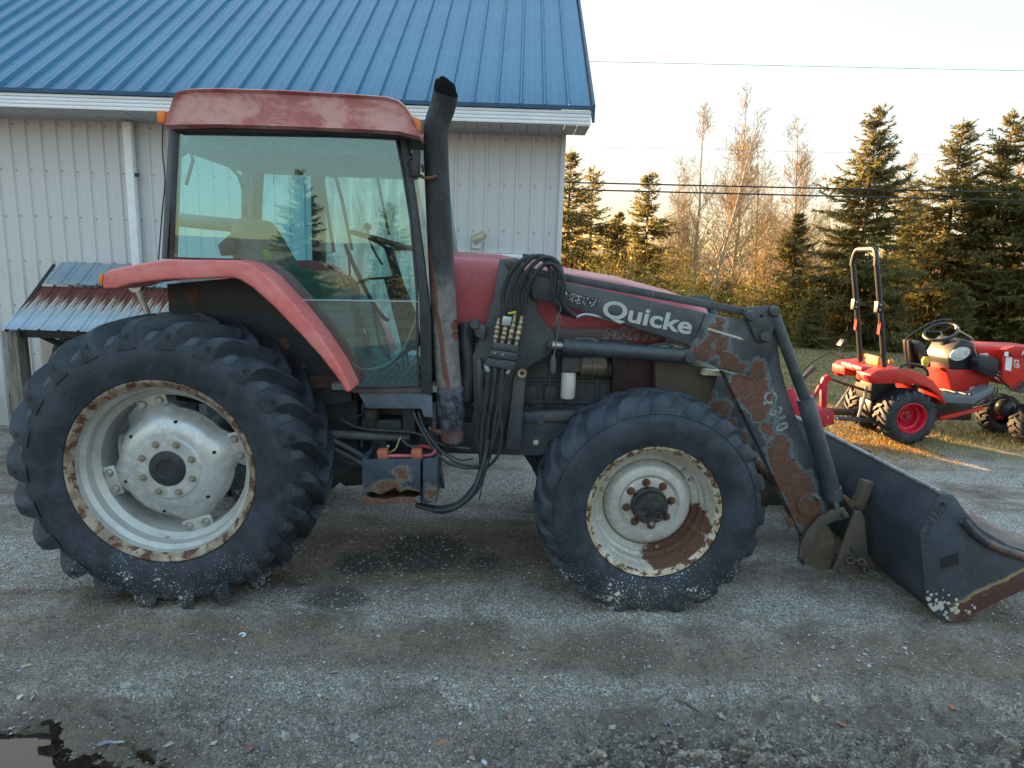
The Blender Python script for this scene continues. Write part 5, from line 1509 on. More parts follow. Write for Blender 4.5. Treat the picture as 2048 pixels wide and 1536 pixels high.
M_stripe = k.fin(k.mix(k.step(k.sep()[0], T(1180, 665, .6)[0], T(1300, 665, .6)[0]), ck.outputs[0], S(112, 52, 60)), .5)
MB().prism(TP([(1090, 656), (1335, 660), (1330, 690), (1090, 686)], .585), .585, .60).build('hood_stripe', M_stripe, tractor, .002)
mt, L_ = side_matrix(T(1205, 669, .58), T(1320, 671, .58), .582)
M_deck = plain('decal grey', S(150, 138, 134), .6)
M_decd = plain('decal dark', S(30, 24, 26), .6)
textmesh('model_lettering', 'MX110', M_deck, tractor, mt, .088, .0008, .0035, .25, 1.32)
mt, L_ = side_matrix(T(1205, 669, .58), T(1320, 671, .58), .5795)
textmesh('model_lettering', 'MX110', M_decd, tractor, mt, .088, .0008, -.0015, .25, 1.32)
mt, L_ = side_matrix(T(1225, 652, .60), T(1310, 664, .60), .583)
textmesh('model_lettering', 'MAXXUM', M_deck, tractor, mt, .032, .0006, 0, .2, 1.2)
MB().prism(TP([(905, 655), (1010, 655), (1010, 690), (905, 676)], .62), .60, .64).build('hood_base', M_frame, tractor, .005)
MB().box((T(884, 600, .8)[0], YC, 1.55), (.10, .95, .85)).build('firewall', M_black, tractor, .01)

# ---- engine and running gear ---------------------------------------------------------------
ex0, ez0 = T(1035, 690, .72); ex1, ez1 = T(1330, 870, .72)
MB().box(((ex0 + ex1) / 2 - .02, YC, (ez0 + ez1) / 2 + .0), (ex1 - ex0 - .05, .60, ez0 - ez1)).build('engine_block', M_engine, tractor, .02)
rbm = MB()
for q in range(5):
    xx = ex0 + .06 + q * .155
    rbm.box((xx, .745, (ez0 + ez1) / 2 - .05), (.016, .03, (ez0 - ez1) * .8))
for zz in (ez1 + .08, ez1 + .2, ez1 + .34): rbm.box(((ex0 + ex1) / 2 - .1, .745, zz), (ex1 - ex0 - .3, .024, .022))
for q in range(7): rbm.disc((ex0 + .06 + q * .09, ez0 - .10), .022, .72, .76, 10)
rbm.build('engine_rib', M_engine, tractor, .004)
for q in range(3):
    x, z = T(1060 + q * 42, 790, .73); MB().box((x, .735, z), (.09, .03, .12)).build('engine_cover', M_engine, tractor, .008)
x, z = T(1137, 771, .62)
MB().lathe([(.0005, -.085), (.040, -.085), (.046, -.075), (.046, .07), (.040, .082), (.0005, .082)], (x, .64, z), 24, axis='z').build('oil_filter', plain('white filter', S(214, 212, 204), .45, 0, .12, 9), tractor, ang=40)
MB().box((x + .01, .66, z + .13), (.12, .1, .09)).build('filter_head', M_engine, tractor, .01)
x, z = T(1190, 735, .62)
MB().lathe([(.0005, -.09), (.05, -.09), (.062, -.075), (.062, -.02), (.068, -.018), (.068, .0), (.062, .002), (.062, .06), (.05, .075), (.0005, .075)], (x, .66, z), 24, axis='x').build('alternator', plain('alternator', S(124, 116, 104), .5, .5, .25, 12), tractor, ang=35)
x, z = T(1212, 742, .64)
MB().lathe([(.0005, -.02), (.05, -.02), (.055, -.012), (.045, 0), (.055, .012), (.05, .02), (.0005, .02)], (x + .01, .66, z), 20, axis='x').build('pulley', M_black, tractor)
MB().prism(TP([(1222, 690), (1310, 694), (1312, 790), (1222, 800)], .70), .66, 1.44).build('fan_shroud', paint('maroon shroud', S(58, 26, 30), S(40, 24, 28), .6), tractor, .01)
MB().prism(TP([(1308, 716), (1440, 738), (1404, 836), (1310, 812)], .62), .60, 1.48).build('side_shield', paint('brown shield', S(66, 58, 48), S(82, 72, 60), .55, sc=4, rust=.08), tractor, .01)
MB().prism(TP([(1410, 738), (1446, 742), (1444, 752), (1404, 750)], .55), .54, .62).build('headlight', plain('headlight lens', S(206, 200, 184), .2, 0, .06, 60), tractor, .004)
fr_ = [(960, 842), (1040, 836), (1290, 830), (1290, 862), (1200, 868), (1150, 905), (1075, 912), (960, 908)]
MB().prism(TP(fr_, .56), .56, .70).build('frame_rail', M_frame, tractor, .01)
o_ = MB().prism(TP([(1030, 824), (1300, 818), (1300, 836), (1030, 842)], .55), .52, .60).build('frame_lip', M_frame, tractor, .004)
for a, b in ((1082, 841), (1072, 886)):
    x, z = T(a, b, .55); MB().sphere((x, .556, z), .02, 9, 6, (1, .4, 1)).build('bird_dropping', plain('lime splash', S(188, 184, 170), .9), tractor)
MB().prism(TP([(1280, 810), (1440, 836), (1420, 960), (1290, 960)], .62), .62, 1.48).build('front_support', M_engine, tractor, .02)
MB().box((FX - .02, YC, FZ - .02), (.22, 1.2, .20)).build('front_axle', M_engine, tractor, .04)
MB().prism(TP([(1040, 900), (1100, 890), (1110, 925), (1080, 960), (1060, 930)], .8), .8, 1.3).build('drive_shaft_guard', M_black, tractor, .01)
x0, z0 = T(640, 800, .8); x1, z1 = T(1060, 900, .8)
MB().box(((x0 + x1) / 2, YC, (z0 + z1) / 2 + .0), (x1 - x0, .62, (z0 - z1) + .06)).build('transmission', M_engine, tractor, .04)
MB().box(((x0 + x1) / 2 - .3, YC, (z0 + z1) / 2 - .12), (.5, .5, .3)).build('gearbox_sump', M_engine, tractor, .04)
for q, (a, b, w, h) in enumerate(((690, 815, 40, 50), (740, 830, 30, 60), (780, 850, 50, 30), (820, 830, 26, 64), (700, 880, 60, 26), (860, 880, 40, 50), (940, 870, 44, 60), (760, 890, 30, 40))):
    MB().prism(TP([(a - w / 2, b - h / 2), (a + w / 2, b - h / 2), (a + w / 2, b + h / 2), (a - w / 2, b + h / 2)], .66), .60, .75).build('gear_housing', M_engine, tractor, .012)
x, z = T(742, 828, .58); MB().lathe([(.0005, -.03), (.045, -.03), (.05, -.02), (.05, .03), (.0005, .03)], (x, .6, z), 18, axis='z').build('brown_cap', M_rustdk, tractor)
MB().tube(path([(640, 800), (668, 790), (700, 770)], .56), .03, 10).build('fender_strut', M_rustdk, tractor)
MB().tube(path([(660, 868), (740, 872), (820, 876)], .5), .028, 12).build('side_pipe', M_engine, tractor)
for pts in ([(664, 880), (700, 898), (730, 916)], [(664, 896), (700, 914), (728, 930)]):
    MB().tube(path(pts, .46), .018, 10).build('steel_pipe', M_engine, tractor)
for y0 in (.9,):
    MB().tube(path([(560, 860), (700, 950), (800, 940)], 1.4), .09, 14).build('rear_linkage', M_engine, tractor)

# ---- battery box ----------------------------------------------------------------------------
M_batt = paint('flaking box paint', S(44, 56, 70), S(58, 68, 80), .55, sc=6, rust=.30, rsc=6, rustpts=[T(775, 992, .22) + (.075,), T(735, 1000, .22) + (.05,), T(820, 998, .22) + (.05,), T(806, 945, .22) + (.03,), T(868, 985, .22) + (.035,)], halo=S(120, 112, 100))
bx = empty('battery_box', (0, 0, 0), 0, tractor)
yb = .22
hole = [(742, 984), (760, 990), (775, 982), (790, 976), (800, 984), (815, 980), (836, 984), (834, 993), (800, 992), (772, 996), (745, 994)]
front = MB()
outer = TP([(724, 919), (841, 917), (841, 1003), (726, 1008)], yb)
# front wall in strips around the torn slot
front.prism(TP([(724, 919), (841, 917), (841, 984), (826, 981), (815, 979), (800, 985), (790, 975), (775, 983), (760, 989), (742, 983), (725, 986)], yb), yb, yb + .008)
front.prism(TP([(725, 990), (745, 995), (772, 998), (800, 993), (830, 994), (841, 990), (841, 1004), (726, 1009)], yb), yb - .012, yb + .003)
front.build('box_front', M_batt, bx, .0015)
MB().prism(TP([(846, 918), (876, 914), (874, 1002), (846, 1008)], yb), yb - .01, yb + .012).build('box_end_plate', M_batt, bx, .003)
MB().prism(TP([(724, 919), (732, 919), (733, 1008), (726, 1008)], yb), yb + .009, yb + .30).prism(TP([(868, 919), (876, 919), (874, 1002), (866, 1004)], yb), yb + .013, yb + .30).prism(TP([(727, 1004), (866, 1000), (866, 1005), (727, 1009)], yb), yb + .009, yb + .30).prism(TP([(726, 905), (874, 902), (872, 1000), (728, 1003)], yb + .29), yb + .29, yb + .30).build('box_shell', M_batt, bx, .002)
MB().prism(TP([(740, 921), (836, 919), (836, 985), (740, 988)], yb + .03), yb + .05, yb + .26).build('battery', plain('battery case', (.015, .016, .018), .5), bx, .008)
M_term = plain('terminal boot', S(178, 96, 74), .6, 0, .15)
for a in (766, 834):
    MB().prism(TP([(a - 12, 900), (a + 8, 899), (a + 11, 918), (a - 9, 919)], yb + .05), yb + .03, yb + .10).build('terminal_boot', M_term, bx, .006)
hose('red_cable', path([(776, 912), (800, 912), (824, 912)], yb + .06), .011, plain('red cable', S(190, 92, 96), .5), bx, 8)
hose('red_cable', path([(840, 912, yb + .07), (862, 910, yb + .07), (869, 900, yb + .1), (850, 893, yb + .16), (824, 894, yb + .2)]), .011, plain('red cable dark', S(164, 66, 76), .5), bx, 8)
hose('yellow_wire', path([(780, 905), (792, 896), (798, 880), (802, 876)], yb + .1), .003, plain('yellow wire', S(214, 200, 130), .5), bx, 5)
hose('black_cable', path([(802, 876), (812, 888), (824, 894), (836, 893)], yb + .16), .011, M_hose, bx, 8)
MB().sphere(P3(776, 893, yb + .14), .012, 8, 6).build('cable_clamp', M_brass, bx)

# loose hoses slung below
for pts, r_ in (([(826, 822, .40), (838, 850, .36), (862, 892, .32), (890, 922, .30), (930, 936, .30), (960, 930, .34)], .008), ([(836, 824, .40), (850, 860, .36), (880, 900, .32), (915, 926, .30), (950, 932, .32)], .007),
                ([(680, 838, .5), (720, 856, .48), (780, 862, .46), (830, 866, .44), (880, 888, .42), (940, 898, .42)], .011), ([(862, 890, .44), (890, 905, .42), (920, 920, .42), (945, 918, .45)], .005),
                ([(832, 1010, .30), (870, 1020, .28), (910, 1014, .28), (944, 985, .30), (966, 930, .36), (975, 880, .42)], .016), ([(840, 1008, .32), (880, 1024, .30), (920, 1010, .30), (956, 976, .33), (976, 920, .38)], .014),
                ([(845, 1010, .34), (885, 1015, .32), (925, 1000, .32), (960, 955, .36)], .012), ([(878, 930, .40), (884, 960, .38), (886, 976, .38)], .012),
                ([(660, 880, .6), (690, 850, .6), (700, 820, .6), (704, 790, .6)], .012), ([(700, 840, .55), (730, 826, .56), (760, 816, .56)], .006)):
    hose('slack_hose', path(pts), r_, M_hose, tractor, 8)

# ================================================================== FRONT LOADER
loader = tag(empty('front_loader', tr_loc, YAW), 'worn black front loader with rust patches, bolted to the red tractor, bucket on the gravel', 'front loader')
YB_ = .46
rp_up = [T(1440, 690, YB_) + (.055,), T(1408, 700, YB_) + (.06,), T(1392, 708, YB_) + (.05,), T(1455, 728, YB_) + (.05,), T(1425, 660, YB_) + (.045,), T(1436, 640, YB_) + (.03,), T(1415, 680, YB_) + (.04,), T(1510, 738, YB_) + (.035,), T(1480, 735, YB_) + (.03,)]
rp_lo = [T(1480, 770, YB_) + (.07,), T(1510, 790, YB_) + (.09,), T(1520, 815, YB_) + (.075,), T(1505, 760, YB_) + (.09,), T(1555, 905, YB_) + (.075,), T(1560, 890, YB_) + (.07,), T(1570, 940, YB_) + (.07,), T(1600, 975, YB_) + (.10,), T(1610, 1020, YB_) + (.10,), T(1535, 860, YB_) + (.035,), T(1560, 960, YB_) + (.06,), T(1620, 1050, YB_) + (.06,)]
LC1, LC2 = (.036, .043, .051), (.066, .073, .082)
M_arm = paint('loader arm paint', LC1, LC2, .42, sc=3, rustpts=rp_up, halo=S(104, 120, 124), scr=.3, bumps=.06, dirt=.12, dirtcol=(.16, .15, .14))
M_armlo = paint('lower arm paint', LC1, LC2, .42, sc=3, rustpts=rp_lo, halo=S(104, 120, 124), scr=.3, bumps=.06)
M_ldr = paint('loader black', LC1, LC2, .45, sc=5, rust=.13, rsc=9, dirt=.3, dirtcol=(.13, .12, .11), scr=.25, bumps=.1)
M_cyl = paint('cylinder paint', (.036, .046, .056), (.064, .075, .086), .38, sc=4, rust=.12, rsc=10, bumps=.06, dirt=.15, dirtcol=(.2, .19, .18))
M_coup = paint('worn coupler', S(74, 68, 62), S(92, 80, 66), .7, sc=5, rust=.32, rsc=6, bumps=.25)

def lp(name, pts, y0, y1, mat, bev=.006, mir=True, dy=None):
    o = MB().prism(TP(pts, y0 if dy is None else dy), y0, y1).build(name, mat, loader, bev)
    if mir: mirrored(o, loader)
    return o
# mast bolted to the frame
lp('mast', [(999, 518), (1036, 516), (1050, 540), (1072, 580), (1075, 626), (1104, 662), (1116, 690), (1097, 711), (1043, 742), (1032, 750), (1000, 899), (950, 899), (945, 711), (974, 640), (988, 588)], .50, .54, M_ldr, .005)
lp('mast_rib', [(952, 720), (962, 716), (975, 880), (962, 885)], .47, .50, M_ldr, .004)
lp('mast_gusset', [(1028, 752), (1052, 740), (1044, 860), (1040, 900), (1010, 900)], .47, .53, paint('scuffed mast', S(60, 62, 66), S(76, 72, 70), .6, rust=.34, rsc=7), .005)
MB().prism(TP([(940, 642), (972, 652), (968, 680), (952, 672)], .46), .45, .52).build('mast_clamp', M_ldr, loader, .004)
x, z = T(949, 649, .42); MB().lathe([(.0005, -.05), (.024, -.05), (.030, -.035), (.030, .04)], (x, .46, z), 20).build('clamp_cap', M_ldr, loader)
def pin(px, py, y, r_, mat=None, name='pin', par=None, dep=.03):
    x, z = T(px, py, y)
    return MB().lathe([(.0005, -dep - .008), (r_ * .3, -dep - .008), (r_ * .34, -dep), (r_ * .8, -dep), (r_, -dep + .01), (r_, 0), (r_ * 1.12, .0), (r_ * 1.12, .015)], (x, y, z), 24).build(name, mat or M_ldr, par or loader, ang=35)
pin(1024, 530, .50, .026, M_rustdk); pin(1060, 572, .50, .026, M_rustdk); pin(1104, 690, .49, .03, M_rustdk)
lp('pin_plate', [(1008, 524), (1024, 518), (1034, 526), (1030, 540), (1022, 544)], .485, .50, M_ldr, .003)
# upper boom: box beam, then the knee plate
bo = lp('upper_boom', [(1055, 546), (1116, 562), (1300, 601), (1404, 624), (1450, 634), (1440, 700), (1393, 698), (1371, 688), (1111, 607), (1066, 597)], .44, .54, M_arm, .008)
lp('knee_plate', [(1412, 628), (1500, 641), (1540, 640), (1557, 652), (1558, 688), (1536, 738), (1514, 757), (1440, 735), (1376, 714), (1384, 690), (1400, 660)], .425, .44, M_arm, .004)
lp('levelling_rod', [(1053, 536), (1060, 534), (1492, 616), (1494, 632), (1060, 550)], .455, .485, M_ldr, .006)
# bell crank at the elbow
lp('bell_crank', [(1487, 624), (1494, 615), (1545, 611), (1557, 615), (1560, 630), (1541, 676), (1534, 686), (1520, 686), (1512, 678)], .40, .415, M_ldr, .004)
for a, b, r_ in ((1499, 630, .031), (1547, 622, .030), (1529, 672, .032)): pin(a, b, .40, r_, plain('pin cap', S(86, 88, 88), .5, .3, .25, 30), 'pin_cap')
x, z = T(1523, 632, .40); MB().disc((x, z), .010, .3975, .402, 14).build('crank_hole', M_dark, loader)
# lower boom
lb = lp('lower_boom', [(1446, 742), (1514, 758), (1556, 690), (1562, 735), (1576, 786), (1630, 940), (1662, 1030), (1652, 1052), (1618, 1076), (1604, 1070), (1592, 1050)], .445, .54, M_armlo, .008)
x0, z0 = T(1618, 1007, .445)
MB().lathe([(.056, -.012), (.058, -.016), (.078, -.012), (.080, .0), (.056, .0)], (x0, .445, z0), 32, close=True).build('tube_collar', M_armlo, loader, ang=40)
ct = MB().lathe([(.053, -.006), (.058, -.006), (.058, 2 * (YC - .445) + .006), (.053, 2 * (YC - .445) + .006)], (x0, .445, z0), 32, close=True)
ct.build('cross_tube', M_rustm, loader, ang=40)
MB().disc((x0, z0), .0525, .50, .51, 24).build('tube_inside', M_soot_hollow, loader)  # near-black disc closing the hollow tube
lp('boom_tab', [(1572, 1040), (1592, 1030), (1604, 1052), (1580, 1056)], .46, .48, M_rustm, .003)
# lift cylinder
def cyl(name, a, b, y, r_, mat, n=24, y2=None):
    return MB().tube([P3(a[0], a[1], y), P3(b[0], b[1], y if y2 is None else y2)], r_, n).build(name, mat, loader, .003)
c1 = cyl('lift_cylinder', (1130, 693), (1372, 712), .46, .047, M_cyl); mirrored(c1, loader)
cyl('lift_rod', (1104, 690), (1134, 693), .46, .024, M_steel)
MB().tube([P3(1126, 692.7, .46), P3(1132, 693.2, .46)], .050, 24).build('cylinder_gland', M_ldr, loader, .003)
cyl('cylinder_end', (1366, 711), (1378, 712.5), .46, .049, M_rustdk)
pin(1379, 716, .42, .034, M_cyl)
# tilt cylinder
cyl('tilt_link', (1549, 632), (1612, 802), .42, .034, M_ldr)
cyl('tilt_cylinder', (1610, 796), (1663, 978), .42, .052, M_cyl)
cyl('cylinder_cap', (1663, 976), (1669, 998), .42, .056, M_ldr)
cyl('tilt_rod', (1668, 994), (1678, 1030), .42, .018, M_steel)
for o in [q for q in loader.children if q.name.split('.')[0] in ('tilt_link', 'tilt_cylinder', 'cylinder_cap', 'tilt_rod')]: mirrored(o, loader)
# hydraulic steel lines on the boom and loose hoses
MB().tube(spline(path([(1140, 628, .43), (1152, 634, .43), (1170, 629, .43), (1200, 634, .45), (1240, 646, .47)]), 6), .009, 8).build('steel_line', M_galv, loader)
hose('boom_hose', path([(1245, 682, .50), (1262, 694, .48), (1290, 694, .46), (1320, 688, .46), (1340, 690, .46), (1352, 702, .44)]), .010, M_hose, loader)
hose('boom_hose', path([(1150, 678, .52), (1180, 678, .5), (1200, 686, .48), (1212, 694, .47)]), .009, plain('grey hose', S(96, 92, 88), .6), loader)
# valve block, quick couplers, arching hoses
yv = .40
vbk = MB()
vbk.prism(TP([(985, 684), (1038, 692), (1036, 706), (982, 698)], yv), yv, .50)
vbk.prism(TP([(981, 699), (1036, 707), (1033, 722), (976, 714)], yv - .012), yv - .012, .50)
vbk.prism(TP([(975, 715), (1032, 723), (1028, 741), (969, 731)], yv), yv, .50)
vbk.build('valve_block', M_ldr, loader, .005)
for a, b in ((990, 706), (1005, 709)): pin(a, b, yv - .012, .008, M_steel, 'port_plug', dep=.008)
cps = [((990, 684), (998, 636)), ((1004, 686), (1014, 640)), ((1018, 688), (1030, 628)), ((1032, 690), (1044, 632))]
for q, (a, b) in enumerate(cps):
    A_, B_ = np.array(P3(*a, yv + .03)), np.array(P3(*b, yv + .03))
    pp = [A_ + (B_ - A_) * t for t in np.linspace(0, 1, 22)]
    rr = [(.019 if (i_ // 2) % 2 == 0 else .015) if 3 < i_ < 17 else .012 for i_ in range(22)]
    MB().tube(pp, rr, 12).build('quick_coupler', M_brass, loader, ang=50)
MB().prism(TP([(1006, 632), (1024, 634), (1020, 652), (1003, 650)], yv), yv - .005, yv + .02).build('coupler_cap', M_galv, loader, .003)
MB().prism(TP([(1016, 625), (1033, 622), (1032, 626), (1017, 628)], yv), yv - .01, yv + .03).build('yellow_cap', plain('yellow cap', S(190, 190, 70), .5), loader)
for q, pts in enumerate(([(1008, 634, .43), (1006, 590, .42), (1022, 545, .39), (1052, 516, .37), (1082, 516, .36), (1102, 545, .36), (1106, 590, .37), (1120, 622, .40), (1142, 630, .43)],
                         [(1022, 632, .43), (1022, 590, .41), (1038, 545, .38), (1068, 514, .36), (1098, 518, .35), (1112, 548, .35), (1110, 592, .37), (1124, 622, .40), (1146, 626, .44)],
                         [(1036, 626, .43), (1038, 588, .41), (1054, 545, .37), (1084, 516, .35), (1112, 522, .34), (1124, 552, .34), (1117, 594, .36), (1128, 620, .39), (1150, 630, .43)],
                         [(1048, 628, .43), (1052, 592, .41), (1066, 556, .37), (1088, 530, .35), (1112, 532, .33), (1128, 562, .33), (1123, 598, .35), (1132, 618, .38), (1150, 634, .43)])):
    hose('arching_hose', path(pts), .0135, M_hose, loader, 9, 8)
for q, (a, top) in enumerate((((976, 744), (972, 728)), ((990, 750), (990, 734)), ((1003, 752), (1006, 736)), ((1014, 748), (1020, 738)))):
    cyl('hose_fitting', top, a, yv + .04, .017 if q == 0 else .013, M_galv if q in (0, 3) else M_ldr, 12)
for pts, r_ in (([(976, 744), (972, 790), (966, 840), (962, 900), (966, 930)], .016), ([(990, 750), (984, 800), (974, 860), (970, 920)], .013), ([(1003, 752), (996, 790), (1000, 830), (1004, 870), (996, 910), (972, 935), (945, 935)], .010),
                ([(1006, 750), (1000, 790), (990, 840), (982, 900), (970, 940)], .012), ([(1014, 750), (1004, 790), (1000, 830), (988, 880), (974, 930)], .010), ([(966, 740), (960, 800), (955, 870), (960, 930), (952, 960)], .006)):
    hose('supply_hose', path([(p[0], p[1], .42) for p in pts]), r_, M_hose, loader, 9)
hose('tie_wire', path([(955, 808), (946, 840), (952, 880), (966, 900), (970, 940), (958, 1000)], .38), .0035, M_hose, loader, 5)
hose('tie_wire', path([(962, 812), (975, 830), (978, 860), (970, 900)], .38), .003, M_hose, loader, 5)
hose('tie_wire', path([(944, 806), (956, 814), (964, 806), (960, 822), (966, 812)], .38), .003, M_hose, loader, 5)
hose('tie_wire', path([(1112, 600), (1122, 616), (1112, 640), (1124, 650), (1120, 630), (1108, 650)], .36), .0035, plain('grey wire', S(92, 86, 82), .6), loader, 5)
hose('plug_wire', path([(1118, 640), (1116, 660), (1110, 700), (1107, 712)], .40), .004, plain('grey wire b', S(100, 94, 90), .6), loader, 5)
MB().tube([P3(1107, 710, .40), P3(1106, 724, .40), P3(1106, 746, .40)], [.010, .019, .017], 10).build('trailer_plug', M_ldr, loader)
x, z = T(1044, 746, .46); MB().lathe([(.012, -.008), (.028, -.008), (.028, .008), (.012, .008)], (x, .455, z), 20, close=True).build('lock_ring', M_brass, loader)
# lettering and decals
k = NT('worn grey lettering'); M_letter = k.fin(k.mix(k.step(k.math('ADD', k.math('MULTIPLY', k.noise(55, 5, .8), .7), k.math('MULTIPLY', k.noise(9, 3), .3)), .64, .74), S(178, 178, 174), S(96, 102, 106)), .6)
mt, L_ = side_matrix(T(1213, 619, .44), T(1376, 653, .44), .4385)
textmesh('maker_lettering', 'Quicke', M_letter, loader, mt, .140, .001, .0035, 0, 1.34)
k = NT('speckled decal')
sp = k.step(k.math('SUBTRACT', k.vor(95), k.math('MULTIPLY', k.noise(20, 3), .35)), .12, .2)
x, y, z = k.sep()
M_decal = k.fin(k.mix(sp, S(206, 208, 206), (.03, .037, .045)), .6)
MB().prism(TP([(1127, 582), (1200, 599), (1190, 617), (1150, 606), (1136, 598)], .44), .4385, .4405).build('speckled_decal', M_decal, loader)
MB().prism(TP([(1415, 655), (1480, 674), (1488, 679), (1480, 679), (1415, 659)], .425), .4235, .4255).build('white_stripe', M_letter, loader)
mt, L_ = side_matrix(T(1534, 782, .445), T(1566, 862, .445), .4435)
k = NT('faint lettering'); M_faint = k.fin(k.mix(k.step(k.noise(40, 5, .8), .46, .56), S(150, 152, 150), S(78, 86, 92)), .6)
textmesh('model_number', 'Q 310', M_faint, loader, mt, .11, .001, .003, 0, .95)
# coupler and linkage at the bucket
lp('quick_hitch', [(1600, 1062), (1652, 1046), (1668, 1070), (1676, 1110), (1672, 1140), (1640, 1142), (1610, 1128)], .47, .52, paint('yellowed hitch', S(92, 82, 62), S(70, 62, 54), .6, sc=4, rust=.4, rsc=5), .006)
lp('tilt_lever', [(1690, 1016), (1696, 1028), (1688, 1040), (1672, 1042), (1650, 1052), (1632, 1076), (1622, 1100), (1620, 1124), (1606, 1132), (1597, 1122), (1600, 1094), (1614, 1062), (1640, 1034), (1668, 1020)], .40, .425, M_coup, .006)
pin(1688, 1028, .40, .020, M_coup); pin(1609, 1120, .40, .020, M_coup)
lp('hook_plate', [(1711, 1022), (1724, 1024), (1730, 1036), (1736, 1108), (1752, 1136), (1740, 1150), (1676, 1150), (1666, 1140), (1678, 1112)], .42, .445, M_coup, .006)
MB().prism(TP([(1684, 994), (1690, 990), (1712, 1008), (1708, 1020), (1700, 1018)], .50), .48, .52).build('hitch_rod', M_rustm, loader, .008)
lp('hook_upright', [(1708, 1012), (1722, 984), (1730, 962), (1750, 966), (1748, 974), (1732, 1010), (1724, 1026)], .47, .53, M_coup, .006)
pin(1706, 1096, .42, .018, M_rustdk); pin(1680, 1140, .42, .016, M_rustdk)

# ---- bucket -----------------------------------------------------------------------------------
bk_ = empty('bucket', (0, 0, 0), 0, loader)
YN, YFa = -.02, 2.13
xo, zo = T(1850, 1195, YN)
rb_pts = []
side = [(1882, 988), (1840, 1066), (1846, 1130), (1851, 1192), (1860, 1216), (1878, 1234), (1898, 1242), (1922, 1240), (2048, 1180), (2140, 1134), (2160, 1110), (2140, 1108), (2090, 1112), (2020, 1092), (1960, 1056), (1932, 1026), (1912, 996)]
sxz = TP(side, YN)
gr_ = GZ + .006
sxz = [(x, max(z, gr_)) for x, z in sxz]
k = NT('bucket side steel'); x, y, z = k.sep()
c = k.mix(k.step(k.noise(5, 6, .65, .4), .4, .68), (.034, .045, .060), (.058, .070, .086))
c = k.mix(k.math('MULTIPLY', k.step(k.noise(13, 5, .7, .5, stretch=(1, 1, .5)), .60, .72), .8), c, S(120, 92, 76))
ba, bb = T(1925, 1238, YN), T(2048, 1180, YN)
sl = (bb[1] - ba[1]) / (bb[0] - ba[0])
d = k.math('SUBTRACT', k.math('SUBTRACT', z, ba[1]), k.math('MULTIPLY', k.math('SUBTRACT', x, ba[0]), sl))
e = k.math('ADD', k.math('SUBTRACT', .125, d), k.math('MULTIPLY', k.math('SUBTRACT', k.noise(12, 5, .7), .5), .09))
xf = k.step(x, T(1895, 1200, YN)[0], T(1925, 1200, YN)[0])
c = k.mix(k.math('MULTIPLY', xf, k.step(e, -.03, -.004)), c, S(150, 136, 96))
c = k.mix(k.math('MULTIPLY', xf, k.step(e, -.004, .008)), c, k.mix(k.step(k.noise(50, 4), .4, .7), S(96, 62, 58), S(80, 50, 46)))
zq = k.step(z, .26, .05)
xq = k.step(x, T(1990, 1200, YN)[0], T(1880, 1200, YN)[0])
thr = k.math('MULTIPLY', k.math('MULTIPLY', zq, k.math('ADD', k.math('MULTIPLY', xq, .75), .28)), k.math('ADD', .25, k.math('MULTIPLY', k.step(k.noise(8, 3), .4, .65), .6)))
sp = k.step(k.math('SUBTRACT', thr, k.math('ADD', k.vor(34), k.math('MULTIPLY', k.math('SUBTRACT', k.noise(60, 3), .5), .5))), -.02, .02)
c = k.mix(sp, c, S(196, 190, 178))
M_bside = k.fin(c, .55, 0, k.bump(k.noise(60, 5), .2, .004), .45)
# near end plate, outlined and pulled in thickness
MB().prism(sxz, YN, YN + .014).build('end_plate', M_bside, bk_, .003)
MB().prism(sxz, YFa - .014, YFa).build('end_plate', M_bside, bk_, .003)
k = NT('bucket back steel')
c = k.mix(k.step(k.noise(3, 6, .65, .4), .4, .68), (.034, .044, .058), (.058, .068, .082))
c = k.mix(k.math('MULTIPLY', k.step(k.noise(6, 6, .75, .8, stretch=(1, 1.4, .5)), .58, .70), .75), c, S(104, 74, 60))
c = k.mix(k.math('MULTIPLY', k.step(k.noise(24, 3, .5, .6, stretch=(1, 1, .12)), .68, .74), .7), c, S(130, 118, 108))
M_bback = k.fin(c, .5, 0, k.bump(k.noise(40, 4), .15, .004), .45)
k = NT('bucket inside rust')
M_bin = k.fin(k.mix(k.step(k.noise(6, 6, .7), .35, .7), S(150, 112, 92), S(178, 140, 116)), .7, 0, k.bump(k.noise(40, 5), .3, .005), .3)
p0, p1, p2, p3, p4, p5 = sxz[0], sxz[1], sxz[3], sxz[5], sxz[6], sxz[8]
def sheet(name, a, b, mat, th=.012, y0=YN + .014, y1=YFa - .014):
    dx, dz = b[0] - a[0], b[1] - a[1]; L = math.hypot(dx, dz); nx_, nz_ = -dz / L * th, dx / L * th
    return MB().prism([a, b, (b[0] + nx_, b[1] + nz_), (a[0] + nx_, a[1] + nz_)], y0, y1).build(name, mat, bk_, .002)
sheet('back_plate_upper', p0, p1, M_bback); sheet('back_plate_lower', p1, p2, M_bback)
sheet('heel_plate', p2, p3, M_bback); sheet('heel_plate', p3, p4, M_bback)
tipx = sxz[9]
off = lambda p, q: (p[0] + q[0], p[1] + q[1])
sheet('floor_plate', off(p4, (0, .014)), off(tipx, (0, .006)), M_bin, -.014)
for a, b in ((p0, p1), (p1, p2)):
    sheet('inner_lining', off(a, (.016, -.004)), off(b, (.016, .004)), M_bin, .003)
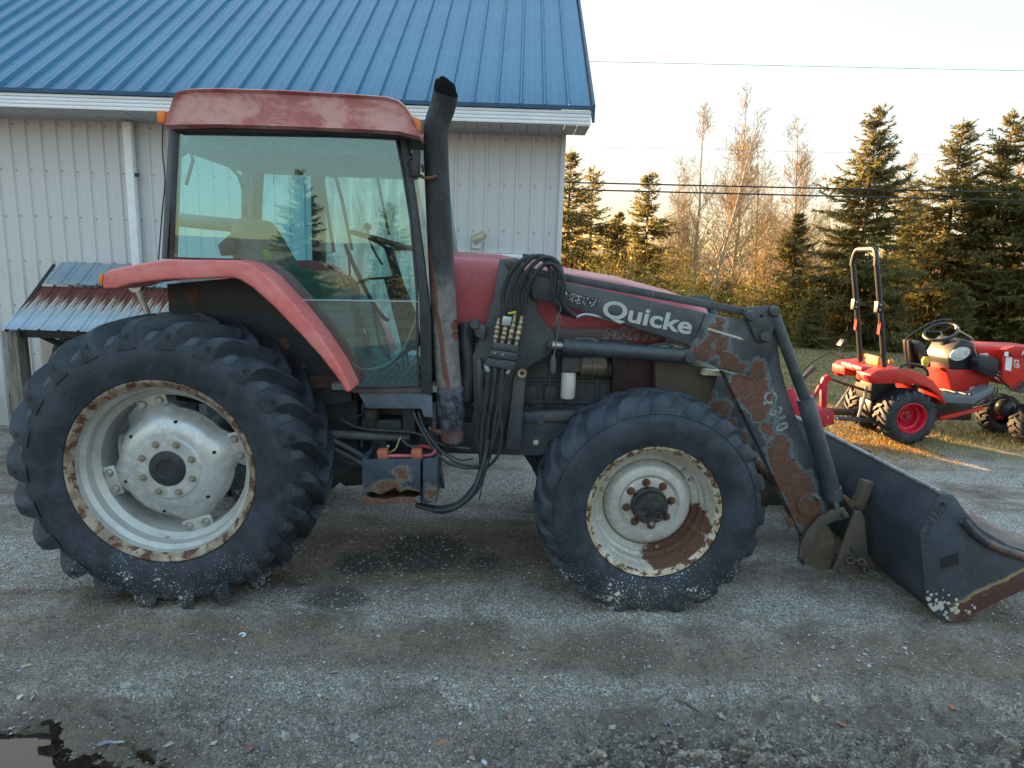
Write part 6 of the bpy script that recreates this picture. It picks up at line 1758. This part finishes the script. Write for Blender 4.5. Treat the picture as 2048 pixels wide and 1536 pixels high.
# top edge, stiffener along the end plate, weld seam
MB().tube([(p0[0] + .006, YN + .01, p0[1] + .004), (p0[0] + .006, YFa - .01, p0[1] + .004)], .016, 10).build('top_edge', paint('bright worn edge', S(150, 152, 152), S(110, 112, 114), .35, .5, 8), bk_)
MB().prism([off(p0, (.0, -.0)), off(p0, (.085, -.012)), off(p0, (.085, -.024)), off(p0, (.0, -.014))], YN + .015, YFa - .015).build('top_flange', M_bback, bk_, .002)
st_ = spline(path([(1924, 1040), (1950, 1068), (1985, 1090), (2048, 1112), (2120, 1120)], YN), 8)
MB().tube([(p[0], YN - .006, p[2]) for p in st_], .024, 12).build('end_stiffener', paint('worn stiffener', (.03, .036, .045), S(112, 82, 72), .45, sc=7, rust=.42, rsc=8), bk_)
x, z = T(1884, 1004, YN); MB().disc((x + .006, z - .012), .011, YN - .0015, YN + .002, 14).build('lifting_hole', M_dark, bk_)
MB().prism(TP([(1879, 1116), (1915, 1105), (1918, 1128), (1882, 1138)], YN), YN - .0012, YN + .001).build('black_patch', plain('black patch', (.012, .013, .016), .6, 0, .4, 60), bk_)
cut_ = MB().prism([off(tipx, (-.16, .004)), off(tipx, (.02, .0)), off(tipx, (.02, -.022)), off(tipx, (-.16, -.016))], YN - .004, YFa + .004)
cut_.build('cutting_edge', paint('worn cutting edge', S(104, 84, 76), S(84, 66, 60), .5, .3, 8), bk_, .003)
mt, L_ = side_matrix(T(1846, 1064, YN), T(1886, 1012, YN), YN - .0015)
textmesh('chalk_number', 'CV185', plain('marker ink', (.018, .023, .030), .6), bk_, mt, .085, .0006, -.0016, .1, .9)
# mounting hooks on the back of the bucket (both sides) and the short chain
for y0 in (.55, 2 * YC - .60):
    MB().prism(TP([(1730, 1000), (1760, 1004), (1800, 1100), (1790, 1150), (1745, 1140)], .55), y0, y0 + .03).build('back_bracket', M_coup, bk_, .005)
def chain(pts, nlink, r_, mat):
    P_ = spline(pts, 10); P_ = [Vector(p) for p in P_]
    Ls = [0]
    for q in range(1, len(P_)): Ls.append(Ls[-1] + (P_[q] - P_[q - 1]).length)
    for q in range(nlink):
        s0, s1 = Ls[-1] * q / nlink, Ls[-1] * (q + 1.25) / nlink
        A_ = Vector([np.interp(s0, Ls, [p[j] for p in P_]) for j in range(3)]); B_ = Vector([np.interp(min(s1, Ls[-1]), Ls, [p[j] for p in P_]) for j in range(3)])
        t_ = (B_ - A_).normalized(); u_ = t_.orthogonal().normalized(); u_ = (Matrix.Rotation(PI / 2 * (q % 2) + .5, 3, t_) @ u_)
        hl = (B_ - A_).length / 2; c_ = (A_ + B_) / 2; w_ = r_ * 2.4
        pl = [c_ + t_ * (hl - w_) * (1 if math.cos(a) > 0 else -1) + t_ * w_ * math.cos(a) + u_ * w_ * math.sin(a) for a in np.linspace(0, 2 * PI, 14, endpoint=False)]
        MB().tube(pl, r_, 6, closed=True).build('chain_link', mat, loader)
chain(path([(1694, 1122, .40), (1715, 1120, .38), (1728, 1124, .37), (1732, 1140, .36), (1742, 1152, .34), (1756, 1150, .33)]), 7, .0075, M_rustdk)
pin(1745, 1146, .40, .016, M_brass, 'linch_pin')

# ================================================================== COMPACT TRACTOR
YAW2 = R(3)
AX2 = np.array([math.cos(YAW2), math.sin(YAW2), 0]); LAT2 = np.array([-math.sin(YAW2), math.cos(YAW2), 0])
ORG2 = G(1822, 889); ORG2[2] = 0; ORG2 = ORG2 - LAT2 * .06
TG = GZ + .02
def T2(px, py, y): return TL(px, py, y, ORG2, AX2, LAT2)
def Q3(px, py, y):
    x, z = T2(px, py, y); return (x, y, z)
def TP2(pts, y): return [T2(a, b, y) for a, b in pts]
def path2(pts, y=None): return [Q3(p[0], p[1], p[2] if len(p) > 2 else y) for p in pts]
ct = tag(empty('compact_tractor', (float(ORG2[0]), float(ORG2[1]), 0), YAW2), 'small bright red compact tractor with roll bar up and seat tipped forward', 'tractor')
YM = .47                                      # its middle
k = NT('bright red'); M_red = k.fin(k.mix(k.step(k.noise(3, 6, .7), .5, .75), k.mix(k.step(k.noise(4, 4), .4, .7), S(192, 36, 28), S(206, 48, 36)), S(168, 62, 50)), k.math('ADD', .28, k.math('MULTIPLY', k.noise(6, 4), .3)), 0, None, .5)
M_rimred = plain('rim red', S(206, 28, 52), .4, 0, .12, 8)
M_impred = plain('implement red', S(186, 34, 56), .5, 0, .18, 6)
M_blk = plain('satin black', (.018, .020, .024), .42, 0, .3, 10)
M_greyp = plain('grey platform', S(110, 114, 120), .5, 0, .12, 10)
M_yell = plain('yellow grip', S(212, 168, 44), .5)
def cp(name, pts, y0, y1, mat, bev=.006, dy=None, par=None):
    return MB().prism(TP2(pts, y0 if dy is None else dy), y0, y1).build(name, mat, par or ct, bev)
def ctube(name, pts, r_, mat, n=8, y=None, sm=0, par=None):
    P_ = path2(pts, y)
    return MB().tube(spline(P_, sm) if sm else P_, r_, n).build(name, mat, par or ct)
def mir2(o):
    me = o.data.copy(); me.transform(Matrix.Translation((0, 2 * YM, 0)) @ Matrix.Diagonal((1, -1, 1, 1))); me.flip_normals()
    return link_mesh(o.name.split('.')[0], me, ct)
def small_wheel(name, x, y, RR, rim, wdt, nl, turn):
    w = empty(name, (x, y, TG + RR - .012), 0, ct)
    prof = [(rim, .02), (rim + .012, .0), (rim + .05, -.012), (RR * .84, -.006), (RR * .90, .018), (RR * .93, .05), (RR * .935, wdt / 2)]
    prof = prof + [(a, wdt - b) for a, b in prof[-2::-1]]
    lug = [(-.004, RR * .885, RR * .85, .02, .030, .024), (.012, RR * .955, RR * .88, .0, .03, .024), (.04, RR * .99, RR * .90, -.04, .028, .022), (.09, RR, RR * .92, -.16, .026, .02), (wdt / 2 + .01, RR, RR * .92, -.26, .024, .018)]
    tyre_mesh('tyre', prof, 48, nl, lug, None, -RR + .010, wdt / 2).build('tyre', M_tyre_c, w, ang=30)
    MB().lathe([(rim + .004, .014), (rim + .006, .002), (rim - .004, -.002), (rim - .012, .006), (rim - .02, .03), (rim - .024, .09), (rim - .05, .10), (rim - .05, .15), (rim * .5, .152), (rim * .48, .15), (.001, .15)], n=40).build('rim', M_rimred, w, ang=35)
    MB().lathe([(.001, .098), (.028, .098), (.034, .105), (.034, .12), (.078, .122), (.085, .13), (.085, .15)], n=6 if rim > .12 else 24).build('hub', M_rimred, w, ang=30)
    MB().lathe([(.001, .088), (.024, .088), (.028, .095), (.028, .122)], n=18).build('hub_cap', M_rustdk, w)
    for q in range(5):
        a = 2 * PI * q / 5 + .5
        MB().lathe([(.001, .110), (.010, .110), (.011, .123)], n=6).build('wheel_bolt', M_rustdk, w, loc=(.055 * math.cos(a), 0, .055 * math.sin(a)))
    if turn: w.rotation_euler = (0, 0, PI)
    return w
xr_, zr_ = T2(1822, 836, .02)
RW = zr_ - TG + .012
xf_, zf_ = T2(2068, 838, .19)
small_wheel('rear_wheel', xr_, 0, RW, .178, .30, 20, False)
small_wheel('rear_wheel', xr_, 2 * YM, RW, .178, .30, 20, True)
small_wheel('front_wheel', xf_, .08, .255, .13, .22, 16, False)
small_wheel('front_wheel', xf_, 2 * YM - .08, .255, .13, .22, 16, True)
# fenders with tail lights, deck between
fpts = [(1741, 750), (1752, 742), (1790, 738), (1815, 739), (1842, 746), (1868, 762), (1884, 784), (1893, 811), (1889, 810), (1876, 790), (1856, 776), (1828, 768), (1790, 767), (1752, 768), (1740, 766)]
fd = cp('fender', fpts, .04, .34, M_red, .012); mir2(fd)
tl = cp('tail_light', [(1734, 752), (1753, 751), (1751, 767), (1738, 764)], .02, .10, M_redlens, .004)
tl2 = cp('tail_light', [(1674, 738), (1692, 739), (1688, 754), (1675, 751)], .80, .88, M_redlens, .004)
dk = [T2(1762, 742, .30), T2(1738, 732, .5)]
dz = T2(1762, 736, .30)[1]
dx0 = T2(1738, 742, .3)[0]
MB().box((T2(1741, 752, .04)[0] + .20, YM, T2(1790, 739, .04)[1] - .045), (.40, .46, .07)).build('rear_deck', M_red, ct, .015)
MB().box((dx0 + .20, YM, dz - .22), (.30, .36, .36)).build('rear_housing', M_blk, ct, .02)
MB().box((dx0 + .75, YM, TG + .33), (1.3, .26, .22)).build('chassis', M_blk, ct, .02)
MB().box((xr_, YM, TG + RW), (.16, .66, .14)).build('rear_axle', M_blk, ct, .02)
MB().box((xf_, YM, TG + .27), (.12, .66, .1)).build('front_axle', M_blk, ct, .02)
MB().box((dx0 + .16, YM + .02, dz + .07), (.06, .26, .11)).build('tool_box', plain('wood crate tan', S(176, 136, 70), .7), ct, .006)
ctube('hand_grip', [(1797, 742), (1802, 733), (1818, 728), (1840, 731), (1853, 740), (1856, 752)], .017, M_blk, 8, .10, 4)
# roll bar
ya, yb2 = .22, 2 * YM - .22
bx_, bz_ = T2(1768, 736, ya)
tx_, tz_ = T2(1755, 520, ya)
rp2 = [(bx_, ya, bz_), (bx_ * .5 + tx_ * .5, ya, bz_ * .5 + tz_ * .5), (tx_, ya, tz_ - .06)]
ztop = T2(1742, 500, ya + .1)[1] + .01
for q in range(7):
    a = q / 6 * PI / 2; rp2.append((tx_ - .01, ya + .10 * (1 - math.cos(a)), tz_ - .06 + (ztop - tz_ + .06) * math.sin(a)))
rp2 += [(p[0], 2 * YM - p[1], p[2]) for p in rp2[::-1]]
MB().tube(rp2, .030, 10).build('roll_bar', M_blk, ct)
for y_ in (ya, yb2):
    zj = T2(1757, 614, ya)[1]; xj = np.interp(zj, [bz_, tz_], [bx_, tx_])
    h_ = MB().box((xj - .012, y_, zj), (.085, .075, .13)).build('fold_hinge', M_blk, ct, .006)
    for dzz in (-.03, .03): MB().lathe([(.001, -.01), (.011, -.01), (.011, .02)], n=8).build('hinge_bolt', M_steel, ct, loc=(xj - .03, y_ - .044, zj + dzz))
    zq_ = T2(1760, 655, ya)[1]; xq = np.interp(zq_, [bz_, tz_], [bx_, tx_])
    MB().box((xq - .031, y_, zq_), (.004, .05, .16)).build('red_reflector', M_redlens, ct)
    za_ = T2(1774, 722, ya)[1]
    MB().lathe([(.001, -.02), (.026, -.02), (.032, 0), (.026, .02), (.001, .02)], (bx_ + .055, y_ - .03, za_), 14, axis='x').build('amber_lamp', M_orange, ct)
wlx, wlz = T2(1683, 686, yb2)
MB().box((wlx, yb2 - .02, wlz), (.06, .11, .09), Matrix.Rotation(.5, 3, 'Y')).build('work_lamp', M_blk, ct, .008)
# seat tipped forward on its frame
cp('seat_back', [(1832, 690), (1842, 682), (1852, 690), (1864, 734), (1844, 738)], .38, .64, M_blk, .016); cp('seat_bracket', [(1817, 682), (1824, 680), (1830, 738), (1822, 738)], .46, .58, M_blk, .006)
cp('seat_back', [(1834, 690), (1842, 684), (1850, 690), (1862, 734), (1844, 738)], .40, .62, M_blk, .014); cp('seat_bracket', [(1817, 682), (1824, 680), (1830, 738), (1822, 738)], .46, .58, M_blk, .006)
for y_ in (.32, .68):
    ctube('seat_frame', [(1816, 735), (1811, 690), (1816, 674), (1850, 652), (1880, 640), (1904, 640)], .011, M_blk, 8, y_, 4)
# steering, dash, hood
cp('dash_pod', [(1900, 742), (1897, 716), (1910, 692), (1926, 677), (1946, 684), (1960, 700), (1968, 716), (1962, 740)], .30, .74, M_blk, .03)
ga = [(1921 + 20 * math.cos(a) , 708 + 13 * math.sin(a) - 5 * math.cos(a)) for a in np.linspace(0, 2 * PI, 20, endpoint=False)]
cp('gauge_face', ga, .286, .31, plain('gauge', S(206, 208, 204), .3), .003)
cp('steering_post', [(1884, 676), (1898, 676), (1906, 720), (1896, 724)], .48, .56, M_blk, .01)
sw = Vector(Q3(1882, 664, YM))
Qs = Matrix.Rotation(R(-30), 3, 'Y') @ Matrix.Rotation(R(14), 3, 'X')
MB().tube([sw + Qs @ Vector((.18 * math.cos(a), .18 * math.sin(a), 0)) for a in np.linspace(0, 2 * PI, 28, endpoint=False)], .020, 8, closed=True).build('steering_wheel', M_blk, ct)
spk = MB()
for q in range(3): spk.tube([sw, sw + Qs @ Vector((.175 * math.cos(q * 2.1), .175 * math.sin(q * 2.1), 0))], .010, 5)
spk.build('wheel_spoke', M_blk, ct)
cp('dash_pillar', [(1890, 736), (1942, 738), (1952, 700), (1968, 694), (1976, 710), (1984, 760), (1974, 784), (1905, 786)], .30, .74, M_red, .035)
cp('hood', [(1944, 690), (1970, 690), (2080, 694), (2130, 704), (2150, 730), (2150, 775), (2000, 770), (1976, 742), (1960, 712)], .27, .77, M_red, .05)
cp('hood_seam', [(1984, 742), (2140, 744), (2140, 746), (1984, 745)], .266, .27, M_blk, 0)
cp('foot_platform', [(1872, 782), (1885, 806), (1946, 808), (1966, 798), (1990, 780), (1984, 772), (1960, 786), (1944, 793), (1888, 788)], .12, .92, M_greyp, .008)
rbm = MB()
for q in range(9):
    x, z = T2(1892 + q * 8, 789, .13); rbm.box((x, .30, z + .004), (.012, .34, .012))
o = rbm.build('platform_rib', plain('platform rib', S(128, 132, 138), .5), ct, smooth=False); o['kind'] = 'stuff'
cp('red_link_bar', [(1880, 834), (1966, 814), (1968, 820), (1882, 842)], .14, .18, M_red, .003)
cp('yellow_lever', [(1846, 722), (1850, 714), (1858, 714), (1861, 722), (1856, 734), (1848, 736)], .26, .30, M_yell, .008)
# loader valve, hoses and mast at the right edge
cp('valve_cover', [(1956, 722), (1966, 712), (1982, 712), (2002, 722), (1994, 752), (1984, 756), (1958, 744)], .12, .26, M_blk, .012)
ctube('joystick', [(1957, 722), (1950, 700), (1944, 676), (1912, 658)], .008, M_steel, 7, .2)
MB().sphere(Q3(1914, 657, .2), .022, 10, 7).build('joystick_knob', M_steel, ct)
for q in range(5):
    a = (1988 + q * 4, 754 - q * 6); b = (1998 + q * 5, 760 - q * 6)
    ctube('hose_fitting', [a, b], .012, M_steel, 8, .14)
    hose('loader_hose', path2([(b[0], b[1], .14), (2014 + q * 4, 772 - q * 5, .12), (2030 + q * 4, 782 - q * 4, .10), (2056, 784 - q * 6, .10)]), .011, M_hose, ct, 7)
for q in range(3):
    hose('loader_hose', path2([(1996 - q * 6, 776, .2), (1990 - q * 8, 792, .16), (1970 - q * 10, 808, .14), (1940, 812, .14)]), .010, M_hose, ct, 7)
cp('loader_mast', [(2004, 700), (2018, 694), (2060, 694), (2070, 730), (2046, 775), (2030, 784), (2006, 760)], .10, .16, M_red, .006)
cp('loader_arm', [(2010, 700), (2030, 692), (2140, 700), (2300, 790), (2296, 806), (2130, 716), (2030, 714)], .06, .10, M_red, .006)
cp('warning_label', [(2012, 714), (2025, 714), (2022, 742), (2010, 740)], .0985, .10, M_white, 0)
cp('warning_label', [(2004, 702), (2012, 703), (2011, 712), (2003, 711)], .0585, .0598, M_white, 0, .10)
cp('warning_label', [(1959, 708), (1976, 706), (1977, 711), (1960, 714)], .264, .27, M_white, 0)
cp('orange_label', [(1940, 774), (1952, 773), (1951, 780), (1939, 780)], .294, .30, plain('label', S(226, 178, 150), .6), 0)
def stext(name, s, pa, pb, y, size, mat, sx=1):
    a, b = T2(*pa, y), T2(*pb, y)
    mt, L_ = side_matrix(a, b, y)
    textmesh(name, s, mat, ct, mt, size, .0008, .001, .15, sx)
stext('maker_lettering', 'KIOTI', (2036, 706), (2086, 710), .0575, .075, M_white, 1.15)
stext('model_lettering', 'TL', (2026, 725), (2038, 726), .0975, .085, M_white)
stext('model_lettering', '110', (2026, 733), (2040, 734), .0975, .045, M_white)
MB().sphere(Q3(2010, 815, .4), .11, 14, 10).build('gear_case', M_blk, ct)
# three point linkage
ctube('lift_arm', [(1672, 836), (1756, 842)], .026, M_frame, 8, .30); ctube('lift_arm', [(1650, 826), (1720, 828)], .026, M_frame, 8, .74)
ctube('top_link', [(1660, 757), (1690, 768), (1722, 778)], .016, M_rustdk, 8, .52)
ctube('lift_rod', [(1733, 772), (1729, 795), (1717, 834)], .018, M_steel, 8, .26)
ctube('lift_rod', [(1702, 772), (1672, 815)], .012, M_steel, 8, .70)
ctube('pto_shaft', [(1654, 820), (1690, 822), (1725, 818)], .026, M_rustdk, 10, .52)

# rear implement coupled behind the compact tractor
imp = tag(empty('rear_implement', (float(ORG2[0]), float(ORG2[1]), 0), YAW2), 'pinkish red rear implement with a steel A-frame, coupled behind the compact tractor', 'implement')
cp('gear_box', [(1628, 824), (1650, 818), (1669, 824), (1669, 848), (1640, 858), (1626, 856)], .20, .84, M_impred, .006, par=imp)
cp('frame_upright', [(1643, 818), (1643, 766), (1648, 755), (1656, 750), (1662, 752), (1663, 760), (1655, 768), (1653, 818)], .50, .55, M_impred, .004, par=imp)
cp('frame_brace', [(1622, 806), (1640, 768), (1644, 774), (1624, 812)], .50, .54, M_impred, .004, par=imp)
cp('side_plate', [(1574, 780), (1586, 776), (1600, 810), (1624, 850), (1626, 862), (1590, 862), (1576, 830)], .20, .24, M_impred, .004, par=imp)
cp('rear_hood', [(1540, 790), (1622, 800), (1630, 852), (1540, 858)], .25, .95, M_impred, .01, par=imp)
cp('ear_plate', [(1612, 786), (1618, 782), (1622, 784), (1622, 808), (1612, 808)], .35, .37, M_impred, .003, par=imp)
ctube('tie_rod', [(1606, 772), (1640, 768)], .007, plain('tan rod', S(190, 140, 100), .6), 6, .52, 0, imp)
ctube('prop_rod', [(1600, 750), (1628, 722), (1660, 705), (1692, 718), (1710, 712)], .009, M_rustdk, 6, .80, 0, imp)
cp('tool_bar', [(1600, 758), (1629, 731), (1635, 736), (1604, 765)], .74, .80, M_frame, .004, par=imp)
for a, b in ((1655, 834), (1655, 850)):
    x, z = T2(a, b, .20); MB().lathe([(.001, -.01), (.014, -.01), (.018, 0)], n=8).build('bolt_head', M_steel, imp, loc=(x, .20, z))
x, z = T2(1675, 838, .24); MB().sphere((x, .26, z), .024, 10, 7).build('hitch_ball', M_steel, imp)

# ================================================================== FALLEN LEAVES AND STICKS IN THE FOREGROUND
def leaf_mesh(seed, n=5):
    g = np.random.default_rng(seed)
    pts = []
    m = 22
    for q in range(m):
        a = 2 * PI * q / m
        r_ = .5 + .5 * abs(math.cos(n / 2 * a)) ** .6 * (1 if n > 1 else 0) + g.normal(0, .06)
        if n == 1: r_ = .55 + .45 * abs(math.cos(a)) ** 1.5
        pts.append((r_ * math.cos(a), r_ * (.8 if n > 1 else .5) * math.sin(a)))
    cu_ = g.normal(0, .25, 4)
    h = lambda x, y: .22 * (cu_[0] * x * x + cu_[1] * y * y * 1.6 + cu_[2] * x * y) + .10 * abs(y)
    v_ = [(0, 0, 0)] + [(.5 * x, .5 * y, h(.5 * x, .5 * y)) for x, y in pts] + [(x, y, h(x, y) + g.normal(0, .03)) for x, y in pts] + [(-1.5, .1, .1), (-1.5, .04, .1)]
    f_ = []
    for q in range(m):
        r_ = (q + 1) % m
        f_ += [(0, 1 + q, 1 + r_), (1 + q, 1 + m + q, 1 + m + r_, 1 + r_)]
    mid = 1 + m + m // 2
    f_ += [(mid, mid - 1, 2 * m + 1), (mid, 2 * m + 1, 2 * m + 2)]
    me = bpy.data.meshes.new('leaf'); me.from_pydata(v_, [], f_)
    me.polygons.foreach_set('use_smooth', [True] * len(me.polygons)); me.update()
    return me
def lmat(name, a, b):
    k = NT(name); return k.fin(k.mix(k.step(k.noise(1.6, 5, .7), .35, .7), a, b), .7, 0, k.bump(k.noise(5, 4), .3, .05), .3)
M_lp = lmat('pale leaf', S(168, 164, 158), S(132, 126, 120)); M_lo = lmat('orange leaf', S(186, 128, 92), S(150, 98, 70)); M_lt = lmat('tan leaf', S(196, 178, 148), S(160, 138, 108)); M_lr = lmat('red leaf', S(146, 92, 84), S(112, 76, 74)); M_lg = lmat('blue grey leaf', S(132, 136, 150), S(104, 106, 118))
LV = [leaf_mesh(s_, n_) for s_, n_ in ((1, 5), (2, 5), (3, 1), (4, 3), (5, 1))]
def leaf(px, py, size, v, mat, label, rz, group='dead leaves on the mud', tilt=(0, 0)):
    p = G(px, py); z = float(ground_h(np.array([p[0]]), np.array([p[1]]))[0])
    me = LV[v].copy(); me.materials.append(mat)
    o = link_mesh('dead_leaf', me, None, (p[0], p[1], z + .008))
    o.scale = (size, size, size); o.rotation_euler = (tilt[0], tilt[1], rz)
    tag(o, label, 'leaf', group)
leaf(1632, 1392, .034, 0, M_lt, 'tan lobed leaf standing alone in the churned gravel, front right', .8, tilt=(.3, .2))
leaf(1683, 1449, .022, 3, M_lo, 'orange brown leaf just above the pressed mud ridges', 2.0, tilt=(.3, 0))
leaf(1905, 1410, .020, 3, M_lo, 'small orange leaf toward the front right corner', 1.0)
leaf(1444, 1430, .026, 1, M_lp, 'pale torn leaf left of a rounder pale leaf', .3, tilt=(.2, .4))
leaf(1556, 1438, .022, 4, M_lp, 'rounder pale leaf between the torn leaf and the tan lobed leaf', 1.4)
leaf(1290, 1464, .032, 4, M_lg, 'blue grey oval leaf lying flat beside the upright grey leaf', 2.8)
leaf(1340, 1440, .030, 2, M_lg, 'dark grey leaf turned on edge beside the oval leaf', 1.6, tilt=(.4, .2))
leaf(1224, 1475, .020, 3, M_lp, 'small whitish leaf in the mud near the middle', .7)
leaf(1112, 1467, .014, 4, M_lg, 'tiny bluish leaf scrap near the middle front', .2)
leaf(1016, 1432, .030, 2, M_lo, 'curled orange leaf standing on end at middle front', 1.5, tilt=(1.0, .3))
leaf(884, 1490, .026, 2, M_lo, 'curled orange leaf lying on its side at the bottom', .1, tilt=(.9, 0))
leaf(710, 1472, .030, 0, M_lp, 'whitish ragged leaf right of the reddish leaf', .4, tilt=(.3, .3))
leaf(570, 1478, .032, 1, M_lp, 'pale broad leaf just right of the reddish leaf by the puddle', 2.2, tilt=(.2, -.2))
leaf(498, 1484, .030, 0, M_lr, 'reddish brown leaf at the puddle edge', 1.2)
leaf(524, 1480, .022, 4, M_lg, 'grey leaf touching the reddish leaf', 1.8, tilt=(.4, 0))
leaf(428, 1490, .016, 3, M_lt, 'cream leaf scrap by the puddle, above the dark pebble', .9)
leaf(342, 1486, .026, 4, M_lp, 'pale twisted leaf at the right end of the puddle', .8, tilt=(.5, 0))
leaf(212, 1480, .034, 2, M_lg, 'long bluish leaf lying across the puddle edge', .7, tilt=(.2, .1))
leaf(236, 1486, .026, 4, M_lp, 'pale wet leaf floating beside the long bluish leaf', .1)
leaf(118, 1482, .030, 2, M_lg, 'grey soaked leaf against the dark puddle bank', 1.0, tilt=(.3, 0))
leaf(252, 1372, .030, 0, M_lp, 'grey crumpled leaf in the mud above the puddle', .6, tilt=(.3, .2))
leaf(52, 1332, .028, 2, M_lt, 'narrow tan leaf at the far left', 1.1, tilt=(.4, .3))
leaf(48, 1420, .026, 2, M_lp, 'narrow pale leaf at the left edge above the puddle', .3, tilt=(.3, 0))
leaf(668, 1340, .022, 4, M_lp, 'flat pale leaf in the smooth dirt, middle left', .2)
leaf(384, 1272, .018, 4, M_lp, 'small pale leaf in front of the rear wheel', .3)
leaf(484, 1258, .016, 3, M_lo, 'small tan curled leaf below the rear wheel, by the white scrap', 1.0, tilt=(.4, .3))
M_stick = plain('stick bark', S(104, 94, 84), .85, 0, .3, 30)
def stick(a, b, r_, label):
    p, q = G(*a), G(*b)
    z = lambda w: float(ground_h(np.array([w[0]]), np.array([w[1]]))[0]) + r_ + .004
    m = (p + q) / 2
    o = MB().tube(spline([(0, 0, 0), ((q - p)[0] * .5, (q - p)[1] * .5 + .01, z(m) - z(p)), ((q - p)[0], (q - p)[1], z(q) - z(p))], 5), [r_ * (1 - .05 * i) for i in range(11)], 7).build('stick', M_stick, None, loc=(p[0], p[1], z(p)))
    tag(o, label, 'stick', 'sticks on the mud')
stick((1348, 1402), (1408, 1420), .008, 'short dark stick in front of the bucket and front wheel')
stick((1176, 1434), (1212, 1450), .004, 'thin dark twig left of the grey leaves')
stick((456, 1432), (436, 1448), .003, 'bent twig in the churned mud above the puddle')
stick((906, 1420), (928, 1412), .003, 'straw thin twig in the middle of the mud')
wsp = G(478, 1270)
o = MB().tube(spline([(0, 0, 0), (.012, .01, .004), (.030, .006, .004), (.034, -.008, .002), (.022, -.014, .001)], 4), .004, 6).build('white_scrap', M_white, None, loc=(wsp[0], wsp[1], float(ground_h(np.array([wsp[0]]), np.array([wsp[1]]))[0]) + .006))
tag(o, 'curled white plastic scrap on the dirt below the rear wheel', 'scrap')
